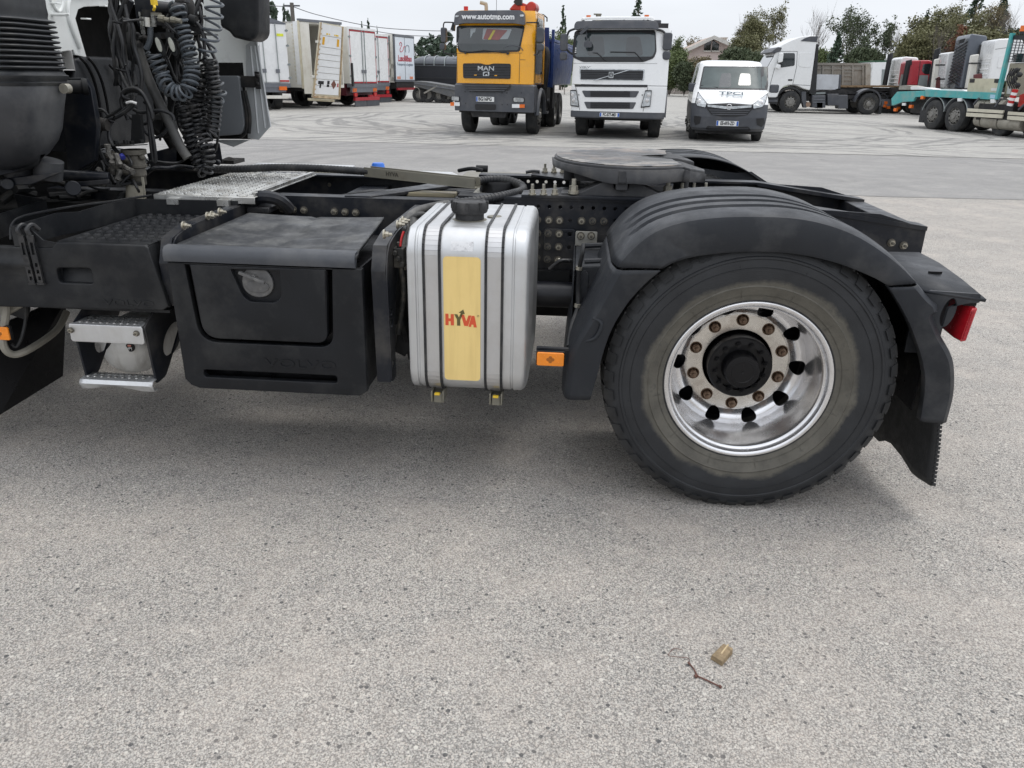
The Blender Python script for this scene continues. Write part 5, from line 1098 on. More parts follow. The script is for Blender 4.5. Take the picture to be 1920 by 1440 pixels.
for pts, r, m in (
    (((203, -20, 3.45), (208, 10, 3.45), (222, 50, 3.44), (230, 80, 3.42), (232, 110, 3.42), (240, 140, 3.42), (248, 165, 3.42)), .0075, M_rubber),
    (((222, -20, 3.5), (218, 20, 3.5), (212, 50, 3.5), (212, 90, 3.5), (218, 120, 3.5), (230, 145, 3.48), (240, 165, 3.46)), .0085, M_rubber),
    (((240, -10, 3.5), (232, 10, 3.5), (224, 30, 3.5), (218, 60, 3.5), (222, 100, 3.5), (232, 130, 3.5), (243, 160, 3.48), (246, 185, 3.46)), .0105, M_rubber),
    (((244, 0, 3.55), (236, 20, 3.55), (230, 45, 3.55), (228, 80, 3.55), (232, 115, 3.54), (240, 140, 3.5)), .018, M_frame),
    (((225, 40, 3.42), (232, 37, 3.42), (244, 40, 3.42), (250, 55, 3.42), (250, 70, 3.42), (252, 90, 3.42), (260, 115, 3.42), (266, 145, 3.42), (264, 170, 3.42), (261, 178, 3.42)), .0082, M_rubber),
    (((246, 188, 3.4), (232, 182, 3.4), (230, 174, 3.4), (240, 167, 3.4), (254, 166, 3.4), (266, 174, 3.4), (276, 190, 3.4), (284, 210, 3.4), (286, 222, 3.4)), .0078, M_rubber),
    (((240, 225, 3.42), (228, 195, 3.42), (230, 180, 3.42), (242, 171, 3.42), (256, 171, 3.42), (268, 178, 3.42), (276, 195, 3.42), (279, 225, 3.42), (283, 270, 3.42), (287, 300, 3.42), (291, 302, 3.42), (291, 285, 3.42), (284, 240, 3.42), (277, 205, 3.42)), .0078, M_rubber),
    (((252, 178, 3.38), (250, 195, 3.38), (240, 206, 3.38), (222, 218, 3.38), (204, 226, 3.38), (190, 240, 3.38), (184, 262, 3.38), (186, 285, 3.38), (200, 308, 3.38), (222, 320, 3.38)), .0085, M_rubber),
    (((248, 178, 3.4), (246, 195, 3.4), (232, 208, 3.4), (214, 222, 3.4), (205, 240, 3.38), (206, 262, 3.36), (216, 280, 3.34), (230, 294, 3.32)), .0085, M_rubber),
    (((240, 190, 3.44), (225, 205, 3.44), (200, 222, 3.44), (190, 235, 3.44), (184, 270, 3.44), (190, 290, 3.44), (205, 325, 3.42), (215, 345, 3.4)), .0085, M_rubber),
    (((250, 205, 3.45), (265, 211, 3.45), (285, 208, 3.45), (305, 208, 3.45), (322, 215, 3.45), (326, 225, 3.45)), .0075, M_rubber),
    (((242, 218, 3.5), (255, 228, 3.5), (270, 232, 3.5), (285, 224, 3.5), (285, 205, 3.5), (270, 190, 3.5)), .0078, M_rubber),
    (((255, 200, 3.5), (262, 225, 3.5), (275, 250, 3.5), (290, 258, 3.5), (305, 252, 3.5), (315, 240, 3.5)), .0065, M_rubber),
    (((145, 216, 3.4), (165, 213, 3.4), (185, 205, 3.4), (195, 208, 3.4), (202, 216, 3.4)), .006, M_rubber),
    (((145, 221, 3.4), (165, 220, 3.4), (190, 208, 3.4), (200, 212, 3.4)), .006, M_rubber),
    (((125, 195, 3.4), (140, 215, 3.4), (150, 228, 3.4)), .010, M_rubber),
    (((230, 40, 3.35), (300, 35, 3.6), (312, 48, 3.6), (325, 62, 3.6), (335, 90, 3.6)), .0045, M_coilb),
    (((310, 40, 3.5), (320, 52, 3.5), (328, 60, 3.5), (342, 80, 3.55), (345, 95, 3.55)), .005, M_coilb),
    (((368, 42, 3.6), (376, 52, 3.6), (382, 72, 3.6), (384, 95, 3.6), (383, 112, 3.6), (390, 118, 3.6), (400, 120, 3.6)), .0065, M_coilb),
    (((312, 105, 3.6), (320, 125, 3.6), (330, 150, 3.6), (342, 160, 3.6)), .005, M_coilb),
    (((303, 100, 3.62), (320, 130, 3.62), (333, 152, 3.62)), .0045, M_coilb),
    (((275, 310, 3.7), (285, 302, 3.7), (310, 305, 3.75), (335, 305, 3.8), (352, 295, 3.8)), .006, M_rubber),
    (((275, 325, 3.7), (290, 315, 3.7), (315, 315, 3.8), (340, 312, 3.85), (380, 318, 3.85)), .010, M_frame),
    (((160, 322, 3.4), (170, 318, 3.4), (183, 300, 3.4), (186, 285, 3.4)), .005, M_rubber),
    (((155, 340, 3.3), (170, 350, 3.25), (190, 356, 3.25), (205, 355, 3.25)), .005, M_rubber),
    (((404, 180, 3.7), (411, 200, 3.7), (409, 250, 3.7), (406, 275, 3.7), (402, 285, 3.7)), .006, M_coilb)):
    hose('hose', sp(*pts), r, m)
b = MB(); b.tube([P(237, 193, Y=3.36), P(246, 191, Y=3.36), P(256, 194, Y=3.37)], .0055, 8, 4); tp('cable_tie', b, M_label)
for px, py in ((220, 40), (226, 129), (205, 224)): b = MB(); b.tube([P(px - 8, py, Y=3.38), P(px, py + 2, Y=3.37), P(px + 9, py + 4, Y=3.38)], .005, 6, 3); b.tube([P(px + 6, py, Y=3.37), P(px + 10, py - 8, Y=3.36)], .0025, 5); tp('cable_tie', b, M_hub)
b = MB(); q0, q1 = P(150, 226, Y=3.36), P(174, 233, Y=3.36); b.bar(q0, q1, .012, .016); tp('gear_lever_rod', b, mat('cream plastic', (.55, .52, .42), .5))
b = MB(); c0_, c1_ = P(170, 230, Y=3.36), P(200, 234, Y=3.36); dd = (c1_ - c0_) / 7
for k in range(8): b.cyl(c0_ + dd * k, c0_ + dd * (k + .55), .034 - .0012 * k, n=14)
b.cyl(c0_, c1_, .026, n=12); tp('rubber_gaiter', b, mat('brown gaiter', (.04, .036, .033), .7, var=.3, vs=20))
# steering pump / filter pedestal
b = MB(); PYv = 3.34
b.hexa([P(198, 276, Y=PYv - .03), P(276, 272, Y=PYv - .03), P(276, 272, Y=PYv + .12), P(198, 276, Y=PYv + .12)] + [P(198, 274, Y=PYv - .03), P(278, 270, Y=PYv - .03), P(278, 270, Y=PYv + .12), P(198, 274, Y=PYv + .12)])
b.plate(round_poly([(P(238, 272, Y=PYv).x, P(238, 272, Y=PYv).z), (P(236, 190, Y=PYv).x, P(236, 215, Y=PYv).z), (P(252, 190, Y=PYv).x, P(252, 215, Y=PYv).z), (P(262, 272, Y=PYv).x, P(262, 270, Y=PYv).z)], .005), [], 'XZ', PYv + .03, PYv + .05)
for px, py in ((218, 270), (236, 269), (248, 271), (266, 269)): q = P(px, py, Y=PYv); b.cyl(q, q + Vector((0, 0, .015)), .010, n=6)
pdl = tp('pedestal_bracket', b, M_dark, bevel=.002)
b = MB(); c = P(250, 280, Y=PYv + .04); c2 = P(251, 348, Y=PYv + .04)
b.lathe([(.0, .0), (.052, 0), (.052, -.02), (.040, -.025), (.042, -.06), (.046, -.065), (.046, -.075), (.038, -.08), (.040, -.11), (.034, -.12), (.034, -.15), (.0, -.15)], c, 'Z', 24)
for dz_, l_ in ((-.045, 1), (-.10, 1)): q = c + Vector((0, -.02, dz_)); b.cyl(q, q + Vector((-.055, -.03, .015)), .018, .015, n=12); b.cyl(q + Vector((-.055, -.03, .015)), q + Vector((-.085, -.045, .03)), .021, n=8)
b.sphere(c + Vector((.045, -.02, -.03)), .014, .014, .014); tp('pressure_valve', b, mat('grimy casting', (.13, .12, .10), .6, metal=.3, var=.4, vs=20, dirt=(.05, .045, .04), damt=.7, ds=18, bump=.5, bs=60))
b = MB()
for px, py, l_ in ((205, 292, .04), (212, 300, .03), (218, 290, .05), (232, 312, .05), (205, 334, .05), (198, 345, .04), (212, 325, .05), (225, 318, .04)):
    q = P(px, py, Y=3.3); dv = rdv(px * py); b.cyl(q, q + dv * l_ * .9, .012, .010, n=8); b.cyl(q + dv * l_ * .9, q + dv * l_ * 1.2, .014, n=6)
tp('grimy_fitting', b, mat('grimy fitting', (.07, .066, .06), .65, var=.6, vs=60, dirt=(.3, .29, .26), damt=.6, ds=50, bump=.6, bs=90), pdl)
b = MB(); b.tube([P(228, 291, Y=3.32), P(231, 296, Y=3.31)], .011, 8); tp('blue_ring', b, mat('blue ring', (.05, .06, .35), .4))
b = MB(); q0, q1 = P(252, 340, Y=3.36), P(254, 374, Y=3.36); b.cyl(q0, q1, .034, .040, n=24); b.bar(P(267, 332, Y=3.34), P(272, 372, Y=3.34), .004, .01); tp('filler_neck', b, mat('beige neck', (.33, .31, .25), .5, dirt=(.15, .13, .1), damt=.4, ds=12))
b = MB(); b.cyl(P(252, 338, Y=3.36), P(252, 344, Y=3.36), .040, n=24); tp('neck_clamp', b, M_dark)
b = MB(); b.box(P(285, 236, Y=3.9).x, P(315, 236, Y=3.9).x, 3.9, 4.0, P(300, 245, Y=3.9).z, P(300, 228, Y=3.9).z); b.lathe([(0, -.02), (.03, -.03), (.055, -.02), (.06, .02)], P(305, 236, Y=3.8), 'Y', 20); b.cyl(P(312, 245, Y=3.9), P(330, 275, Y=3.9), .035, n=12); tp('engine_mount', b, M_dark)
tangle()
# cab chassis behind the front wheel and the front axle beam
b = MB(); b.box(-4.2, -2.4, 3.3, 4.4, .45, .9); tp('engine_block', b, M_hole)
# ================================================================ VEHICLES BEHIND
M_or = mat('orange cab paint', (.80, .37, .008), .28, var=.04, vs=2, dirt=(.5, .27, .04), damt=.25, ds=3, coat=.5)
M_wp = mat('white vehicle paint', (.78, .79, .79), .28, var=.02, vs=1, dirt=(.5, .48, .44), damt=.10, ds=1.2, coat=.4)
M_wd = mat('dirty white panel', (.70, .69, .64), .5, var=.05, vs=1, dirt=(.42, .37, .28), damt=.4, ds=1.5, streak=.35)
M_cream = mat('cream painted steel', (.62, .58, .45), .5, var=.08, vs=2, dirt=(.40, .30, .15), damt=.5, ds=3, streak=.4)
M_bp = mat('grey bumper plastic', (.062, .067, .078), .5, var=.12, vs=3, dirt=(.14, .13, .12), damt=.3, ds=3)
M_blk = mat('black trim', (.012, .013, .015), .45, var=.15, vs=3)
M_grl = mat('grille slat', (.02, .022, .026), .45, var=.15, vs=3)
def glass_mat(name, col, r=.04):
    m = bpy.data.materials.new(name); m.use_nodes = True; t = m.node_tree; b = t.nodes['Principled BSDF']
    b.inputs['Base Color'].default_value = (*col, 1); b.inputs['Roughness'].default_value = r; b.inputs['Coat Weight'].default_value = 1; b.inputs['Coat Roughness'].default_value = .03
    b.inputs['Transmission Weight'].default_value = 0; b.inputs['Alpha'].default_value = .55; b.inputs['Specular IOR Level'].default_value = .8; return m
M_glass = glass_mat('windscreen glass', (.03, .045, .045))
M_glassd = mat('side glass', (.018, .024, .026), .06, var=.2, vs=2, coat=1, rv=.02)
M_seat = mat('seat cloth', (.03, .032, .038), .8, var=.2)
M_lens = mat('headlamp lens', (.42, .44, .45), .12, metal=.5, var=.35, vs=14, coat=1, rv=.05)
M_tyre2 = mat('far tyre', (.022, .023, .024), .75, var=.25, vs=5, dirt=(.08, .075, .065), damt=.45, ds=4)
M_rimg = mat('far steel rim', (.24, .235, .22), .45, metal=.4, var=.2, vs=9, dirt=(.1, .08, .06), damt=.5, ds=9)
M_under = mat('chassis black', (.014, .014, .015), .7, var=.3, vs=3, dirt=(.05, .045, .04), damt=.5)
M_plate = mat('number plate', (.72, .73, .72), .35, var=.02); M_pblue = mat('plate blue band', (.02, .10, .42), .4); M_ink = mat('black print', (.012, .012, .014), .5)
M_tblue = mat('blue tipper paint', (.014, .045, .18), .35, var=.08, vs=1)
M_crane = mat('red crane paint', (.42, .03, .02), .35, var=.1, dirt=(.1, .05, .04), damt=.3)
M_teal = mat('teal steel', (.06, .36, .36), .45, var=.08, vs=2, dirt=(.32, .34, .30), damt=.5, ds=2.5, streak=.3)
M_redp = mat('red cab paint', (.42, .025, .04), .35, var=.08, vs=2, coat=.3); M_gcab = mat('grey cab paint', (.10, .115, .14), .4, var=.08, vs=2, coat=.2)
M_steelg = mat('weathered steel body', (.30, .29, .26), .6, metal=.2, var=.12, vs=1.2, dirt=(.17, .145, .11), damt=.5, ds=1.5, streak=.4)
M_trim = mat('red trim', (.35, .02, .03), .4); M_maroon = mat('maroon chassis', (.09, .012, .02), .5, dirt=(.03, .02, .02), damt=.4)
M_grail = mat('grey alu rail', (.16, .17, .19), .45, metal=.3); M_strp = mat('grey door bar', (.28, .31, .31), .4, metal=.5)
M_orl = mat('orange reflector', (.75, .16, .02), .3); M_rl = mat('red reflector', (.45, .02, .02), .3); M_tarp = mat('grey tarpaulin', (.09, .10, .115), .5, var=.15, vs=2)
_wm = {}
def bgwheel(root, x, y, r=.5, w=.30, rim=None, side=0, dish=.06, holes=True):
    rim = rim or M_rimg; key = (round(r, 2), w, side, rim.name, holes)
    if key not in _wm:
        b = MB(); b.lathe([(r * .56, -w / 2), (r * .6, -w / 2 - .005), (r * .9, -w / 2), (r * .97, -w / 2 + .02), (r, -w / 2 + .05), (r, w / 2 - .05), (r * .97, w / 2 - .02), (r * .9, w / 2), (r * .6, w / 2 + .005), (r * .56, w / 2)], (0, 0, 0), 'X', 32)
        t1 = b.mesh('tyre', M_tyre2)
        b = MB(); s = 1 if side >= 0 else -1
        for q in range(3): b.lathe([(r * .975 + .004, -w * .22 + q * w * .22 - .008), (r * .975, -w * .22 + q * w * .22)], (0, 0, 0), 'X', 32)
        rr_ = r * .57
        if side == 0: pr = [(rr_, -w / 2 - .002), (rr_ * .95, -w / 2 + .03), (rr_ * .9, 0), (0, 0)]
        elif abs(side) == 2: pr = [(rr_, s * w / 2), (rr_ * .93, s * (w / 2 - .03)), (rr_ * .88, s * (w / 2 - .14)), (rr_ * .66, s * (w / 2 - .17)), (rr_ * .45, s * (w / 2 - .16)), (rr_ * .42, s * (w / 2 - .04)), (rr_ * .3, s * (w / 2 - .02)), (0, s * (w / 2 - .02))]
        else: pr = [(rr_, s * w / 2), (rr_ * .93, s * (w / 2 - .02)), (rr_ * .88, s * (w / 2 - .05)), (rr_ * .7, s * (w / 2 + .01)), (rr_ * .35, s * (w / 2 + .02)), (rr_ * .3, s * (w / 2 + .06)), (0, s * (w / 2 + .06))]
        b = MB(); b.lathe(pr, (0, 0, 0), 'X', 32); r1 = b.mesh('rim', rim)
        b = MB(); depth = s * (w / 2 - .165) if abs(side) == 2 else s * (w / 2 + .008)
        for k in range(10):
            a = 2 * math.pi * k / 10; q = rr_ * (.80 if abs(side) != 2 else .77)
            b.cyl((depth - .004 * s, q * math.cos(a), q * math.sin(a)), (depth + .012 * s, q * math.cos(a), q * math.sin(a)), .028 * r / .5, n=8)
        h1 = b.mesh('hand_hole', M_hole)
        b = MB()
        for k in range(10):
            a = 2 * math.pi * (k + .5) / 10; q = rr_ * .56; b.cyl((depth, q * math.cos(a), q * math.sin(a)), (depth + .045 * s, q * math.cos(a), q * math.sin(a)), .016 * r / .5, n=6)
        n1 = b.mesh('wheel_nut', M_rimg)
        _wm[key] = (t1, r1, h1, n1)
    t1, r1, h1, n1 = _wm[key]
    o = obj('wheel', t1, root, loc=(x, y, r)); obj('rim', r1, o)
    if side and holes: obj('hand_hole', h1, o, kind='stuff'); obj('wheel_nut', n1, o, kind='stuff')
    return o
class Veh:
    """a vehicle whose end face looks towards -y of its own frame"""
    def __init__(s, name, label, cat, Xc, Yv, rz, prof, c=.10, k=.03, group=None):
        s.root = thing(name, label, cat, (Xc, Yv, 0), R(rz), group); s.Xc, s.Yv, s.prof, s.c, s.k = Xc, Yv, prof, c, k
    def at(s, px, py): v = P(px, py, Y=s.Yv); return (v.x - s.Xc, v.z)
    def pz(s, z):
        pr = s.prof
        if z <= pr[0][0]: return pr[0][1:]
        for (z0, h0, y0), (z1, h1, y1) in zip(pr, pr[1:]):
            if z <= z1: t = (z - z0) / (z1 - z0); return (h0 + (h1 - h0) * t, y0 + (y1 - y0) * t)
        return pr[-1][1:]
    def yf(s, x, z): h, y = s.pz(z); return y + s.k * x * x + s.c * min(1, abs(x) / h) ** 7
    def body(s, name, z0, z1, yb, m, n=8, parent=None, inset=0, **k):
        zs = sorted(set([z0, z1] + [q[0] for q in s.prof if z0 < q[0] < z1] + [z0 + (z1 - z0) * i / 24 for i in range(1, 24)])); b = MB(); rows = []
        for z in zs:
            h = s.pz(z)[0] - inset; row = []
            for i in range(41):
                u = -1 + 2 * i / 40; u = math.copysign(abs(u) ** .6, u); row.append((u * h, s.yf(u * h, z) + inset, z))
            row += [(h, yb, z), (-h, yb, z)]; rows.append(row)
        b.grid(rows, True); b.add(rows[0], [tuple(range(len(row)))]); b.add(rows[-1], [tuple(range(len(row)))[::-1]])
        return part(name, b, m, parent or s.root, ang=28, **k)
    def shape(s, b, pts, off, th, r=.0, holes=(), local=False, grid=False):
        loc = pts if local else [s.at(*p) for p in pts]
        if r: loc = round_poly(loc, r, 4)
        dn = []
        for p, q in zip(loc, loc[1:] + loc[:1]):
            n = max(1, int(math.hypot(q[0] - p[0], q[1] - p[1]) / .08)); dn += [(p[0] + (q[0] - p[0]) * i / n, p[1] + (q[1] - p[1]) * i / n) for i in range(n)]
        hs = [[s.at(*p) for p in h] if not local else h for h in holes]
        t = MB(); t.plate(dn, hs, 'XZ', 0, th); me = bpy.data.meshes.new('t'); me.from_pydata(t.v, [], t.f); bm = bmesh.new(); bm.from_mesh(me)
        xs = [p[0] for p in dn]; zs = [p[1] for p in dn]
        if max(xs) - min(xs) > .12:
            n = int((max(xs) - min(xs)) / .10)
            for i in range(1, n + 1): bmesh.ops.bisect_plane(bm, geom=bm.verts[:] + bm.edges[:] + bm.faces[:], plane_co=(min(xs) + (max(xs) - min(xs)) * i / (n + 1), 0, 0), plane_no=(1, 0, 0), dist=1e-5)
        for z in [q[0] for q in s.prof] + ([min(zs) + (max(zs) - min(zs)) * i / 6 for i in range(1, 6)] if max(zs) - min(zs) > .3 else []):
            if min(zs) < z < max(zs): bmesh.ops.bisect_plane(bm, geom=bm.verts[:] + bm.edges[:] + bm.faces[:], plane_co=(0, 0, z), plane_no=(0, 0, 1), dist=1e-5)
        bm.verts.index_update(); b.add([(v_.co.x, s.yf(v_.co.x, v_.co.z) - off - th + v_.co.y, v_.co.z) for v_ in bm.verts], [tuple(v_.index for v_ in f_.verts) for f_ in bm.faces]); bm.free(); bpy.data.meshes.remove(me); return b
    def decal(s, name, pts, m, off=.004, th=.01, r=0., parent=None, holes=(), local=False, bevel=0, **k):
        for q in (pts if isinstance(pts[0][0], (list, tuple)) else [pts]): b = MB(); s.shape(b, q, off, th, r, holes, local); o = part(name, b, m, parent or s.root, bevel=bevel, **k)
        return o
    def text(s, name, txt, px, py, hpx, m, off=.012, sx=1., bold=.0, parent=None):
        x, z = s.at(px, py); h = abs(s.at(px, py - hpx / 2)[1] - s.at(px, py + hpx / 2)[1]) / .72
        b = MB(); b.text(txt, h, .003, M_XZ(x, s.yf(x, z) - off, z), bold * h, sx=sx); return part(name, b, m, parent or s.root)
    def plate(s, px0, px1, py0, py1, txt, off=.02):
        (x0_, z1_), (x1_, z0_) = s.at(px0, py0), s.at(px1, py1); y = s.yf((x0_ + x1_) / 2, (z0_ + z1_) / 2) - off
        b = MB(); b.plate(rrect(x0_, z0_, x1_, z1_, .01), [], 'XZ', y, y + .008); p = part('number_plate', b, M_plate, s.root)
        b = MB(); w = (x1_ - x0_); b.box(x0_ + .006, x0_ + w * .09, y - .003, y, z0_ + .006, z1_ - .006); b.box(x1_ - w * .09, x1_ - .006, y - .003, y, z0_ + .006, z1_ - .006) if len(txt) > 7 else None; part('plate_band', b, M_pblue, p)
        b = MB(); hh = (z1_ - z0_); b.text(txt, hh * .98, .002, M_XZ((x0_ + x1_) / 2, y - .002, (z0_ + z1_) / 2), .004, sx=w * .78 / (hh * .98 * .62 * len(txt))); part('plate_number', b, M_ink, p)
    def mirror(s, pts, big, small, m=None, d=.25, armr=.018):
        """arm (px list), big and small mirror rects in px"""
        b = MB(); y = s.pz(2.5)[1] + .05
        L_ = lambda p: (s.at(*p)[0], y, s.at(*p)[1])
        b.tube([L_(p) for p in pts], armr, 6, 4); a = part('mirror_arm', b, M_blk, s.root)
        for r_ in (big, small):
            if r_ is None: continue
            (xa, za), (xb, zb_) = s.at(r_[0], r_[1]), s.at(r_[2], r_[3]); b = MB(); b.plate(rrect(xa, zb_, xb, za, min(.06, (xb - xa) * .35)), [], 'XZ', y - .12, y + .10, bevel=.03); part('mirror', b, m or M_bp, a)
def wiper(v, p0, p1, parent=None):
    b = MB(); (x0_, z0_), (x1_, z1_) = v.at(*p0), v.at(*p1)
    b.tube([(x0_, v.yf(x0_, z0_) - .03, z0_), (x1_, v.yf(x1_, z1_) - .03, z1_)], .014, 6); part('wiper', b, M_blk, v.root)
def slats(v, name, x0, x1, y0, y1, n, m, off=.01, parent=None):
    for i in range(n):
        ya = y0 + (y1 - y0) * (i + .12) / n; yb = y0 + (y1 - y0) * (i + .80) / n
        v.decal(name, [(x0, ya), (x1, ya), (x1, yb), (x0, yb)], m, off, .02, parent=parent)
def lamp(v, name, pts, m=None, r=.02, off=.012):
    o = v.decal(name, pts, M_blk, off, .01, r); cx_ = sum(p[0] for p in pts) / len(pts); cy_ = sum(p[1] for p in pts) / len(pts)
    q = [(cx_ + (p[0] - cx_) * .86, cy_ + (p[1] - cy_) * .86) for p in pts]; v.decal('lens', q, m or M_lens, off + .008, .012, r, o); return o

# ---------------- the yellow truck
v = Veh('crane_truck', 'orange yellow truck with grey bumper, red crane and blue tipper body, facing us', 'truck', -2.22, 21.45, -6,
        [(.45, 1.05, .05), (.6, 1.07, -.02), (1.25, 1.07, -.02), (1.30, 1.03, .04), (2.25, 1.03, .09), (2.95, 1.0, .28), (3.12, .98, .34), (3.25, .92, .50)], .10, .025)
mz = lambda py: v.at(916, py)[1]
zb0, zb1, zcab = mz(209), mz(157), mz(46)
v.body('cab_body', zb1 + .004, zcab + .35, 2.0, M_or)
v.body('bumper', zb0, zb1 - .004, .55, M_bp)
gl = [(848.5, 46.5), (982, 47), (980, 62), (974, 97), (870, 99), (856, 97), (850, 80)]
v.decal('windscreen_seal', gl, M_blk, .0, .012, .06)
ws = v.decal('windscreen', [(851, 49), (979, 49.5), (977, 64), (971, 94), (872, 96), (859, 94), (853, 80)], mat('dark windscreen', (.020, .028, .03), .05, var=.35, vs=1.2, coat=1, rv=.02), .010, .006, .05)
# things behind the glass seen as their own shapes: rear window with the red crane boom, steering wheel
v.decal('rear_window_view', [(903, 52), (958, 54), (951, 73), (902, 74)], mat('rear window light', (.26, .29, .30), .15, var=.1), .0165, .002, .03, ws)
v.decal('crane_boom_view', [(910, 53), (950, 56), (934, 75), (904, 73)], mat('boom behind glass', (.17, .045, .04), .1, var=.2, coat=.5), .0195, .002, .02, ws)
v.decal('crane_stripe', [(922, 56), (927, 56), (918, 74), (913, 74)], mat('stripe behind glass', (.38, .33, .05), .2), .022, .002, .0, ws)
v.decal('side_window_view', [(878, 53), (889, 52), (887, 60), (884, 60), (879, 71)], mat('rear window light'), .0165, .002, 0, ws)
cx_, cz_ = v.at(961, 90); b = MB(); b.tube([(cx_ + .26 * math.cos(R(a)), v.yf(cx_, cz_) - .012, cz_ - .06 + .12 * math.sin(R(a))) for a in range(0, 181, 15)], .012, 6); part('steering_wheel', b, M_bp, ws)
for py in (79, 83, 87): v.decal('windscreen_sticker', [(850.5 + (py - 70) * .05, py), (853 + (py - 70) * .05, py), (853 + (py - 70) * .05, py + 2.6), (850.5 + (py - 70) * .05, py + 2.6)], M_label, .02, .003, 0, ws)
vz = [(846, 46), (847, 24), (854, 18.5), (975, 18.5), (982, 24), (984, 47), (965, 43.5), (866, 42.5)]
v.decal('sun_visor', vz, M_bp, .03, .16, .05, bevel=.02)
b = MB(); x_, z_ = v.at(916, 33); b.text('www.autotmp.com', .18, .004, M_XZ(v.at(914, 31)[0], v.yf(0, z_) - .198, v.at(914, 31)[1]), .006, sx=.98); part('visor_lettering', b, M_wp, v.root)
for px in (852, 978): v.decal('marker_lamp', [(px - 3.5, 27), (px + 3.5, 27), (px + 3.5, 31), (px - 3.5, 31)], M_lens, .195, .01, .02)
v.decal('hood_seam', [[(851, 99), (978, 99), (978, 99.7), (851, 99.7)], [(851, 99), (851.6, 99), (853.5, 154), (852.8, 154)], [(974, 99), (974.6, 99), (973.6, 156), (972.8, 156)], [(843, 110), (852, 110), (852, 110.7), (843, 110.7)], [(974, 111.3), (985, 112), (985, 112.6), (974, 112)]], M_ink, .001, .004)
gr = v.decal('grille', [(865, 118.5), (900, 118.5), (908, 121), (917, 121), (924, 118.8), (957.5, 119.5), (957, 148), (866, 146.5)], M_blk, .003, .01, .05)
slats(v, 'grille_slat', 867, 956, 122, 147, 5, M_grl, .014, gr)
v.text('maker_lettering', 'MAN', 910.5, 128.5, 8.5, M_lens, .04, 1.35, .02, gr)
v.decal('lion_badge', [(905, 134.5), (917, 134.5), (917, 142.5), (905, 142.5)], M_lens, .036, .008, .02, gr)
v.decal('lion_outline', [[(906.5, 139), (909, 136), (914, 135.6), (915.6, 141.6), (914, 141.6), (913, 139), (910, 139.4), (908.6, 141.6), (907.4, 141.6)]], M_ink, .046, .004, 0, gr)
v.decal('hood_handle', [[(888, 140), (893, 140), (893, 141.6), (888, 141.6)], [(927, 140.8), (932, 140.8), (932, 142.4), (927, 142.4)]], M_or, .036, .006, 0, gr)
v.decal('bumper_top_grille', [(864, 157), (960, 158), (955, 168), (938, 172), (892, 172), (878, 168)], M_blk, .03, .02, .05)
for i, py in enumerate((160, 164, 168)): v.decal('grille_slat', [(868 + i * 5, py), (956 - i * 4, py + .6), (955 - i * 4, py + 2.4), (869 + i * 5, py + 2)], M_bp, .05, .02)
v.decal('lower_intake', [(890, 195), (931, 195.5), (930, 206), (891, 206)], M_ink, .004, .01, .04)
v.decal('bumper_bolt', [[(843 + dx, 171 + dy), (845 + dx, 171 + dy), (845 + dx, 173 + dy), (843 + dx, 173 + dy)] for dx, dy in ((27, 0), (37, 0), (98, 2), (107, 2), (134, 2), (28, 22), (98, 24), (108, 24))], M_blk, .003, .004, .008)
for xa, xb, dy in ((842.5, 860, 0), (962.5, 984.5, 2)):
    lamp(v, 'headlamp', [(xa, 180 + dy), (xb, 181 + dy), (xb, 190 + dy), (xa, 189 + dy)], r=.03)
for (xa, xb, ya, yb, m_) in ((841, 848.5, 192, 199, M_orl), (848.5, 860.5, 192, 199, M_wp), (961, 975, 195, 202, M_wp), (975, 984.5, 195.5, 202, M_orl)): v.decal('indicator', [(xa, ya), (xb, ya), (xb, yb), (xa, yb)], m_, .01, .02, .01)
v.plate(892.5, 927, 181, 191, 'BG16PG')
b = MB(); (xa, za), (xb, zb_) = v.at(880, 207), v.at(950, 221); b.hexa([(xa + .05, .05, zb_), (xb - .05, .05, zb_), (xb - .05, .35, zb_), (xa + .05, .35, zb_), (xa, .05, za), (xb, .05, za), (xb, .35, za), (xa, .35, za)]); b.box(-1.0, 1.0, .3, .6, zb_ + .1, za); part('underrun_guard', b, M_under, v.root)
b = MB(); b.box(-.95, .95, .4, 6.2, .62, 1.0); b.box(.4, .95, 2.2, 3.6, .55, 1.25); b.box(-.95, .4, 2.0, 2.3, .7, 1.9); b.cyl((.8, 2.6, 1.6), (.8, 2.6, 2.3), .17); part('chassis', b, M_under, v.root)
for x in (-.90, .90): bgwheel(v.root, x, 1.15, .50, .30, side=1 if x > 0 else -1)
for y in (4.75, 6.05):
    for x in (-.90, -.62, .62, .90): bgwheel(v.root, x, y, .50, .26, side=(2 if x > 0 else -2) if abs(x) > .8 else 0)
b = MB(); b.tube([(1.09, .75 + .62 * math.cos(R(a)) + .4, .52 + .62 * math.sin(R(a))) for a in range(0, 181, 15)], .07, 6); b.box(1.02, 1.08, .5, .62, .55, 1.2); part('wheel_arch', b, M_bp, v.root)
b = MB(); b.plate(round_poly([(.35, 1.55), (.42, 2.35), (.60, 2.9), (1.45, 2.9), (1.5, 1.55)], .08), [], 'YZ', 1.035, 1.045); part('side_window', b, M_glassd, v.root)
b = MB(); b.tube([(1.04, .34, 1.32), (1.04, 1.62, 1.32), (1.04, 1.62, 3.0), (1.03, .62, 3.0), (1.04, .32, 2.35)], .008, 4, closed=True); b.box(1.04, 1.06, 1.35, 1.55, 1.55, 1.62); part('door_seam', b, M_blk, v.root)
v.mirror([(848, 41), (832, 40), (826, 42), (825, 55), (825, 90), (828, 99), (846, 101)], (821.5, 50, 831.5, 79), (819.5, 80, 829.5, 93))
v.mirror([(985, 42), (1003, 42), (1009, 46), (1010, 90), (1005, 102), (988, 103)], (1005.5, 51, 1018.5, 80), (1006, 81, 1018, 96))
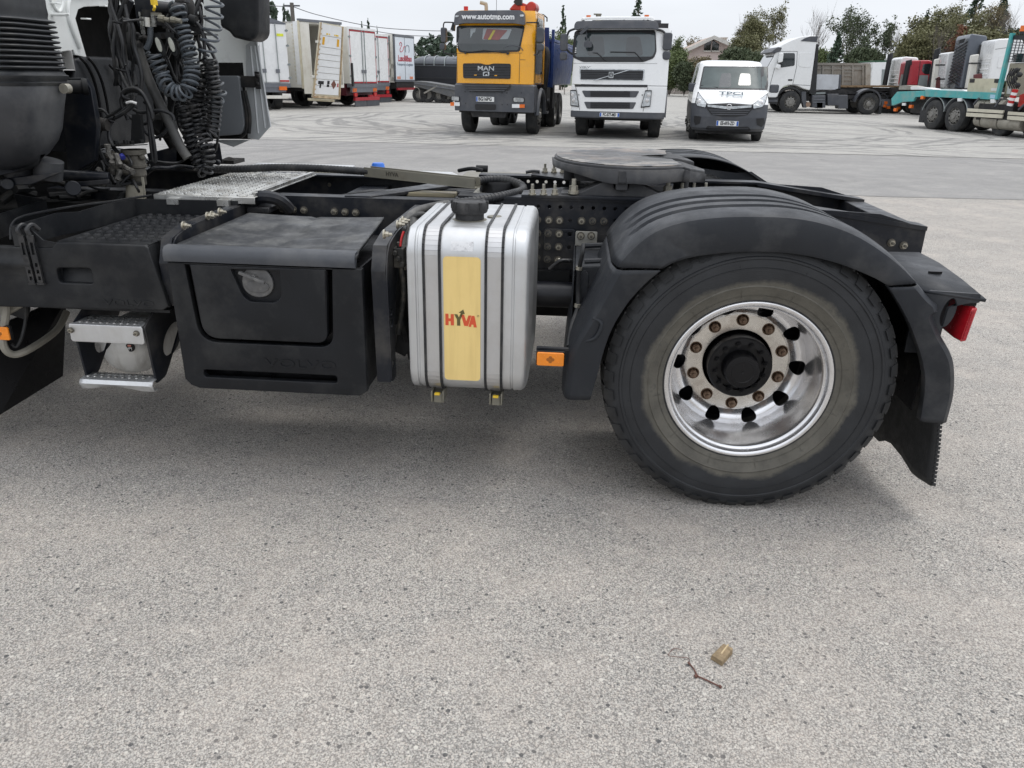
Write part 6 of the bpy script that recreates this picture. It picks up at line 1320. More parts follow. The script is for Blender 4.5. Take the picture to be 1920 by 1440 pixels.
b = MB(); x_, z_ = v.at(841, 50); b.hexa([(x_ - .06, .3, z_ - .05), (x_ + .04, .3, z_ - .08), (x_ + .04, .42, z_ - .08), (x_ - .06, .42, z_ - .05), (x_ - .0, .3, z_ + .12), (x_ + .06, .3, z_ + .12), (x_ + .06, .42, z_ + .12), (x_, .42, z_ + .12)]); part('kerb_mirror', b, M_blk, v.root)
wiper(v, (870, 98), (905, 94.5)); wiper(v, (951, 99), (905, 94)); v.decal('wiper_pivot', [[(868, 97), (873, 97), (872, 101), (869, 101)], [(949, 98), (955, 98), (954, 102.5), (950, 102.5)]], M_blk, .03, .03)
for px, m_, top in ((860, M_rl, 7), (972, M_orl, 7.5)):
    x_, z_ = v.at(px, 19); x2, z2 = v.at(px, top); b = MB(); b.cyl((x_, .7, z_ - .05), (x_, .7, z2), .058, n=14); part('beacon', b, m_, v.root)
b = MB(); x_, z_ = v.at(892, 20); x_ -= .2; z_ += .16; b.tube([(x_, 2.1, z_ - .5), (x_, 2.1, z_ + .10), (x_ - .05, 2.1, z_ + .17), (x_ - .17, 2.1, z_ + .20)], .05, 10, 5); part('exhaust_stack', b, mat('beige pipe', (.38, .35, .28), .5), v.root)
b = MB(); x_, z_ = v.at(917, 18); b.tube([(x_, .9, z_), (x_, .9, z_ + .35)], .006, 5); part('aerial', b, M_blk, v.root)
far_ = lambda q: (q[0] * 1.1 - .27, 1.5 + (q[1] - 1.5) * 1.11)
b = MB()
crp = [far_(v.at(*p)) for p in ((940, 18), (947, 10), (952, 5), (968, 6), (990, 14), (990, 24), (975, 22))]
b.prism(crp, 'XZ', 2.3, 2.8); b.box(-.2, .2, 2.35, 2.9, 1.1, 3.2); b.cyl((crp[4][0] - .1, 2.25, crp[4][1]), (crp[4][0] - .1, 2.85, crp[4][1]), .14); part('crane', b, M_crane, v.root, bevel=.03)
b = MB(); q = [far_(v.at(*p)) for p in ((950, 5), (955, -4), (966, -4), (966, 10), (957, 11))]; b.prism(q, 'XZ', 2.2, 2.35); part('crane_joint', b, M_blk, v.root)
b = MB(); q = [v.at(*p) for p in ((985, 14), (996, 16), (1003, 22), (1003, 30))]; b.tube([(x, 2.2, z) for x, z in q], .02, 6); part('hose', b, M_blk, v.root)
b = MB(); b.hexa([(-1.08, 3.1, 1.25), (1.08, 3.1, 1.25), (1.14, 7.6, 1.25), (-1.14, 7.6, 1.25), (-1.15, 3.0, 2.42), (1.15, 3.0, 2.42), (1.2, 7.8, 2.42), (-1.2, 7.8, 2.42)]); tb = part('tipper_body', b, M_tblue, v.root, bevel=.03)
b = MB(); b.box(-1.17, 1.17, 2.96, 7.8, 2.42, 2.50); b.box(1.08, 1.16, 2.92, 3.06, 1.2, 2.75); b.hexa([(-1.1, 2.90, 1.2), (1.1, 2.90, 1.2), (1.1, 2.96, 1.2), (-1.1, 2.96, 1.2), (-.9, 2.9, 2.8), (1.0, 2.9, 2.8), (1.0, 2.96, 2.8), (-.9, 2.96, 2.8)]); part('tipper_frame', b, M_tblue, tb, bevel=.01)
b = MB(); b.tube([(1.0, 2.3, 1.2), (1.05, 2.35, 1.9), (1.0, 2.45, 2.2), (.9, 2.6, 2.1)], .09, 10, 5); part('intake_hose', b, M_under, v.root); b = MB(); b.box(.95, 1.1, 2.2, 2.9, .8, 1.2); part('side_tank', b, M_under, v.root); b = MB(); b.box(1.0, 1.08, 3.6, 4.0, .6, 1.3); part('side_panel', b, M_under, v.root)
b = MB(); b.box(1.02, 1.12, 2.2, 2.6, .50, .56); part('step', b, M_bp, v.root); b = MB(); b.box(1.02, 1.12, 2.2, 2.6, .85, .90); part('step', b, M_bp, v.root)

# ---------------- the white truck
v = Veh('white_tipper_truck', 'white truck facing us with grey sun visor, diagonal grille bar and roof light bar', 'truck', 1.02, 21.2, -5,
        [(.40, 1.18, .06), (.55, 1.21, -.02), (1.28, 1.22, .0), (2.0, 1.21, .10), (2.8, 1.16, .32), (3.0, 1.13, .42), (3.08, 1.05, .6)], .12, .035)
mz = lambda py: v.at(1150, py)[1]
v.body('cab_body', mz(159), mz(50), 2.1, M_wp); v.body('bumper', mz(209.5), mz(159) - .012, .7, M_wp); v.body('lower_bumper', mz(222), mz(210), .7, M_bp)
v.decal('bumper_gap', [(1076, 158.4), (1214, 159), (1214, 163.5), (1077, 162.5)], M_ink, .002, .01)
v.decal('windscreen_seal', [(1074, 56), (1229, 56.5), (1231, 96), (1226, 109), (1206, 116.5), (1092, 116), (1071.5, 107), (1070.5, 95)], M_blk, .0, .014, .06)
ws = v.decal('windscreen', [(1077, 58), (1227, 58.5), (1228, 95), (1223, 106), (1078, 106.5), (1073.5, 95)], mat('blue grey windscreen', (.05, .068, .074), .05, var=.3, vs=1.1, coat=1, rv=.02), .012, .006, .05)
v.decal('seat_shape', [[(1105, 68), (1130, 67), (1134, 104), (1100, 104)], [(1175, 68), (1200, 68), (1206, 104), (1172, 104)]], mat('seat behind glass', (.03, .037, .04), .06, var=.2, coat=1), .019, .002, .08, ws)
for py in (88, 92, 96): v.decal('windscreen_sticker', [(1074.8, py), (1078.5, py), (1078.5, py + 2.6), (1074.8, py + 2.6)], M_label, .02, .003, 0, ws)
v.decal('sun_visor', [(1074.5, 55), (1075, 44), (1079, 38), (1230, 38.5), (1234, 44), (1235, 56), (1222, 53), (1088, 52.5)], M_bp, .03, .22, .05, bevel=.02)
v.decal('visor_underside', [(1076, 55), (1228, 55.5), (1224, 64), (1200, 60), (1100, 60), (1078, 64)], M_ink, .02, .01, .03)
b = MB(); (xa, z_), (xb, z2) = v.at(1090, 33), v.at(1222, 30); b.tube([(xa, .75, z_ - .02), (xa + .1, .7, z_ + .03), (xb - .1, .7, z_ + .05), (xb, .75, z_ + .02)], .04, 8, 4); part('light_bar', b, M_wp, v.root)
b = MB(); [b.tube([(x, .7, 2.9), (x, .7, z_)], .02, 6) for x in (xa + .2, 0, xb - .2)]; [b.cyl((v.at(px, 40)[0], .42, v.at(px, 39)[1]), (v.at(px, 40)[0], .50, v.at(px, 39)[1]), .05) for px in (1091, 1214)]; part('bar_bracket', b, M_blk, v.root)
for px in (1099, 1212): x_, z_ = v.at(px, 26.5); b = MB(); b.cyl((x_, .75, z_ - .04), (x_, .75, z_ + .03), .06, n=12); part('beacon', b, M_orl, v.root)
x_, z_ = v.at(1110, 34); b = MB(); b.cyl((x_, 2.3, 2.6), (x_, 2.3, v.at(1110, 14)[1]), .075); b.box(x_ - .13, x_ + .08, 2.2, 2.4, v.at(1110, 14)[1], v.at(1110, 12)[1]); part('exhaust_stack', b, M_gsteel, v.root)
fr_ = v.decal('grille_frame', [(1085, 128.5), (1209, 130), (1207, 151.5), (1087, 149.5)], M_lens, .004, .012, .03)
gr = v.decal('grille', [(1087, 130.5), (1206.5, 132), (1205, 150), (1089, 148.5)], M_ink, .015, .008, .03, fr_)
slats(v, 'grille_slat', 1088, 1205, 132, 149, 4, M_grl, .022, gr)
v.decal('diagonal_bar', [(1111, 151), (1114.5, 151.2), (1181, 131.3), (1177, 131)], M_lens, .048, .012, 0, gr)
x_, z_ = v.at(1146, 140.5); b = MB(); y_ = v.yf(x_, z_); b.plate(rrect(x_ - .065, z_ - .075, x_ + .065, z_ + .075, .02), [], 'XZ', y_ - .075, y_ - .05); bd = part('badge', b, M_lens, gr)
b = MB(); b.plate(circ(x_, z_, .05, 20), [circ(x_, z_, .036, 20)], 'XZ', y_ - .082, y_ - .076); b.box(x_ - .03, x_ + .03, y_ - .082, y_ - .076, z_ - .008, z_ + .008); part('badge_ring', b, M_ink, bd)
v.text('maker_lettering', 'VOLVO', 1098.5, 126, 3.6, M_lens, .008, 1.7, .02)
v.decal('panel_crease', [[(1070, 118), (1232, 119), (1232, 119.5), (1070, 118.5)], [(1078, 163), (1079, 163), (1087, 207), (1086, 207)], [(1214, 164), (1215, 164), (1206, 209), (1205, 209)]], mat('shut line', (.15, .15, .15), .6), .0005, .003)
for y0_, y1_, x0_, x1_ in ((170, 182.5, 1090.5, 1198.5), (191, 204, 1094.5, 1193)):
    g_ = v.decal('bumper_grille', [(x0_, y0_), (x1_, y0_ + .6), (x1_ - 6, y1_), (x0_ + 6, y1_ - .3)], M_bp, .003, .01, .03)
    v.decal('grille_mesh', [(1107, y0_ + .8), (1181, y0_ + 1.1), (1181, y1_ - .8), (1107, y1_ - .8)], M_ink, .012, .006, 0, g_)
    for q in range(1, 3): yy = y0_ + (y1_ - y0_) * q / 3; v.decal('grille_slat', [(1108, yy), (1180, yy + .4), (1180, yy + 1.2), (1108, yy + .8)], M_grl, .018, .01, 0, g_)
lamp(v, 'headlamp', [(1067.5, 169), (1080, 168.5), (1085.5, 201), (1068, 199)], off=.02); lamp(v, 'headlamp', [(1210, 169), (1222, 169), (1219, 200), (1201, 202)], off=.02)
for px, py in ((1073, 178), (1075, 188), (1216, 178), (1213, 188)):
    x_, z_ = v.at(px, py); b = MB(); b.lathe([(0, -.02), (.045, -.016), (.055, 0)], (x_, v.yf(x_, z_) - .04, z_), 'Y', 16); part('lamp_reflector', b, M_chrome, v.root)
v.decal('tow_hole', [[(1083.5, 177), (1085.5, 177), (1085.5, 179), (1083.5, 179)], [(1203, 177), (1205, 177), (1205, 179), (1203, 179)]], M_ink, .002, .01, .01)
v.plate(1124.5, 1161, 211, 219.5, 'FC-577-MD')
v.mirror([(1077, 52), (1066, 56), (1062, 62), (1058, 80), (1062, 94), (1074, 102)], (1048.5, 61.5, 1061, 95), (1047.5, 97, 1060, 112.5), armr=.03)
v.mirror([(1231, 54), (1243, 58), (1248, 66), (1248, 82), (1243, 94), (1231, 102)], (1244.5, 60.5, 1258.5, 94), (1242.5, 96, 1256, 112), armr=.03)
b = MB(); x_, z_ = v.at(1098, 60); x2, z2 = v.at(1102, 83); b.tube([(x_, .2, z_ + .1), (x_ + .02, .05, z_ - .1), (x2, .05, z2 + .05)], .015, 6); b.plate(rrect(x2 - .1, z2 - .07, x2 + .1, z2 + .07, .04), [], 'XZ', .02, .1); b.bar((v.at(1087, 63)[0], .08, v.at(1087, 63)[1]), (v.at(1101, 50)[0], .08, v.at(1101, 51)[1]), .06, .07); part('kerb_mirror', b, M_bp, v.root)
wiper(v, (1119, 99), (1075, 99.5)); wiper(v, (1119, 99), (1136, 114)); wiper(v, (1190, 98), (1144, 97)); wiper(v, (1190, 98), (1207, 115))
b = MB(); b.box(-1.0, 1.0, .6, 6.5, .6, 1.0); b.box(-.9, .9, .5, .7, .45, .7); b.box(-1.15, 1.15, 2.25, 3.0, .5, 2.9); part('chassis', b, M_under, v.root)
b = MB(); b.hexa([(-1.12, 3.1, 1.1), (1.12, 3.1, 1.1), (1.14, 7.4, 1.1), (-1.14, 7.4, 1.1), (-1.18, 3.0, 2.5), (1.18, 3.0, 2.5), (1.2, 7.5, 2.5), (-1.2, 7.5, 2.5)]); b.box(-.95, .95, 2.5, 2.9, 2.4, 3.0); part('tipper_body', b, M_bp, v.root, bevel=.03)
for x in (-.98, .98): bgwheel(v.root, x, 1.3, .50, .32, side=1 if x > 0 else -1)
for y in (4.6,):
    for x in (-1.0, -.7, .7, 1.0): bgwheel(v.root, x, y, .50, .27, side=(2 if x > 0 else -2) if abs(x) > .8 else 0)
b = MB(); b.plate(round_poly([(.50, 1.75), (.62, 2.65), (1.5, 2.65), (1.5, 1.75)], .08), [], 'YZ', 1.205, 1.215); part('side_window', b, M_glassd, v.root)
b = MB(); b.tube([(1.2, .75 + .62 * math.cos(R(a)) + .55, .55 + .62 * math.sin(R(a))) for a in range(0, 181, 15)], .07, 6); part('wheel_arch', b, M_bp, v.root)

# ---------------- the van
v = Veh('parked_van', 'white van with a dark unpainted bumper parked right of the white truck', 'van', 3.86, 21.1, -6,
        [(.25, .86, .12), (.35, .93, .0), (.62, .955, -.03), (.92, .955, .0), (1.05, .95, .12), (1.22, .93, .42), (1.36, .90, .62), (1.90, .80, 1.30), (1.96, .76, 1.55), (1.99, .6, 1.9)], .22, .09)
mz = lambda py: v.at(1367, py)[1]
zs_, zu = .93, 1.36
v.body('lower_body', .28, .93, 4.6, M_bp); v.body('upper_body', .934, 1.99, 4.6, M_wp)
def lp(*p): return [v.at(*q) for q in p]
def vx(px, py, yoff):      # true position on the receding nose: solve for depth
    y = 0.
    for _ in range(6): q = P(px, py, Y=v.Yv + y); x, z = q.x - v.Xc, q.z; y = v.yf(x, z)
    return (x, z)
VP_ = lambda pts: [vx(a, c, 0) for a, c in pts]
v.decal('bonnet', VP_([(1304, 170), (1310, 168), (1428, 168), (1435, 172), (1414, 193), (1408, 196), (1368, 193), (1329, 195), (1322, 192)]), M_wp, .006, .01, .03, local=True)
v.decal('windscreen_seal', VP_([(1309.5, 124), (1427, 125), (1431.5, 160), (1431, 168.5), (1306, 166.5), (1306.5, 160)]), M_blk, .012, .012, .03, local=True)
ws = v.decal('windscreen', VP_([(1311.5, 126), (1425.5, 127), (1429, 160), (1427, 166), (1309.5, 164), (1309, 160)]), mat('van windscreen', (.075, .096, .096), .34, var=.3, vs=1.3, spec=.25, rv=.05), .022, .006, .03, local=True)
v.decal('seat_shape', VP_([(1345, 137), (1363, 137), (1366, 163), (1343, 163)]), mat('seat behind glass'), .030, .002, .05, ws, local=True); v.decal('seat_shape', VP_([(1380, 137), (1398, 138), (1402, 160), (1378, 160)]), mat('seat behind glass'), .030, .002, .05, ws, local=True)
v.decal('windscreen_sticker', VP_([(1311, 149), (1316, 149), (1316, 155), (1311, 155)]), M_label, .02, .003, 0, ws, local=True)
x0_, z0_ = vx(1309, 160, 0); x1_, z1_ = vx(1342, 164, 0); b = MB(); b.tube([(x0_, v.yf(x0_, z0_) - .03, z0_), (x1_, v.yf(x1_, z1_) - .03, z1_)], .012, 6); part('wiper', b, M_blk, v.root)
for pts in ([(1305, 171), (1311, 178), (1326, 194), (1324, 203), (1306, 199), (1302, 192)], [(1433, 174), (1425, 182), (1409, 196), (1410, 205), (1428, 201), (1432, 192)]):
    o = v.decal('headlamp', VP_(pts), M_blk, .012, .01, .02, local=True); cx_ = sum(p[0] for p in pts) / 6; cy_ = sum(p[1] for p in pts) / 6
    v.decal('lens', VP_([(cx_ + (a - cx_) * .88, cy_ + (c - cy_) * .88) for a, c in pts]), M_lens, .02, .012, .02, o, local=True)
    q = vx(cx_ - 2 if cx_ < 1360 else cx_ + 2, cy_ + 1, 0); b = MB(); b.lathe([(0, -.02), (.05, -.015), (.06, 0)], (q[0], v.yf(*q) - .03, q[1]), 'Y', 16); part('lamp_reflector', b, M_chrome, o)
g_ = v.decal('grille', VP_([(1326, 191), (1367, 193), (1408, 193), (1410, 205), (1400, 216), (1380, 219), (1355, 219), (1334, 215), (1325, 203)]), M_ink, .004, .01, .03, local=True)
v.decal('chrome_bar', VP_([(1326.5, 196), (1360, 199), (1375, 199), (1408, 197), (1408, 201), (1375, 204), (1360, 204), (1327, 200)]), M_lens, .014, .03, .01, g_, local=True)
for i, py in enumerate((205.5, 209.5, 213.5)): v.decal('grille_slat', VP_([(1329 + i * 3, py), (1406 - i * 3, py + .3), (1404 - i * 3, py + 2), (1331 + i * 3, py + 1.7)]), M_bp, .016, .02, 0, g_, local=True)
q = vx(1367, 200.5, 0); y_ = v.yf(*q) - .05; b = MB(); b.lathe([(.052, .0), (.058, -.012), (.066, -.012), (.072, .0)], (q[0], y_, q[1]), 'Y', 24); b.box(q[0] - .06, q[0] + .06, y_ - .012, y_, q[1] - .007, q[1] + .007); part('badge', b, M_chrome, g_)
b = MB(); q = vx(1368, 176.5, 0); y_ = v.yf(*q); mt = M_XZ(q[0], y_ - .075, q[1] + .02) @ Matrix.Rotation(R(-60), 4, 'X'); b.text('TPCi', .20, .002, mt, .004, sx=1.5); part('bonnet_lettering', b, mat('dark blue print', (.06, .09, .11), .5), v.root)
b = MB(); mt = M_XZ(q[0] + .05, y_ - .165, q[1] - .025) @ Matrix.Rotation(R(-60), 4, 'X'); b.box(-.2, .25, -.012, .012, 0, .002, mt); part('bonnet_lettering', b, mat('pale blue print', (.4, .48, .52), .5), v.root)
v.plate(1343.5, 1383.5, 226, 236.5, 'EE-693-ZD', .05)
for pts in ([(1301, 217), (1315, 219), (1312, 232), (1303, 235), (1300, 228)], [(1430, 221), (1417, 222), (1418, 234), (1426, 238), (1431, 230)]):
    v.decal('fog_recess', VP_(pts), M_ink, .002, .01, .02, local=True)
v.decal('lower_grille', VP_([(1327, 236), (1343, 238), (1385, 238), (1402, 237), (1407, 244), (1400, 246), (1330, 244), (1322, 242)]), M_ink, .003, .01, .02, local=True)
for py in (239.5, 242): v.decal('grille_slat', VP_([(1330, py), (1402, py + .6), (1402, py + 1.4), (1330, py + .8)]), M_bp, .012, .012, local=True)
for xs, yA, yB in (((1284.5, 1298), 155, 172), ((1435, 1449.5), 158, 174)):
    (xa, za), (xb, zb_) = [(P(px, py, Y=v.Yv + 1.0).x - v.Xc, P(px, py, Y=v.Yv + 1.0).z) for px, py in ((xs[0], yA), (xs[1], yB))]
    b = MB(); b.plate(rrect(xa, zb_, xb, za, .05), [], 'XZ', .92, 1.1, bevel=.03); part('mirror', b, M_bp, v.root)
for x in (-.82, .82):
    for y in (.95, 4.0): bgwheel(v.root, x, y, .34, .22, side=1 if x > 0 else -1)
b = MB(); b.box(-.8, .8, .3, 4.5, .2, .5); part('underbody', b, M_under, v.root)
for s_ in (-1, 1):
    b = MB(); b.add([(s_ * (q + .006), y, z) for y, z, q in ((1.15, 1.33, .905), (1.72, 1.80, .822), (2.6, 1.80, .822), (2.6, 1.33, .905))], [(0, 1, 2, 3)]); part('side_window', b, M_glassd, v.root)

# ---------------- trailers seen from behind, at the left
def corner(px, py): q = P(px, py, Z=0); return q
def trailer(name, label, cat, L_, th, w, ztop, zfl, length, m, group=None):
    return thing(name, label, cat, (L_.x, L_.y, 0), R(th), group)
def hinges(root, x, zs, m=None, s=.06):
    for z in zs: b = MB(); b.box(x - s, x + s, -.05, -.01, z - .03, z + .03); b.cyl((x, -.05, z - .05), (x, -.05, z + .05), .025, n=8); part('hinge', b, M_strp, root)
def rods(root, xs, z0, z1, zh):
    for x in xs:
        b = MB(); b.cyl((x, -.05, z0), (x, -.05, z1), .018, n=8); part('lock_rod', b, M_strp, root)
        b = MB(); b.box(x - .12, x + .04, -.07, -.04, zh - .07, zh + .07); part('door_handle', b, M_grail, root)
def tail(root, w, z, colr=M_orl, lampm=M_grail):
    b = MB(); b.box(.05, w - .05, -.02, .08, z - .22, z); part('tail_beam', b, lampm, root)
    for x in (.1, w - .45):
        for k in range(4): b = MB(); b.hexa([(x + k * .09, -.035, z - .2), (x + k * .09 + .05, -.035, z - .2), (x + k * .09 + .05, -.02, z - .2), (x + k * .09, -.02, z - .2), (x + k * .09 + .04, -.035, z - .04), (x + k * .09 + .09, -.035, z - .04), (x + k * .09 + .09, -.02, z - .04), (x + k * .09 + .04, -.02, z - .04)]); part('chevron', b, colr, root)
# A: near trailer with curved grey roof end, only its right half shows
Rr = corner(548.5, 207); thA = 42; wA = 2.3; LA = Rr - Vector((math.cos(R(thA)), math.sin(R(thA)), 0)) * wA
ra = trailer('box_trailer', 'white trailer with arched grey roof end, nearest the tractor cab at the left', 'trailer', LA, thA, wA, 3.4, 1.0, 9, M_wd)
b = MB(); b.box(0, wA, .03, 9, 1.02, 3.25); part('trailer_box', b, M_wp, ra, bevel=.01)
b = MB(); arc = [(wA * i / 12, 3.26 + .22 * math.sin(math.pi * (i + .0) / 12)) for i in range(13)]; b.prism(arc, 'XZ', -.04, 9); b.box(0, wA, -.03, .02, 3.22, 3.28); part('arched_roof', b, M_grail, ra)
for x in (0.02, wA / 2 + .005): b = MB(); b.box(x, x + wA / 2 - .03, -.02, .03, 1.08, 3.22); part('rear_door', b, M_wp, ra, bevel=.008)
rods(ra, (wA * .2, wA * .44, wA * .56, wA * .8), 1.05, 3.25, 1.5); hinges(ra, wA, (1.25, 1.75, 2.45, 3.0))
b = MB(); b.box(wA * .82, wA * .94, -.03, -.021, 2.78, 2.88); part('yellow_sticker', b, mat('lime sticker', (.7, .75, .05), .5), ra)
b = MB(); b.box(wA * .80, wA * .98, -.03, -.021, 1.10, 1.16); part('red_marking', b, M_rl, ra)
b = MB(); b.box(0, wA, -.03, .3, .88, 1.04); b.box(.2, wA - .2, .0, .6, .7, .88); part('rear_sill', b, M_grail, ra)
for x in (.25, wA - .5): b = MB(); b.box(x, x + .32, -.05, .0, .78, .92); part('tail_lamp', b, M_orl, ra)
b = MB(); b.box(.1, wA - .15, -.06, .0, .46, .58); part('underrun_bar', b, M_wd, ra)
for y in (1.3, 2.6):
    for x in (.2, wA - .2): bgwheel(ra, x, y, .48, .35, side=1 if x > 1 else -1)
# B: cream container trailer, rear open
LB = corner(573, 205); wB = 2.4
def solve_th(L_, w, pxr, z=2.4):
    best = (1e9, 0)
    for a in range(0, 90):
        q = L_ + Vector((math.cos(R(a)), math.sin(R(a)), 0)) * w + Vector((0, 0, z)); d = q - Vector((0, 0, CAM_H)); px = 960 + F_PX * d.dot(RT) / d.dot(FW)
        best = min(best, (abs(px - pxr), a))
    return best[1]
thB = solve_th(LB, wB, 641)
rb_ = trailer('container_trailer', 'cream container trailer standing with its rear open', 'trailer', LB, thB, wB, 3.4, 1.0, 9, M_cream)
ztb = 3.42; zfb = .98
b = MB(); t_ = .05
b.box(0, t_, 0, 9, zfb, ztb); b.box(wB - t_, wB, 0, 9, zfb, ztb); b.box(0, wB, 0, 9, ztb - .06, ztb); b.box(0, wB, 0, 9, zfb - .12, zfb); b.box(0, wB, 8.9, 9, zfb, ztb); part('container_wall', b, M_wd, rb_)
b = MB(); b.box(t_ + .01, wB - t_ - .01, 2.2, 2.25, zfb, ztb - .08); part('dark_interior', b, mat('inside of box', (.05, .05, .05), .8, dirt=(.02, .02, .02)), rb_)
for k in range(4): b = MB(); b.box(t_ + .01, wB - t_ - .01, 2.16, 2.2, 1.4 + k * .5, 1.43 + k * .5); part('roof_bow', b, M_grail, rb_)
b = MB(); b.box(-.04, .0, -.02, .08, zfb - .15, ztb + .02); part('corner_post', b, M_cream, rb_)
b = MB(); b.box(-.012, 0, .08, .36, zfb, ztb); part('side_edge', b, M_wp, rb_)
for k in range(16): b = MB(); b.box(-.02, -.012, .40, .44, zfb + .1 + k * .145, zfb + .16 + k * .145); part('lashing_ring', b, M_cream, rb_)
b = MB(); b.box(-.02, wB + .02, -.06, .1, ztb, ztb + .10); part('roof_header', b, M_grail, rb_)
b = MB(); b.box(.0, .5, -.04, .0, .62, ztb - .02); part('left_door', b, M_wd, rb_)
bgwheel(rb_, .25, 2.3, .5, .35, side=-2); bgwheel(rb_, wB - .25, 2.3, .5, .35, side=1); bgwheel(rb_, .25, 3.6, .5, .35, side=-2)
b = MB(); b.box(.1, wB - .1, .1, 9, .72, .84); part('chassis', b, M_under, rb_)
# its loose rear door leaning out
Yd0, Yd1 = 33.3, 34.2
cn = [P(586, 183, Y=Yd0), P(637, 186, Y=Yd1), P(643.5, 50, Y=Yd1), P(601, 41.5, Y=Yd0)]
d0 = (cn[1] - cn[0]); nrm = d0.cross(cn[3] - cn[0]).normalized(); nrm = nrm if nrm.y < 0 else -nrm
rbi = (Matrix.Translation((LB.x, LB.y, 0)) @ Matrix.Rotation(R(thB), 4, 'Z')).inverted()
def dq(u, w_, o=0.): return rbi @ (cn[0].lerp(cn[1], u).lerp(cn[3].lerp(cn[2], u), w_) + nrm * o)
rd = None
def dpan(name, u0, w0, u1, w1, o0, o1, m, parent=None): b = MB(); b.hexa([dq(u0, w0, o0), dq(u1, w0, o0), dq(u1, w1, o0), dq(u0, w1, o0), dq(u0, w0, o1), dq(u1, w0, o1), dq(u1, w1, o1), dq(u0, w1, o1)]); return part(name, b, m, rd or rb_)
rd = dpan('open_door', 0, 0, 1, 1, -.10, -.005, M_cream); rd['label'] = 'white riveted door swung open with a rusty frame'
ws_ = [.05, .17, .26, .345, .43, .52, .60, .69, .84, .99]
for a, c in zip(ws_, ws_[1:]): dpan('panel', .10, a + .003, .93, c - .003, -.004, .02, M_wp)
M_rf = mat('rusty frame paint', (.50, .40, .26), .6, var=.3, vs=6, dirt=(.25, .11, .04), damt=.8, ds=5)
dpan('frame_edge', 0, 0, .035, 1, -.02, .05, M_rf); dpan('frame_edge', .035, 0, .09, 1, -.02, .03, M_wp); dpan('frame_edge', .965, 0, 1, 1, -.02, .05, M_rf); dpan('frame_edge', .035, 0, .965, .03, -.02, .05, M_rf)
for k in range(14): dpan('rivet', .045, .04 + k * .067, .075, .06 + k * .067, .03, .045, M_rf)
for k in (.27, .73): dpan('roller', -.10, k, -.01, k + .03, -.05, .03, M_wd); 
for u in (.19, .80): dpan('yellow_marking', u - .045, .72, u + .045, .82, .02, .03, mat('amber marking', (.72, .38, .02), .5))
dpan('printed_sign', .14, .19, .35, .235, .02, .025, M_ink); dpan('printed_sign', .20, .14, .26, .19, .02, .025, M_ink); dpan('printed_sign', .47, .16, .56, .195, .02, .025, M_ink); dpan('printed_sign', .48, .20, .57, .245, .02, .025, M_ink)
b = MB(); u, w_ = .73, .2; b.hexa([dq(u, w_ - .065, .02), dq(u + .10, w_, .02), dq(u, w_ + .065, .02), dq(u - .10, w_, .02), dq(u, w_ - .065, .026), dq(u + .10, w_, .026), dq(u, w_ + .065, .026), dq(u - .10, w_, .026)]); part('warning_diamond', b, mat('brown print', (.17, .07, .05), .6), rd)
dpan('red_print', .87, .17, .91, .22, .02, .025, M_rl); 
for u0, u1 in ((.28, .36), (.40, .44), (.62, .66), (.68, .80)): dpan('yellow_lettering', u0, .855, u1, .875, .02, .026, M_yel2)
b = MB(); b.hexa([dq(.0, -.06, -.4), dq(.95, -.06, -.4), dq(.95, -.06, -.3), dq(.0, -.06, -.3), dq(0, -.03, -.4), dq(.95, -.03, -.4), dq(.95, -.03, -.3), dq(.0, -.03, -.3)]); part('tail_bar', b, M_cream, rb_)
# C and D: white trailers with red trim
def red_trailer(label, L_, th, w, grp):
    r_ = thing('refrigerated_trailer', label, 'trailer', (L_.x, L_.y, 0), R(th), grp); zt, zf_ = 3.42, 1.02
    b = MB(); b.box(0, w, .04, 9, zf_, zt); part('trailer_box', b, M_wd, r_, bevel=.02)
    b = MB(); b.box(0, w, -.03, .04, zt - .10, zt); b.box(0, .05, -.03, .04, zf_, zt - .1); b.box(w - .05, w, -.03, .04, zf_, zt - .1); part('door_frame', b, M_wp, r_)
    b = MB(); b.box(.05, w - .05, -.034, -.01, zt - .18, zt - .12); b.box(.3, w - .05, -.034, -.01, zf_ + .02, zf_ + .08); b.box(.05, .09, -.034, -.01, zf_, zt - .12); b.box(w - .09, w - .05, -.034, -.01, zf_, zt - .12); part('red_trim', b, M_trim, r_)
    for x in (.09, w / 2 + .01): b = MB(); b.box(x, x + w / 2 - .11, -.03, .03, zf_ + .09, zt - .19); part('rear_door', b, M_wp, r_)
    rods(r_, (w / 2 - .12, w / 2 + .12), zf_, zt - .1, 1.55)
    hinges(r_, .04, (1.35, 2.2, 3.0), s=.07); hinges(r_, w - .04, (1.35, 2.2, 3.0), s=.07)
    b = MB(); b.prism([(.0, .9), (.12, .9), (.10, 1.9), (.02, 1.9)], 'XZ', -.12, -.06); part('buffer_post', b, M_blk, r_)
    tail(r_, w, .86); b = MB(); b.box(.0, w, -.04, .2, .86, 1.02); part('rear_sill', b, M_grail, r_)
    b = MB(); b.box(.15, w, -.12, -.02, .28, .42); part('bumper_bar', b, M_trim, r_)
    b = MB(); b.box(.15, w / 2 - .02, -.10, -.06, .02, .27); b.box(w / 2 + .02, w, -.10, -.06, .02, .27); part('mud_flap', b, M_bp, r_)
    for x in (.2, w - .4): b = MB(); b.box(x, x + .25, -.06, .0, .46, .62); part('tail_lamp', b, M_rl, r_)
    b = MB(); b.box(.05, w, .3, 9, .5, 1.0); part('chassis', b, M_maroon, r_)
    for y in (1.6, 2.9):
        for x in (.2, w - .2): bgwheel(r_, x, y, .48, .34, side=1 if x > 1 else -1)
    return r_
LC = corner(660, 201); red_trailer('white trailer with red trimmed rear doors, right of the container with an open door', LC, solve_th(LC, 2.4, 704.5), 2.4, 'white trailers with red trim')
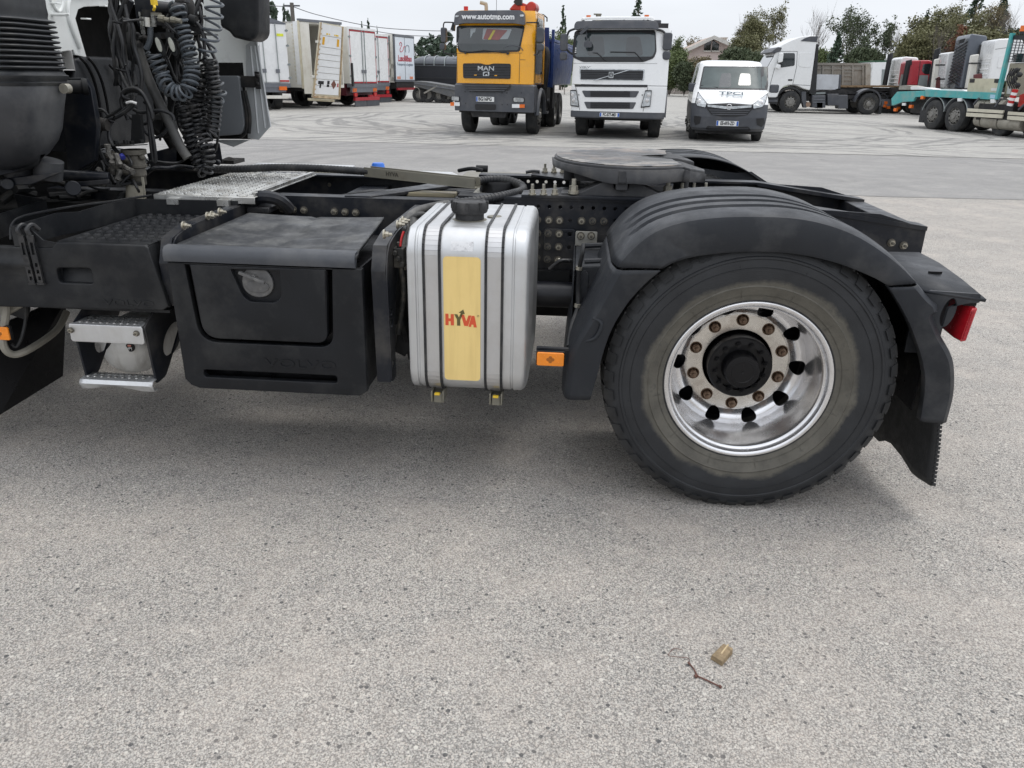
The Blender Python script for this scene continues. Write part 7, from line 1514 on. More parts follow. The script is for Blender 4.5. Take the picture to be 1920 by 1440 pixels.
_dd = _ray(687, 190); LD = Vector((_dd.x / _dd.y * 42.6, 42.6, 0)); red_trailer('white trailer with red trim showing only a slice behind the other one', LD, 72, 2.4, 'white trailers with red trim')
# E: truck with printed rear doors
LE = corner(743, 191); thE = solve_th(LE, 2.4, 776); re_ = thing('delivery_truck', 'white lorry with red and grey lettering on its rear doors and an open side', 'truck', (LE.x, LE.y, 0), R(thE))
zt, zf_ = 3.50, 1.12
for x in (.04, 1.215): b = MB(); b.box(x, x + 1.145, -.02, .03, zf_ + .05, zt - .12); part('rear_door', b, mat('pale blue white door', (.70, .75, .80), .35, var=.02), re_)
b = MB(); b.box(0, .04, -.03, .08, zf_, zt); b.box(2.36, 2.4, -.03, .08, zf_, zt); b.box(0, 2.4, -.04, .1, zt - .10, zt); b.box(0, 2.4, -.03, .1, zf_ - .06, zf_ + .05); b.box(1.18, 1.21, -.03, .0, zf_, zt - .1); part('door_frame', b, M_grail, re_)
b = MB(); b.box(2.3, 2.4, .1, 7, zf_, zt); b.box(0, 2.4, .1, 7, zt - .08, zt); b.box(0, 2.4, .1, 7, zf_ - .1, zf_); b.box(-.02, .06, .1, .25, zf_, zt); b.box(-.02, .04, .1, 1.9, 1.75, 1.98); b.box(-.02, .04, .1, 1.9, zf_, 1.3); b.box(-.02, .08, 1.7, 1.8, zf_, zt); part('side_frame', b, M_wd, re_)
b = MB(); b.box(-.02, 0, .25, 1.7, zt - .35, zt - .1); part('rolled_curtain', b, M_tarp, re_)
def et(txt, x, z, h, m, sx=1., bold=0): b = MB(); b.text(txt, h, .003, M_XZ(x, -.026, z), bold, sx=sx); part('door_lettering', b, m, re_)
M_dre = mat('red door print', (.42, .03, .05), .5); M_dgr = mat('grey door print', (.13, .17, .22), .5)
et('LusoBilbao', 1.2, 2.28, .44, M_dre, .88, .012); et('Transportes e Logística', 1.2, 1.98, .20, M_dgr, 1.05)
for x in (.55, 1.75): et('- - - -', x, 1.48, .1, M_dgr, 1.4); et('- - - - -', x, 1.38, .1, M_dgr, 1.2)
b = MB(); b.tube([(.65, -.026, 2.95), (.6, -.026, 3.05), (.75, -.026, 3.12), (.85, -.026, 3.0), (.62, -.026, 2.75), (.7, -.026, 2.62), (.95, -.026, 2.7), (1.1, -.026, 2.9), (1.35, -.026, 2.9)], .018, 5, 5); part('door_emblem', b, M_dre, re_)
b = MB(); b.tube([(1.3, -.026, 2.62), (1.32, -.026, 2.9), (1.5, -.026, 3.0), (1.7, -.026, 2.95), (1.75, -.026, 2.75), (1.7, -.026, 2.62)], .018, 5, 5); part('door_emblem', b, M_dgr, re_)
for x in (.2, 1.75):
    for k in range(3): b = MB(); b.box(x + k * .14, x + k * .14 + .09, -.03, -.022, 1.2, 1.34); part('chevron', b, M_orl, re_)
b = MB(); b.box(.1, 2.3, -.1, .0, .62, .74); part('bumper_bar', b, M_trim, re_)
b = MB(); b.box(.1, 2.3, .0, 7, .7, 1.05); part('chassis', b, M_under, re_)
for y in (1.0, 2.3):
    for x in (.2, 2.2): bgwheel(re_, x, y, .5, .34, side=1 if x > 1 else -1)
# white cab glimpsed through the open side
rw_ = thing('parked_cab', 'white truck cab glimpsed through the open side of the lettered lorry', 'truck', (P(728, 140, Y=50).x, 50, 0), R(20))
b = MB(); b.box(-1.1, 1.1, 0, 2, .9, 2.75); part('cab_body', b, M_wp, rw_, bevel=.12)
b = MB(); b.box(-.9, .3, -.03, .01, 1.8, 2.5); b.box(1.08, 1.12, .3, 1.2, 1.5, 2.5); part('window', b, M_glassd, rw_)
b = MB(); b.box(-1.1, 1.1, -.1, 5, .35, .9); part('chassis', b, M_under, rw_)
for x in (-.9, .9): bgwheel(rw_, x, .8, .5, .3)
# dark low loader with covered load
rl_ = thing('covered_tipper_trailer', 'long dark tipper trailer with a strapped grey cover, left of the yellow truck', 'trailer', (-10.3, 49.5, 0), R(0))
q = lambda px, py: (P(px, py, Y=49.5).x + 10.3, P(px, py, Y=49.5).z)
b = MB(); b.prism([q(768, 122), q(870, 122), q(870, 158), q(776, 158)], 'XZ', 0, 2.4); part('trailer_body', b, mat('black blue paint', (.012, .014, .02), .4, var=.1), rl_, bevel=.05)
b = MB()
rows = [[(q(px, 0)[0], 1.2 - 1.25 * math.cos(R(a)), q(820, 124)[1] + (q(820, 105)[1] - q(820, 124)[1]) * math.sin(R(a)) ** .6 * (1 if px > 780 else .75)) for a in range(0, 181, 12)] for px in (772, 784, 870)]
b.grid(rows); b.add(rows[0], [tuple(range(16))]); part('cover', b, M_tarp, rl_, ang=50)
for px in (793, 812, 832):
    b = MB(); b.tube([(q(px, 0)[0], 1.2 - 1.27 * math.cos(R(a)), q(820, 124)[1] + .02 + (q(820, 104.5)[1] - q(820, 124)[1]) * math.sin(R(a)) ** .6) for a in range(0, 181, 12)], .03, 5); part('strap', b, M_strp, rl_)
for py in (121, 146): b = MB(); b.box(q(770, 0)[0], q(870, 0)[0], -.06, .0, q(820, py)[1] - .04, q(820, py)[1] + .04); part('body_rail', b, M_grl, rl_)
b = MB(); b.box(q(785, 0)[0], q(870, 0)[0], .2, 2.2, .6, 1.1); part('chassis', b, M_under, rl_)
rr_ = thing('loading_ramp_trailer', 'low dark grey ramp trailer standing between the lettered lorry and the yellow truck', 'trailer', (-8.9, 45.2, 0), 0)
q = lambda px, py: (P(px, py, Y=45.2).x + 8.9, P(px, py, Y=45.2).z)
b = MB(); b.prism([q(776, 152), q(795, 153), q(866, 164), q(866, 187), q(848, 183), q(800, 168), q(776, 161)], 'XZ', 0, 2.3); part('ramp_deck', b, mat('grey ramp', (.10, .105, .11), .5, var=.15, dirt=(.25, .23, .2), damt=.4), rr_, bevel=.02)
b = MB(); b.bar((q(778, 158)[0], -.02, q(778, 156)[1]), (q(866, 172)[0], -.02, q(866, 170)[1]), .04, .10, (0, 1, 0)); part('ramp_rail', b, M_grail, rr_)
for px in (785, 800, 822, 838): b = bgwheel(rr_, q(px, 180)[0], .4, .42, .3); b.rotation_euler = (0, 0, R(90))
b = MB(); b.bar((q(795, 182)[0], 0, .5), (q(820, 170)[0], 0, .9), .08, .08); b.tube([(q(776, 0)[0], -.05, .8), (q(782, 0)[0], -.05, .7), (q(783, 0)[0], -.05, .3)], .02, 5, 4); part('ramp_strut', b, M_steelg, rr_)
# ---------------- vehicles at the right, side on
class Side:
    def __init__(s, name, label, cat, X, Y, rz=0, group=None):
        s.root = thing(name, label, cat, (X, Y, 0), R(rz), group); s.X, s.Y, s.c, s.s = X, Y, math.cos(R(rz)), math.sin(R(rz))
    def at(s, px, py):     # meet the near side plane (local y = 0)
        d = _ray(px, py); # point = t*d ; local y = -(x-X)*s + (y-Y)*c = 0
        t = (-s.X * s.s + s.Y * s.c) / (-d.x * s.s + d.y * s.c); x, y, z = d.x * t, d.y * t, CAM_H + d.z * t
        return ((x - s.X) * s.c + (y - s.Y) * s.s, z)
    def poly(s, name, pts, m, y0, y1, r=.0, bevel=0, parent=None, holes=(), **k):
        b = MB(); l = [s.at(*p) for p in pts]; l = round_poly(l, r, 4) if r else l
        if holes: b.plate(l, [round_poly([s.at(*p) for p in h], .05) for h in holes], 'XZ', y0, y1)
        else: b.prism(l, 'XZ', y0, y1)
        return part(name, b, m, parent or s.root, bevel=bevel, **k)
    def wheel(s, px, py, r=.5, side=1, y=.17, w=.32, rim=None):
        x = s.at(px, py)[0]; key = bgwheel(s.root, 0, 0, r, w, rim=rim, side=side); key.location = (x, y, r); key.rotation_euler = (0, 0, R(-90)); return key
def tractor_side(label, X, Y, name='parked_tractor', rz=0, full=True, grp=None):
    t = Side(name, label, 'truck', X, Y, rz, grp); c = t.poly
    dx = 0
    c('cab_body', [(1440, 183), (1439, 160), (1436, 132), (1452, 104), (1458, 92), (1466, 84), (1482, 76), (1500, 69), (1514, 67), (1533, 67), (1531, 80), (1519, 170), (1505, 166), (1500, 163), (1492, 160), (1480, 159), (1470, 162), (1462, 170), (1457, 183)], M_wp, 0, 2.4, .1, bevel=.04)
    c('windscreen', [(1435.5, 131), (1451, 104), (1456, 105), (1443, 130)], M_glassd, .03, 2.37, .02)
    c('sun_visor', [(1445, 98), (1458, 88), (1466, 89), (1463, 97), (1449, 100)], M_bp, -.05, 2.45, .06, bevel=.03)
    w = c('side_window', [(1466, 99.5), (1490.5, 99.5), (1490, 123), (1463, 127), (1466, 112)], M_glassd, -.012, .02, .08)
    c('door_seam', [(1494.5, 96), (1495.2, 96), (1494, 125), (1486.5, 159), (1485.8, 159), (1493.2, 125)], M_ink, -.004, .01); c('door_seam', [(1462, 96), (1495, 96), (1495, 96.7), (1462, 96.7)], M_ink, -.004, .01); c('door_seam', [(1452, 128), (1452.7, 128), (1444, 160), (1443.2, 160)], M_ink, -.004, .01)
    c('panel_line', [(1487, 158), (1519, 160), (1519, 160.8), (1487, 159)], M_bp, -.003, .01)
    c('sleeper_panel', [(1499, 98), (1523.5, 98), (1520, 127), (1497, 125)], M_wp, -.02, .02, .12, bevel=.01)
    c('door_handle', [(1477.5, 148.5), (1486, 148.5), (1485.5, 151.5), (1477.5, 151.5)], M_ink, -.012, .01, .02)
    c('roof_wing', [(1500.5, 77), (1508, 72), (1519, 68), (1534, 67.5), (1531, 79), (1510, 77.5)], M_bp, -.03, .15, .05, bevel=.01)
    m_ = c('mirror', [(1460, 99), (1467, 100), (1465, 116), (1457, 118)], M_wp, -.28, -.08, .05, bevel=.02); c('mirror', [(1455, 120), (1462, 122), (1459, 130), (1452, 127)], M_wp, -.28, -.08, .05, bevel=.02)
    c('mirror_arm', [(1459, 112), (1467, 122), (1465, 124), (1457, 116)], M_blk, -.15, .1)
    c('lower_front', [(1439, 183), (1460, 183), (1457, 190), (1458, 196), (1441, 193)], M_blk, 0, 2.4, .03); c('bumper_step', [(1441, 187), (1458, 187), (1458, 191), (1441, 191)], M_bp, -.03, .1, .01)
    b = MB(); (cx_, cz_) = t.at(1479, 193); b.tube([(cx_ + .66 * math.cos(R(a)), .1, .56 + .62 * math.sin(R(a))) for a in range(-10, 181, 12)], .07, 8); b.tube([(cx_ + .66 * math.cos(R(a)), .25, .56 + .62 * math.sin(R(a))) for a in range(-10, 181, 12)], .07, 8); part('wheel_arch', b, M_blk, t.root)
    c('rear_of_cab', [(1533, 82), (1536, 84), (1531, 176), (1519, 176), (1524, 140)], M_blk, .1, 2.3, .02)
    t.wheel(1479, 212, .52); t.wheel(1626, 215, .52, side=2)
    if full:
        t.wheel(1479, 212, .52, y=2.2, side=0); t.wheel(1626, 215, .52, y=2.1, side=0)
    c('chassis', [(1515, 176), (1650, 177), (1650, 184), (1515, 190)], M_under, .3, 2.1)
    c('wheel_flap', [(1503, 172), (1511, 172), (1512, 202), (1507, 202), (1503, 186)], M_bp, -.02, .3, .02)
    if not full: return t
    for a_, b_, m_ in ((( 1523, 178), (1548, 202), M_bp), ((1552, 176), (1573, 198), M_bp), ((1572, 178), (1590, 204), mat('dark tank', (.07, .075, .085), .4, var=.1)), ((1531, 190), (1543, 203), M_under)):
        c('side_box', [a_, (b_[0], a_[1]), b_, (a_[0], b_[1])], m_, 0, .6, .04, bevel=.02)
    for k, py in enumerate((181, 186, 191)): c('side_box_rib', [(1525, py), (1546, py), (1546, py + 1.2), (1525, py + 1.2)], M_grail, -.02, .0)
    c('guard_panel', [(1530, 141), (1532, 139), (1577, 140), (1576, 168), (1529, 168)], mat('bare steel sheet', (.50, .52, .55), .4, metal=.4, var=.08, vs=2, dirt=(.4, .4, .4), damt=.3), .3, .35, .02); c('guard_edge', [(1577, 139.5), (1581.5, 140), (1579, 168), (1575, 168)], M_bp, .3, .5)
    c('coupling_deck', [(1520, 174), (1545, 168), (1562, 170), (1575, 166), (1590, 168), (1606, 172), (1628, 175), (1628, 178), (1520, 180)], M_under, .3, 2.1, .02); c('bright_rail', [(1523, 174), (1550, 173), (1550, 176), (1523, 177)], M_strp, .2, .4)
    b = MB(); (cx_, cz_) = t.at(1626, 195); b.grid([[(cx_ + r_ * math.cos(R(a)), y_, .56 + r_ * math.sin(R(a))) for a in range(-12, 186, 9)] for r_, y_ in ((.58, -.02), (.66, -.03), (.67, .6))]); part('fender', b, M_bp, t.root, solid=.01, ang=50)
    c('mud_flap', [(1649, 190), (1654, 190), (1652, 214), (1647, 214)], M_blk, 0, .5); b = MB(); x_, z_ = t.at(1515, 196); b.cyl((x_, -.05, z_), (x_, .3, z_), .12, n=16); part('silencer_end', b, mat('tan rust', (.25, .17, .12), .6), t.root)
    return t
tractor_side('white tractor cab in side view with dark wheel arches, just right of the van', 12.0, 42.3)
t2 = tractor_side('white cab whose roof and windscreen show just beyond the side-on white tractor', 11.6, 46.0, full=False)
for ch in list(t2.root.children):
    pass
# grey steel tipper
t = Side('steel_tipper_body', 'weathered grey ribbed steel tipper body standing behind the white tractor', 'tipper', 18.0, 47.5); c = t.poly
c('tipper_wall', [(1528, 119), (1630, 120), (1634, 127), (1630, 162), (1528, 160)], M_steelg, 0, 2.4, .03, bevel=.02)
c('top_rail', [(1527, 117.5), (1631, 118.5), (1631, 123), (1527, 122)], M_steelg, -.06, .0)
for px in (1541, 1559, 1578, 1597, 1616): c('rib', [(px, 123), (px + 3.2, 123), (px + 3, 161), (px - .2, 161)], M_steelg, -.07, 0)
c('middle_rail', [(1528, 128), (1630, 129), (1630, 131), (1528, 130)], M_steelg, -.05, 0)
for py in (135, 142, 150): c('ladder_rung', [(1581, py), (1597, py), (1597, py + 1.2), (1581, py + 1.2)], M_steelg, -.05, 0)
c('corner_post', [(1622, 119), (1632, 121), (1631, 162), (1622, 161)], mat('pale steel', (.38, .37, .33), .6, dirt=(.2, .16, .1), damt=.5, ds=3), -.08, 0)
c('chassis', [(1530, 162), (1640, 162), (1640, 185), (1530, 185)], M_under, .3, 2.2)
t = Side('flatbed_trailer', 'low flatbed trailer with a brown timber edge behind the white tractor', 'trailer', 19.0, 45.0); c = t.poly
for k in range(8): c('deck_board', [(1574 + k * 15, 160.6), (1588.6 + k * 15, 160.9), (1588.6 + k * 15, 163.8), (1574 + k * 15, 163.5)], mat('brown timber', (.26, .17, .09), .7, var=.3, vs=3, dirt=(.35, .3, .22), damt=.4, ds=3), 0, 2.4)
c('deck_frame', [(1572, 164), (1694, 165.5), (1694, 171), (1572, 171)], M_under, .05, 2.3)
for px in (1646, 1662, 1679):
    b = MB(); (cx_, cz_) = t.at(px, 190); b.grid([[(cx_ + r_ * math.cos(R(a)), y_, .50 + r_ * math.sin(R(a))) for a in range(0, 186, 12)] for r_, y_ in ((.52, 0.0), (.56, -.01), (.56, .5))]); part('fender', b, M_bp, t.root, solid=.01, ang=50); t.wheel(px, 205, .46, y=.2)
for px, py in ((1655, 196), (1662, 199), (1681, 200), (1657, 190)): c('tail_lamp', [(px, py), (px + 6, py), (px + 6, py + 5), (px, py + 5)], M_orl, -.1, 0)
c('tail_beam', [(1652, 186), (1690, 186), (1690, 197), (1652, 200)], M_grail, -.08, 1.0)
t.wheel(1706, 210, .5, y=-.6, side=1); t.wheel(1737, 206, .48, y=-.3)
t = Side('white_box_body', 'plain white box body with a thin green roof edge behind the flatbed', 'truck', 21.8, 53.0); c = t.poly
c('box_wall', [(1637, 117), (1672, 116), (1668, 168), (1632, 168)], M_wp, 0, 3, .02, bevel=.02); c('green_edge', [(1640, 113.5), (1668, 113.5), (1668, 116), (1640, 116)], mat('dark green', (.03, .10, .05), .5), 0, 3); c('chassis', [(1630, 168), (1700, 168), (1700, 200), (1630, 200)], M_under, .3, 2.5)
c('grey_panel', [(1654, 130), (1664, 130), (1662, 160), (1652, 160)], M_strp, -.03, 0)
# cabs seen from behind and from the side
def back_cab(label, m, Y, rz, sil, rear_w, pxc, win=None, stack=None, ribs=0, name='parked_cab', strip=None, roof=None, mesh=False, tank=None):
    X = P(pxc, 160, Y=Y).x; t = Side(name, label, 'truck', X, Y, rz); c = t.poly
    body = c('cab_body', sil, m, 0, 2.3, .10, bevel=.05)
    x0 = min(t.at(*p)[0] for p in sil); zt = max(t.at(*p)[1] for p in sil)
    lx = lambda z: x0 + .02
    L_ = [t.at(*p) for p in sil]; xl = min(L_[0][0], L_[-1][0])
    b = MB()
    for k in range(ribs): b.box(xl - .04, xl + .05, .25, 2.05, 1.5 + k * .2, 1.56 + k * .2)
    if ribs: part('rear_ribs', b, m, t.root, bevel=.015)
    b = MB(); b.box(xl - .03, xl + .02, .9, 1.7, .9, 2.0); part('rear_panel', b, M_strp, t.root, bevel=.01)
    if win: c('side_window', win, M_glassd, -.015, .02, .06)
    if stack:
        b = MB(); (xa, za), (xb, zb_) = t.at(*stack[0]), t.at(*stack[1]); b.tube([(xa, stack[2], za), (xa, stack[2], zb_ + .2), (xa + .05, stack[2], zb_)], .13, 12, 3); part('intake_stack', b, M_blk, t.root)
    c('chassis', [(pxc - 25, 166), (pxc + 60, 167), (pxc + 60, 184), (pxc - 25, 182)], M_under, .4, 2.0)
    t.wheel(pxc + 25, 205, .5, y=.2)
    return t
back_cab('white cab with a grey lower back, left of the red cab', M_wp, 46, -8, [(1682, 164), (1690, 110), (1696, 106), (1722, 108), (1722, 164)], .4, 1684, ribs=4, stack=((1671, 160), (1679, 108), 1.6))
t = back_cab('dark red sleeper cab with a black intake on its back corner', M_redp, 43.5, -12, [(1697, 160), (1703, 116), (1712, 113), (1745, 113), (1752, 118), (1748, 160)], .3, 1700, win=[(1731, 120), (1746, 119), (1744, 139), (1734, 139), (1728, 133)], stack=((1695, 160), (1702, 122), .0))
t.poly('cab_seam', [(1725, 114), (1726, 114), (1721, 160), (1720, 160)], M_ink, -.01, .01); t.poly('grey_sheet', [(1724, 141), (1740, 141), (1738, 162), (1720, 162)], M_strp, -.06, -.03)
t = back_cab('white cab between the red cab and the dark grey cab with a black stack', M_wp, 41.0, -10, [(1768, 166), (1778, 100), (1784, 97), (1800, 98), (1800, 166)], .3, 1768, ribs=5, stack=((1757, 165), (1768, 100), 1.5))
t.poly('white_cylinder', [(1741, 166), (1748, 112), (1757, 110), (1752, 166)], M_wd, -.6, -.3, .05, bevel=.03); 
for py in (121, 147): t.poly('cylinder_band', [(1748, py), (1766, py), (1766, py + 2.5), (1748, py + 2.5)], M_blk, -.62, -.3)
t.poly('red_suzi', [(1750, 146), (1757, 144), (1757, 165), (1748, 166)], mat('red coils', (.12, .03, .03), .6, var=.5, vs=30), -.62, -.4, .03)
t = back_cab('tall dark grey cab with a mesh-backed rear and spoiler roof', M_gcab, 38.6, -10, [(1800, 166), (1815, 90), (1818, 70), (1822, 63), (1850, 67), (1852, 72), (1846, 84), (1838, 84), (1828, 166)], .4, 1803, name='grey_cab')
b = MB(); (xa, za), (xb, zb_) = t.at(1800, 160), t.at(1815, 84)
for k in range(12): b.bar((xa - .03, .15, za + (zb_ - za) * k / 12), (xa + (xb - xa) * .6 * 0 - .03, 2.1, za + (zb_ - za) * (k + 2) / 12), .03, .03)
for k in range(12): b.bar((xa - .05, .15, za + (zb_ - za) * (k + 2) / 12), (xa - .05, 2.1, za + (zb_ - za) * k / 12), .03, .03)
part('rear_mesh', b, M_blk, t.root); t.poly('spoiler_window', [(1803, 74), (1814, 71), (1811, 79), (1801, 82)], M_blk, .3, .5)
t.poly('white_cylinder', [(1804, 168), (1815, 104), (1828, 102), (1818, 168)], M_wd, -.7, -.3, .06, bevel=.04)
for py in (118, 147): t.poly('cylinder_band', [(1812, py), (1830, py), (1830, py + 2.5), (1812, py + 2.5)], M_blk, -.74, -.3)
b = MB(); 
for a_, b_ in (((1838, 84), (1822, 150)), ((1845, 84), (1829, 140))): (xa, za), (xb, zb_) = t.at(*a_), t.at(*b_); b.tube([(xa, -.1, za), (xb, -.1, zb_)], .05, 8)
part('exhaust_pipe', b, M_blk, t.root)
t = back_cab('large white sleeper cab with louvred back, right of the dark grey cab', M_wp, 36.5, -10, [(1852, 152), (1866, 80), (1870, 73), (1915, 71), (1925, 90), (1915, 152)], .4, 1852, ribs=6, name='white_cab')
t.poly('sleeper_panel', [(1873, 104), (1890, 102), (1885, 127), (1869, 128)], M_wp, -.02, .02, .08, bevel=.01); t.poly('panel_line', [(1866, 92), (1895, 88), (1895, 88.8), (1866, 92.8)], M_bp, -.004, .01)
t.poly('red_hose_bunch', [(1820, 140), (1832, 138), (1833, 147), (1820, 148)], mat('red coils'), -.7, -.4, .03)
# teal car transporter
th_ = 13.3; root = thing('car_transporter', 'teal flatbed truck with beige side guards at the right edge, seen from its side', 'truck', (12.8, 28.6, 0), R(th_))
# local frame: +y points to the rear (away), -x side faces us
cs, sn = math.cos(R(th_)), math.sin(R(th_))
def tw(px, py, off=0.0):     # meet the local plane x = off
    d = _ray(px, py); X0_, Y0_ = 12.8 + off * cs, 28.6 + off * sn
    t = (X0_ * cs + Y0_ * sn) / (d.x * cs + d.y * sn); x, y, z = d.x * t, d.y * t, CAM_H + d.z * t
    return (-(x - 12.8) * sn + (y - 28.6) * cs, z)
def tpoly(name, pts, m, x0, x1, off=0., r=0., bevel=0):
    b = MB(); l = [tw(*p, off) for p in pts]; l = round_poly(l, r, 4) if r else l; b.prism(l, 'YZ', x0, x1); return part(name, b, m, root, bevel=bevel)
tpoly('rear_ramp', [(1672, 185), (1683, 172), (1734, 170), (1735, 181), (1717, 182), (1713, 190), (1692, 191), (1673, 198)], M_teal, -.02, .06, 0, .02, .01)
tpoly('deck_beam', [(1735.5, 168), (1872, 174), (1871, 187), (1736, 181)], M_teal, -.03, .08, 0, .01, .01)
tpoly('deck_plate', [(1690, 173), (1734, 170), (1870, 175), (1870, 177), (1736, 173), (1692, 176)], M_steelg, .06, 2.3, 0)
tpoly('wheel_hump', [(1680, 168), (1682, 161), (1694, 159.5), (1706, 162), (1706, 168)], M_steelg, .1, .6, 0, .04); tpoly('wheel_hump', [(1705, 168), (1705, 162), (1728, 164), (1750, 168)], M_wp, .05, .5, 0, .03); tpoly('wheel_hump', [(1758, 169), (1765, 166.5), (1800, 168), (1813, 172), (1780, 172)], M_wp, .05, .5, 0, .03)
tpoly('timber_board', [(1816, 147), (1875, 147.5), (1871, 175), (1812, 172)], mat('pale board', (.50, .48, .36), .6, var=.12, vs=2, dirt=(.3, .28, .2), damt=.4, ds=3), .02, .06, 0)
for pts in (((1818, 148), (1827, 148), (1826, 155), (1817, 155)), ((1864, 148), (1875, 148), (1873, 156), (1863, 155))): tpoly('board_stencil', list(pts), M_ink, .012, .02, 0)
tpoly('warning_label', [(1858, 165), (1871, 165), (1870, 171), (1857, 170)], M_label, .012, .02, 0); tpoly('blue_label', [(1859, 177), (1870, 178), (1869, 185), (1858, 184)], mat('light blue label', (.35, .55, .68), .5), -.04, -.03, 0)
q0, q1 = tw(1870, 186), tw(1899, 62); b = MB(); b.bar((-.0, q0[0], q0[1]), (-.0, q1[0], q1[1]), .10, .12, (1, 0, 0)); part('headboard_post', b, M_teal, root)
hb = MB(); ya, yb = tw(1896, 80)[0], tw(1930, 80)[0]
zt_, zb2 = tw(1896, 74)[1], tw(1890, 116)[1]
for k in range(9): z = zb2 + (zt_ - zb2) * k / 8; hb.bar((.0, q1[0] - .1, z), (2.3, q1[0] - .1, z), .02, .02)
for k in range(19): hb.bar((.12 * k, q1[0] - .1, zb2), (.12 * k, q1[0] - .1, zt_), .02, .02, (0, 1, 0))
part('headboard_mesh', hb, M_bp, root); b = MB(); b.box(0, 2.3, q1[0] - .13, q1[0] - .05, zt_, zt_ + .12); part('headboard_rail', b, M_blk, root)
b = MB(); x_, z_ = tw(1908, 64); b.cyl((.15, x_, z_), (.15, x_, z_ + .08), .08, n=14); bc = part('beacon_base', b, M_blk, root); b = MB(); b.cyl((.15, x_, z_ + .08), (.15, x_, z_ + .24), .09, .085, n=14); part('beacon', b, M_orl, root)
tpoly('cab_rear', [(1893, 118), (1935, 118), (1935, 182), (1881, 182)], mat('beige cab', (.34, .31, .24), .5, var=.1, vs=2, dirt=(.2, .17, .12), damt=.5, ds=3), .25, 2.2, .25, .05, .03)
tpoly('cab_window', [(1901, 102), (1925, 100), (1925, 117), (1899, 117)], M_glassd, .22, .3, .22, .04); tpoly('notice', [(1889, 162), (1896, 162), (1894, 176), (1887, 176)], M_label, .2, .22, .2)
b = MB(); 
for px, py in ((1897, 138), (1903, 148), (1908, 160), (1900, 153), (1912, 140), (1906, 132)): y_2, z_2 = tw(px, py, -.1); b.sphere((-.1, y_2, z_2), .07, .09, .08, 8, 6)
for k in range(5): y_2, z_2 = tw(1896 + k * 4, 128, -.12); y3, z3 = tw(1893 + k * 4, 166, -.12); b.tube([(-.1, y_2, z_2), (-.16, (y_2 + y3) / 2 + .1, (z_2 + z3) / 2), (-.1, y3, z3)], .02, 6, 4)
part('winch_gear', b, M_under, root)
y_2, z_2 = tw(1894, 206, -.15); b = MB(); A_, B2 = tw(1893, 198, -.2), tw(1904, 168, -.2)
for k in range(6):
    f0, f1 = k / 6, (k + 1) / 6; b = MB(); b.cyl((-.2, A_[0] + (B2[0] - A_[0]) * f0, A_[1] + (B2[1] - A_[1]) * f0), (-.2, A_[0] + (B2[0] - A_[0]) * f1, A_[1] + (B2[1] - A_[1]) * f1), .085, n=12); part('striped_roll', b, M_rl if k % 2 else M_wp, root)
tpoly('red_panel', [(1912, 178), (1930, 172), (1930, 200), (1908, 200)], M_crane, .0, .2, 0)
for pts in ([(1815, 203), (1883, 207), (1881, 213), (1814, 209)], [(1813, 211), (1881, 215), (1879, 222), (1812, 218)], [(1891, 209), (1935, 212), (1935, 218), (1890, 215)], [(1890, 217), (1935, 220), (1935, 228), (1889, 224)]): tpoly('side_guard_plank', pts, mat('cream guard', (.60, .57, .46), .5, var=.06, vs=2, dirt=(.35, .32, .25), damt=.4, ds=3), -.10, -.06, -.08, .01)
for (a_, b_, rad) in (((1826, 197), (1842, 198), .20), ((1844, 198), (1876, 200), .20), ((1824, 224), (1835, 226), .2), ((1838, 226), (1868, 229), .22), ((1870, 229), (1912, 233), .22)):
    (ya, za), (yb, zb_) = tw(*a_), tw(*b_); b = MB(); b.cyl((.2, ya, za), (.2, yb, zb_), rad, n=18); part('tank', b, mat('beige tank', (.33, .31, .26), .5, var=.15, vs=3, dirt=(.16, .13, .1), damt=.5, ds=4), root, bevel=.02)
for p0, p1 in (((1826, 196), (1836, 184)), ((1866, 200), (1876, 185)), ((1910, 206), (1925, 192))): (ya, za), (yb, zb_) = tw(*p0, -.1), tw(*p1, -.1); b = MB(); b.bar((-.1, ya, za), (-.1, yb, zb_), .05, .05, (1, 0, 0)); part('guard_bracket', b, M_bp, root)
b = MB(); b.box(.3, 2.1, -6, 3.0, .5, .95); b.box(0, .5, -2.4, -.9, .45, .95); part('chassis', b, M_under, root)
for px, py in ((1748, 243), (1790, 249)):
    y_2 = tw(px, 215)[0]
    for x in (.14,): bgwheel(root, x, y_2, .50, .28, rim=M_rimg, side=-1)
    for x in (.5, 2.1): bgwheel(root, x, y_2, .50, .28, side=0)
    b = MB(); b.tube([(.0, y_2 + .60 * math.cos(R(a)), .52 + .58 * math.sin(R(a))) for a in range(10, 176, 12)], .018, 6); part('fender_edge', b, M_strp, root)
    b = MB(); b.grid([[(x_, y_2 + .60 * math.cos(R(a)), .52 + .58 * math.sin(R(a))) for a in range(10, 176, 12)] for x_ in (0., .6)]); part('fender', b, M_bp, root, solid=.01)
y_2 = tw(1900, 240)[0]
for dy in (0,): bgwheel(root, .3, tw(1850, 250)[0] - .3, .42, .3); bgwheel(root, .9, tw(1890, 250)[0], .45, .3); bgwheel(root, .2, tw(1935, 254)[0], .5, .3, side=-1)
tpoly('mud_flap', [(1727, 200), (1735, 200), (1731, 230), (1722, 229)], M_blk, .0, .5, 0)
for p in ((1708, 200), (1679, 206), (1730, 183)): (ya, za) = tw(*p); b = MB(); b.box(-.03, .05, ya - .08, ya + .08, za - .05, za + .06); part('marker_lamp', b, M_orl, root)
tpoly('white_lamp', [(1693, 193), (1699, 193), (1699, 198), (1693, 198)], M_wp, -.04, 0, 0, .01); tpoly('white_lamp', [(1798, 184), (1805, 184), (1805, 190), (1798, 190)], M_wp, -.06, 0, 0, .01); tpoly('white_lamp', [(1860, 186), (1868, 186), (1868, 193), (1860, 193)], M_wp, -.06, 0, 0, .01)
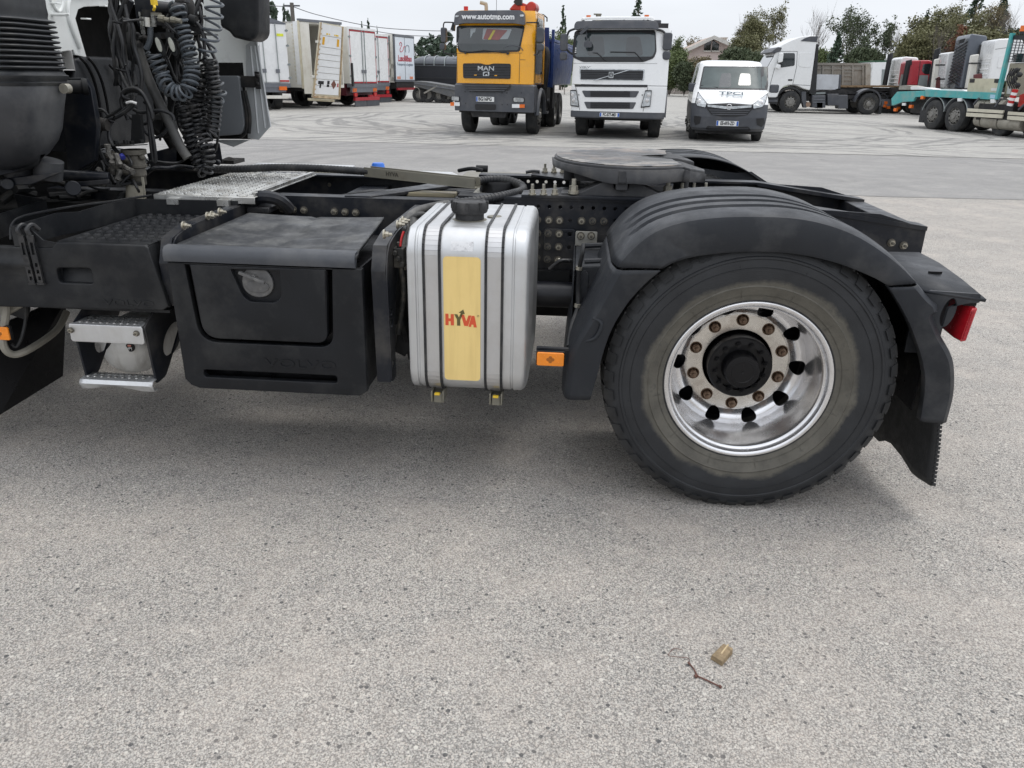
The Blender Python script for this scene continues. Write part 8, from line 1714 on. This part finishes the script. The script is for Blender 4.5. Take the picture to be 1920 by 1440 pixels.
# ================================================================ HOUSE, WALL, POLES, TREES
M_pink = mat('pink render', (.66, .56, .53), .8, var=.04, vs=.5); M_roofw = mat('pale fascia', (.62, .60, .56), .6); M_tile = mat('roof tile', (.42, .34, .29), .8, var=.2, vs=3)
hY = 92
hr_ = thing('gabled_house', 'pink rendered house with a low white gable, above the van between trees', 'house', (P(1337, 176, Y=hY).x, hY, 0))
q = lambda px, py: (P(px, py, Y=hY).x - hr_.location.x, P(px, py, Y=hY).z)
b = MB(); b.prism([q(1276, 101), (q(1276, 101)[0], 0), (q(1396, 101)[0], 0), q(1396, 96), q(1336, 74)], 'XZ', 0, 9); wl = part('wall', b, M_pink, hr_)
b = MB(); 
for a_, b_ in (((1272, 101), (1336, 71)), ((1336, 71), (1398, 98))):
    (xa, za), (xb, zb_) = q(*a_), q(*b_); b = MB(); b.hexa([(xa, -1.0, za), (xb, -1.0, zb_), (xb, 9.3, zb_), (xa, 9.3, za), (xa, -1.0, za + .16), (xb, -1.0, zb_ + .16), (xb, 9.3, zb_ + .16), (xa, 9.3, za + .16)]); rf = part('roof', b, M_tile, hr_)
    b = MB(); b.hexa([(xa, -1.05, za - .18), (xb, -1.05, zb_ - .18), (xb, -1.0, zb_ - .18), (xa, -1.0, za - .18), (xa, -1.05, za + .2), (xb, -1.05, zb_ + .2), (xb, -1.0, zb_ + .2), (xa, -1.0, za + .2)]); part('bargeboard', b, M_roofw, rf)
for a_, c_, d_ in ((1321, 1332, 82), (1335.5, 1347, 79)):
    (xa, z1), (xb, z0) = q(a_, 81), q(c_, 95); b = MB(); b.prism([(xa, z0), (xb, z0), (xb, z1 + (.35 if a_ < 1330 else -.1)), (xa, z1 - (.1 if a_ < 1330 else -.35))], 'XZ', -.04, .02); w_ = part('window', b, M_glassd, hr_)
    b = MB(); b.box(xa - .1, xb + .1, -.25, -.05, z0 - .12, z0); part('sill', b, M_roofw, w_)
(x_, z_) = q(1363, 80); b = MB(); b.box(x_ - .3, x_ + .3, 2, 2.6, z_ - .8, z_ + .5); b.box(x_ - .4, x_ + .4, 1.9, 2.7, z_ + .5, z_ + .62); part('chimney', b, M_roofw, hr_)
(x_, z_) = q(1290, 110); b = MB(); b.box(q(1276, 0)[0], q(1336, 0)[0], -.6, 0, z_ - .6, z_ - .45); part('balcony', b, M_roofw, hr_)
M_hp = mat('distant wall', (.33, .30, .27), .9, var=.3, vs=.8, dirt=(.15, .14, .12), damt=.5, ds=1)
ws_ = P(1232, 168, Y=89); we_ = P(1500, 170, Y=89)
wr_ = thing('stone_wall', 'low rough stone wall at the far edge of the yard behind the van', 'wall', (8, 89, 0))
rs = random.Random(9); shared = []
for k in range(6):
    b = MB(); rb2 = .06; b.hexa([(rs.uniform(-.02, .05), 0, .0), (.72, 0, .0), (.72, .4, 0), (0, .4, 0), (rs.uniform(0, .06), .03, .27), (.70 + rs.uniform(-.05, .03), .03, .28), (.7, .4, .28), (0, .4, .28)]); shared.append(b.mesh('stone', M_hp))
for row in range(3):
    for k in range(26): o = obj('stone', shared[rs.randrange(6)], wr_, loc=(k * .76 + (.38 if row % 2 else 0), rs.uniform(-.04, .04), row * .30), bevel=0)
fr2 = thing('wire_fence', 'thin wire fence with slim posts above the far stone wall', 'fence', (8, 89.3, 0))
for k in range(8): b = MB(); b.cyl((k * 2.6, 0, .5), (k * 2.6, 0, 3.3), .04, n=6); part('post', b, M_strp, fr2)
for z in (1.3, 1.9, 2.5, 3.1): b = MB(); b.tube([(0, 0, z), (18.2, 0, z)], .012, 4); part('wire', b, M_strp, fr2)
# utility pole and wires
pp = P(548, 20, Y=52); pl = thing('utility_pole', 'weathered utility pole sticking up behind the cream container trailer', 'pole', (pp.x, 52, 0))
b = MB(); b.cyl((0, 0, 0), (0, 0, P(547, 5, Y=52).z), .16, .12, n=10); part('post', b, mat('old wood pole', (.12, .11, .10), .9), pl)
b = MB(); b.box(-.5, .5, -.05, .05, P(547, 12, Y=52).z, P(547, 12, Y=52).z + .08); part('crossarm', b, M_bp, pl)
def wire(pts, Y, lab, sag=None):
    b = MB(); v = [P(a, c, Y=y) for (a, c), y in zip(pts, Y)]; o = v[0].copy(); b.tube([p - o for p in v], .022, 4, 8); ob = part('overhead_wire', b, M_bp, None, loc=o); tag(ob, lab, 'wire')
wire([(551, 13), (600, 29), (700, 50), (790, 57), (850, 58)], (52, 53, 55, 57, 58), 'overhead wire sagging from the pole towards the yellow truck')
wire([(470, 8), (510, 11), (546, 12.5)], (50, 51, 52), 'overhead wire running left from the pole above the trailers')
wire([(700, 58), (760, 66), (850, 69)], (60, 61, 62), 'thin lower wire crossing the sky above the covered tipper trailer')
wire([(1790, 30), (1850, 12), (1920, -10)], (70, 68, 66), 'faint wire rising into the top right corner of the sky') if False else None

M_bark = mat('bark', (.13, .115, .10), .9, var=.3, vs=4)
def leafmat(name, c, c2, v=.35):
    m = bpy.data.materials.new(name); m.use_nodes = True; t = m.node_tree; b = t.nodes['Principled BSDF']
    co = nd(t, 'TexCoord').outputs['Object']; n = noise(t, co, .9, 3); n2 = noise(t, co, 7, 2)
    cc = mixc(t, maprange(t, n, .38, .62), tuple(q * (1 - v) for q in c), c); cc = mixc(t, maprange(t, n2, .4, .65, 0, .7), cc, c2)
    t.links.new(cc, b.inputs['Base Color']); b.inputs['Roughness'].default_value = .65; b.inputs['Specular IOR Level'].default_value = .25; return m
L_con = leafmat('dark conifer needles', (0.054, 0.084, 0.057), (0.081, 0.115, 0.068)); L_pine = leafmat('blue green pine', (0.070, 0.105, 0.076), (0.101, 0.135, 0.092))
L_green = leafmat('mid green leaves', (0.115, 0.155, 0.068), (0.176, 0.203, 0.081)); L_aut = leafmat('autumn olive leaves', (0.155, 0.162, 0.084), (0.230, 0.209, 0.108)); L_dark = leafmat('dark broad leaves', (0.074, 0.101, 0.061), (0.121, 0.135, 0.068)); L_rust = leafmat('rusty leaves', (0.216, 0.101, 0.068), (0.270, 0.149, 0.081)); L_brown = leafmat('dry brown leaves', (0.189, 0.162, 0.101), (0.270, 0.223, 0.121))
rT = random.Random(21)
def rdir(r_): a = r_.uniform(0, 2 * math.pi); z = r_.uniform(-1, 1); s = math.sqrt(1 - z * z); return Vector((s * math.cos(a), s * math.sin(a), z))
def leaf(b, p, s, r_):
    n = rdir(r_); u = n.orthogonal().normalized(); u = (u * math.cos(1) + n.cross(u) * math.sin(r_.uniform(0, 6))).normalized(); w = n.cross(u); s *= r_.uniform(.6, 1.3)
    b.add([p - u * s, p - w * s * .55, p + u * s, p + w * s * .55], [(0, 1, 2, 3)])
def branches(b, p, d, l, r0, depth, r_, tips, up=.25, spread=.7):
    n = 4; pts = [p]; dd = d.copy()
    for i in range(n): dd = (dd + rdir(r_) * .16 + Vector((0, 0, up * .1))).normalized(); pts.append(pts[-1] + dd * l / n)
    b.tube(pts, lambda t: r0 * (1 - .55 * t), 5, cap=False); tips += [(pts[2], l), (pts[3], l), (pts[4], l)]
    if depth > 0:
        for k in range(r_.choice((3, 4, 4))):
            q = pts[r_.choice((2, 3, 3, 4))]; nd_ = (dd + rdir(r_) * spread + Vector((0, 0, up))).normalized(); branches(b, q, nd_, l * r_.uniform(.55, .75), r0 * .5, depth - 1, r_, tips, up, spread)
def make_tree(kind, H, W, lm, seed, leafn=1.0, ls=.16):
    r_ = random.Random(seed); tb, cb = MB(), MB(); tips = []
    if kind == 'conifer':
        tb.cyl((0, 0, 0), (0, 0, H * .97), H * .018, .02, n=7)
        N = int(70 * leafn)
        for k in range(N):
            t = (k + r_.random()) / N; z = H * (.06 + .94 * t); L_ = W / 2 * (1 - t) ** .8 * r_.uniform(.7, 1.12) + .05; a = r_.uniform(0, 6.28)
            d = Vector((math.cos(a), math.sin(a), 0)); tb.tube([Vector((0, 0, z)), Vector((0, 0, z)) + d * L_ * .9 + Vector((0, 0, -.18 * L_))], .02, 4, cap=False)
            for j in range(int(7 + 22 * L_ / (W / 2))):
                u = r_.uniform(.12, 1); p = Vector((0, 0, z)) + d * L_ * u + Vector((0, 0, -.22 * L_ * u * u)) + Vector((-d.y, d.x, 0)) * r_.gauss(0, .14 * L_ * (1.15 - u)) + Vector((0, 0, r_.gauss(0, .05 * W))); leaf(cb, p, ls, r_)
    elif kind == 'pine':
        tb.cyl((0, 0, 0), (0, 0, H * .9), H * .02, .05, n=7)
        for k in range(int(26 * leafn)):
            t = r_.uniform(.3, 1); rad = W / 2 * math.sqrt(max(.05, 1 - ((t - .55) / .5) ** 2)) * r_.uniform(.4, 1); a = r_.uniform(0, 6.28); c = Vector((rad * math.cos(a), rad * math.sin(a), H * t)); s = W * r_.uniform(.10, .17)
            tb.tube([Vector((0, 0, H * t * .85)), c], .04, 4, cap=False)
            for j in range(60): leaf(cb, c + rdir(r_) * s * r_.uniform(.3, 1) * Vector((1, 1, .75)).length / 1.6, ls, r_)
    elif kind in ('broad', 'airy', 'bare', 'bush'):
        if kind != 'bare': leafn *= 1.9; ls *= .72
        nst = {'broad': 3, 'airy': 2, 'bare': 3, 'bush': 6}[kind]; h0 = {'broad': .22, 'airy': .28, 'bare': .25, 'bush': .02}[kind] * H
        if kind != 'bush': tb.tube([(0, 0, -.1), (0, 0, h0 * .6), (.05, 0, h0)], H * .018, 7, cap=False)
        for k in range(nst + 2):
            a = 2 * math.pi * k / (nst + 2) + r_.random(); d = Vector((math.cos(a) * W / H * .85, math.sin(a) * W / H * .85, 1)).normalized(); branches(tb, Vector((0, 0, h0)), d, H * .42, H * .011, 2 if kind != 'bare' else 3, r_, tips, .3 if kind != 'bush' else .15, .65)
        zz = max(p.z for p, _ in tips); xx = max(max(abs(p.x), abs(p.y)) for p, _ in tips)
        fx, fz = (W / 2) / xx, H / zz; 
        tb.v = [(x * fx, y * fx, z * fz) for x, y, z in tb.v]; tips = [(Vector((p.x * fx, p.y * fx, p.z * fz)), l) for p, l in tips]
        dens = {'broad': 26, 'airy': 9, 'bare': 1, 'bush': 30}[kind] * leafn
        for p, l in tips:
            if kind == 'airy' and r_.random() < .25: continue
            m = W * (.075 if kind in ('broad', 'bush') else .045)
            c = p + rdir(r_) * m * .5
            for j in range(int(dens * r_.uniform(.4, 1.4))): leaf(cb, c + Vector((r_.gauss(0, m), r_.gauss(0, m), r_.gauss(0, m * .7))), ls, r_)
    return tb.mesh('trunk', M_bark), (cb.mesh('crown', lm, ang=180) if cb.v else None)
TM = {}
def tree(kind, lm, px, pyt, Y, Wpx, label, name=None, seed=1, leafn=1., ls=.16, group=None, pyb=176):
    top = P(px, pyt, Y=Y); H = top.z; W = Wpx / (F_PX / (Y * .93 + .3)); key = (kind, lm.name, seed, leafn, ls)
    if key not in TM: TM[key] = (make_tree(kind, 10, 10 * W / H, lm, seed, leafn, ls * 10 / H), W / H)
    (tm, cm), wr = TM[key]
    cat = 'tree' if kind != 'bush' else 'shrub'
    r_ = thing(name or {'conifer': 'conifer_tree', 'pine': 'pine_tree', 'broad': 'leafy_tree', 'airy': 'leafy_tree', 'bare': 'bare_tree', 'bush': 'shrub'}[kind], label, cat, (top.x, Y, 0), rT.uniform(0, 6), group)
    s = H / 10; k = (W / H) / wr
    for nm, me in (('trunk', tm), ('crown', cm)):
        if me: o = obj(nm, me, r_); o.scale = (s * k, s * k, s)
    return r_
tree('conifer', L_con, 1200, -22, 100, 62, 'tall dark conifer rising above the white truck roof', seed=3, ls=.2)
tree('conifer', L_con, 1056, 15, 100, 28, 'narrow dark conifer between the yellow and white trucks', seed=4, ls=.18)
tree('conifer', L_con, 1060, 34, 104, 18, 'small pointed conifer beside the narrow one between the two trucks', seed=4, ls=.18)
tree('broad', L_green, 1035, 55, 80, 75, 'bushy green tree behind the blue tipper body', seed=5, ls=.14); tree('broad', L_green, 1062, 78, 74, 50, 'low green tree at the left edge of the white truck', seed=6, ls=.14)
for i, (px, py, w, Y) in enumerate(((800, 66, 46, 84), (833, 63, 42, 80), (815, 78, 50, 76), (778, 86, 40, 74), (852, 80, 36, 72), (842, 92, 40, 70))):
    tree('pine', L_pine, px, py, Y, w, ['tallest rounded pine in the clump left of the yellow truck', 'dark pine just left of the yellow cab mirror', 'middle pine of the clump above the covered tipper', 'low pine at the left end of the clump', 'pine half hidden by the yellow cab', 'lower pine touching the yellow cab'][i], seed=7 + i % 2, ls=.2, group='pines left of the yellow truck')
tree('conifer', L_con, 690, 38, 80, 26, 'pointed conifer tip above the red trimmed trailer', seed=4, ls=.18); tree('conifer', L_con, 707, 52, 82, 20, 'small conifer tip above the second red trimmed trailer', seed=3, ls=.2); tree('conifer', L_con, 678, 44, 81, 16, 'shortest conifer tip left of the pointed one', seed=4, ls=.18)
tree('conifer', L_con, 728, 76, 72, 26, 'dark conifer seen through the open lorry side', seed=3, ls=.2)
tree('pine', L_pine, 512, 9, 95, 34, 'round pine top above the arched grey trailer roof', seed=8, ls=.2); tree('pine', L_pine, 536, 13, 95, 20, 'small pine top beside the utility pole', seed=7, ls=.2); tree('pine', L_pine, 494, 14, 96, 12, 'tiny pine top near the mirror housing', seed=7, ls=.2)
tree('broad', L_green, 1262, 70, 82, 50, 'green tree between the white truck and the pink house', seed=5, ls=.14); tree('bush', L_green, 1262, 100, 78, 62, 'dense green shrub left of the van', seed=11, ls=.15); tree('bush', L_dark, 1288, 118, 76, 50, 'dark green shrub directly left of the van roof', seed=12, ls=.15)
tree('bush', L_brown, 1312, 110, 76, 46, 'dry brownish shrub below the pink house', seed=13, ls=.12); tree('airy', L_brown, 1300, 70, 100, 46, 'sparse brown tree behind the left eave of the house', seed=14, ls=.12)
tree('broad', L_dark, 1372, 92, 80, 44, 'dark green tree in front of the house gable', seed=6, ls=.14); tree('bush', L_dark, 1392, 92, 74, 70, 'dark shrub mass above the van roof', seed=12, ls=.15)
tree('broad', L_aut, 1420, 26, 86, 62, 'tall olive autumn tree right of the house', seed=15, ls=.13); tree('airy', L_aut, 1462, 5, 90, 62, 'sparse yellowing tree above the second white cab', seed=16, ls=.12); tree('bush', L_aut, 1402, 70, 80, 60, 'olive shrub under the tall autumn tree', seed=17, ls=.14)
tree('bare', L_aut, 1398, 20, 92, 50, 'bare twiggy tree behind the olive autumn tree', seed=18, ls=.08, leafn=.6); tree('bare', L_aut, 1540, 0, 92, 74, 'bare branching tree above the white tractor roof', seed=19, ls=.08, leafn=.5)
tree('conifer', L_con, 1573, 66, 58, 78, 'squat dark green conifer behind the grey tipper body', seed=20, ls=.14, leafn=1.6); tree('airy', L_dark, 1612, 10, 88, 96, 'large airy dark leaved tree above the grey tipper body', seed=21, ls=.15, leafn=1.5); tree('airy', L_dark, 1655, 34, 86, 70, 'lower airy tree right of the large dark leaved one', seed=22, ls=.14, leafn=1.2)
tree('bush', L_dark, 1625, 92, 76, 60, 'dark shrubs behind the top edge of the grey tipper', seed=12, ls=.15); tree('bush', L_green, 1545, 96, 78, 50, 'green shrub between the white tractor and the squat conifer', seed=11, ls=.15)
tree('bare', L_aut, 1688, 40, 84, 44, 'slender bare tree in the gap of sky right of the airy tree', seed=18, ls=.08, leafn=.6); tree('bush', L_pine, 1700, 84, 80, 50, 'grey green shrub beyond the red cab', seed=13, ls=.14)
for i, (k, lm, px, py, w, Y, sd) in enumerate((('conifer', L_con, 1740, 22, 62, 84, 3), ('broad', L_aut, 1752, 24, 90, 78, 15), ('bush', L_aut, 1735, 60, 84, 72, 17), ('airy', L_aut, 1790, 2, 80, 82, 16), ('conifer', L_con, 1840, -30, 90, 84, 3), ('broad', L_aut, 1820, 20, 90, 74, 5), ('conifer', L_con, 1888, -18, 70, 88, 20), ('airy', L_brown, 1868, 0, 80, 76, 16), ('bare', L_aut, 1770, 30, 70, 70, 19), ('bare', L_aut, 1900, 0, 80, 72, 18), ('bush', L_rust, 1805, 50, 34, 70, 11), ('bush', L_aut, 1850, 60, 110, 70, 17), ('bush', L_dark, 1915, 60, 80, 72, 12))):
    tree(k, lm, px, py, Y, w, ['dark conifer at the left of the right hand wood', 'broad olive tree in front of that conifer', 'olive shrub behind the white and red cabs', 'thin crowned yellowing tree in the right hand wood', 'tallest dark conifer at the upper right', 'olive tree behind the dark grey cab', 'dark conifer in the upper right corner', 'sparse brown tree before the corner conifer', 'bare stemmed tree behind the dark grey cab spoiler', 'bare stemmed tree at the right edge', 'rusty red shrub above the dark grey cab', 'olive undergrowth behind the large white cab', 'dark shrub at the right edge behind the beacon'][i], seed=sd, ls={'conifer': .2, 'broad': .13, 'bush': .15, 'airy': .12, 'bare': .08}[k] if k != 'conifer' else (.2 if sd == 3 else .14), leafn=1.6 if sd == 20 else .6 if (k == 'bare' and sd == 18) else .5 if k == 'bare' else 1.)
# far tree line and hill closing the horizon
hb = MB(); rh_ = random.Random(6); N = 90
rows = [[], [], []]
for i in range(N + 1):
    x = -320 + 640 * i / N; h = 3.2 + 1.6 * math.sin(i * .21) + rh_.uniform(0, .8); rows[0].append((x, 150, -1)); rows[1].append((x, 156, h * .8)); rows[2].append((x, 175, h))
hb.grid(rows); part('hills', hb, leafmat('far hillside', (0.135, 0.162, 0.115), (0.176, 0.176, 0.121)), None, kind='structure')
# ================================================================ SMALL THINGS ON THE GROUND
cw = P(1353, 1232, Z=0.0); b = MB()
wd = thing('wood_chip', 'small splintered offcut of pale wood lying on the near asphalt', 'wood chip', (cw.x, cw.y, 0), R(52))
b.hexa([(-.034, -.019, 0), (.032, -.017, 0), (.034, .016, 0), (-.030, .019, 0), (-.032, -.017, .016), (.034, -.015, .019), (.031, .014, .021), (-.031, .016, .017)])
part('offcut', b, mat('weathered wood', (.27, .20, .115), .7, var=.4, vs=30, dirt=(.09, .065, .04), damt=.8, ds=40, bump=.6, bs=120), wd, bevel=.002)
b = MB(); b.hexa([(-.01, -.004, .018), (.035, -.001, .02), (.034, .003, .02), (-.01, .0, .018), (-.008, -.003, .021), (.034, -.0005, .024), (.033, .002, .024), (-.008, .0, .021)]); part('splinter', b, mat('fresh wood', (.55, .43, .26), .6), wd)
tw0 = P(1300, 1255, Z=0); b = MB(); T_ = lambda *p: [P(a, c, Z=.004) - tw0 for a, c in p]
b.tube(T_((1351, 1288), (1335, 1280), (1318, 1272), (1308, 1267), (1300, 1253), (1290, 1242)), .0022, 6, 4); b.tube(T_((1298, 1250), (1293, 1243), (1290, 1234), (1272, 1232), (1256, 1230), (1254, 1226), (1264, 1216), (1280, 1219)), .0009, 5, 4); b.tube(T_((1349, 1286), (1352, 1289)), .004, 6); b.tube(T_((1303, 1266), (1306, 1270)), .004, 6)
tg = part('twig', b, mat('reddish twig', (.12, .055, .04), .7, var=.3, vs=60), None, loc=tw0); tag(tg, 'thin reddish twig with a looped end lying beside the wood offcut', 'twig')
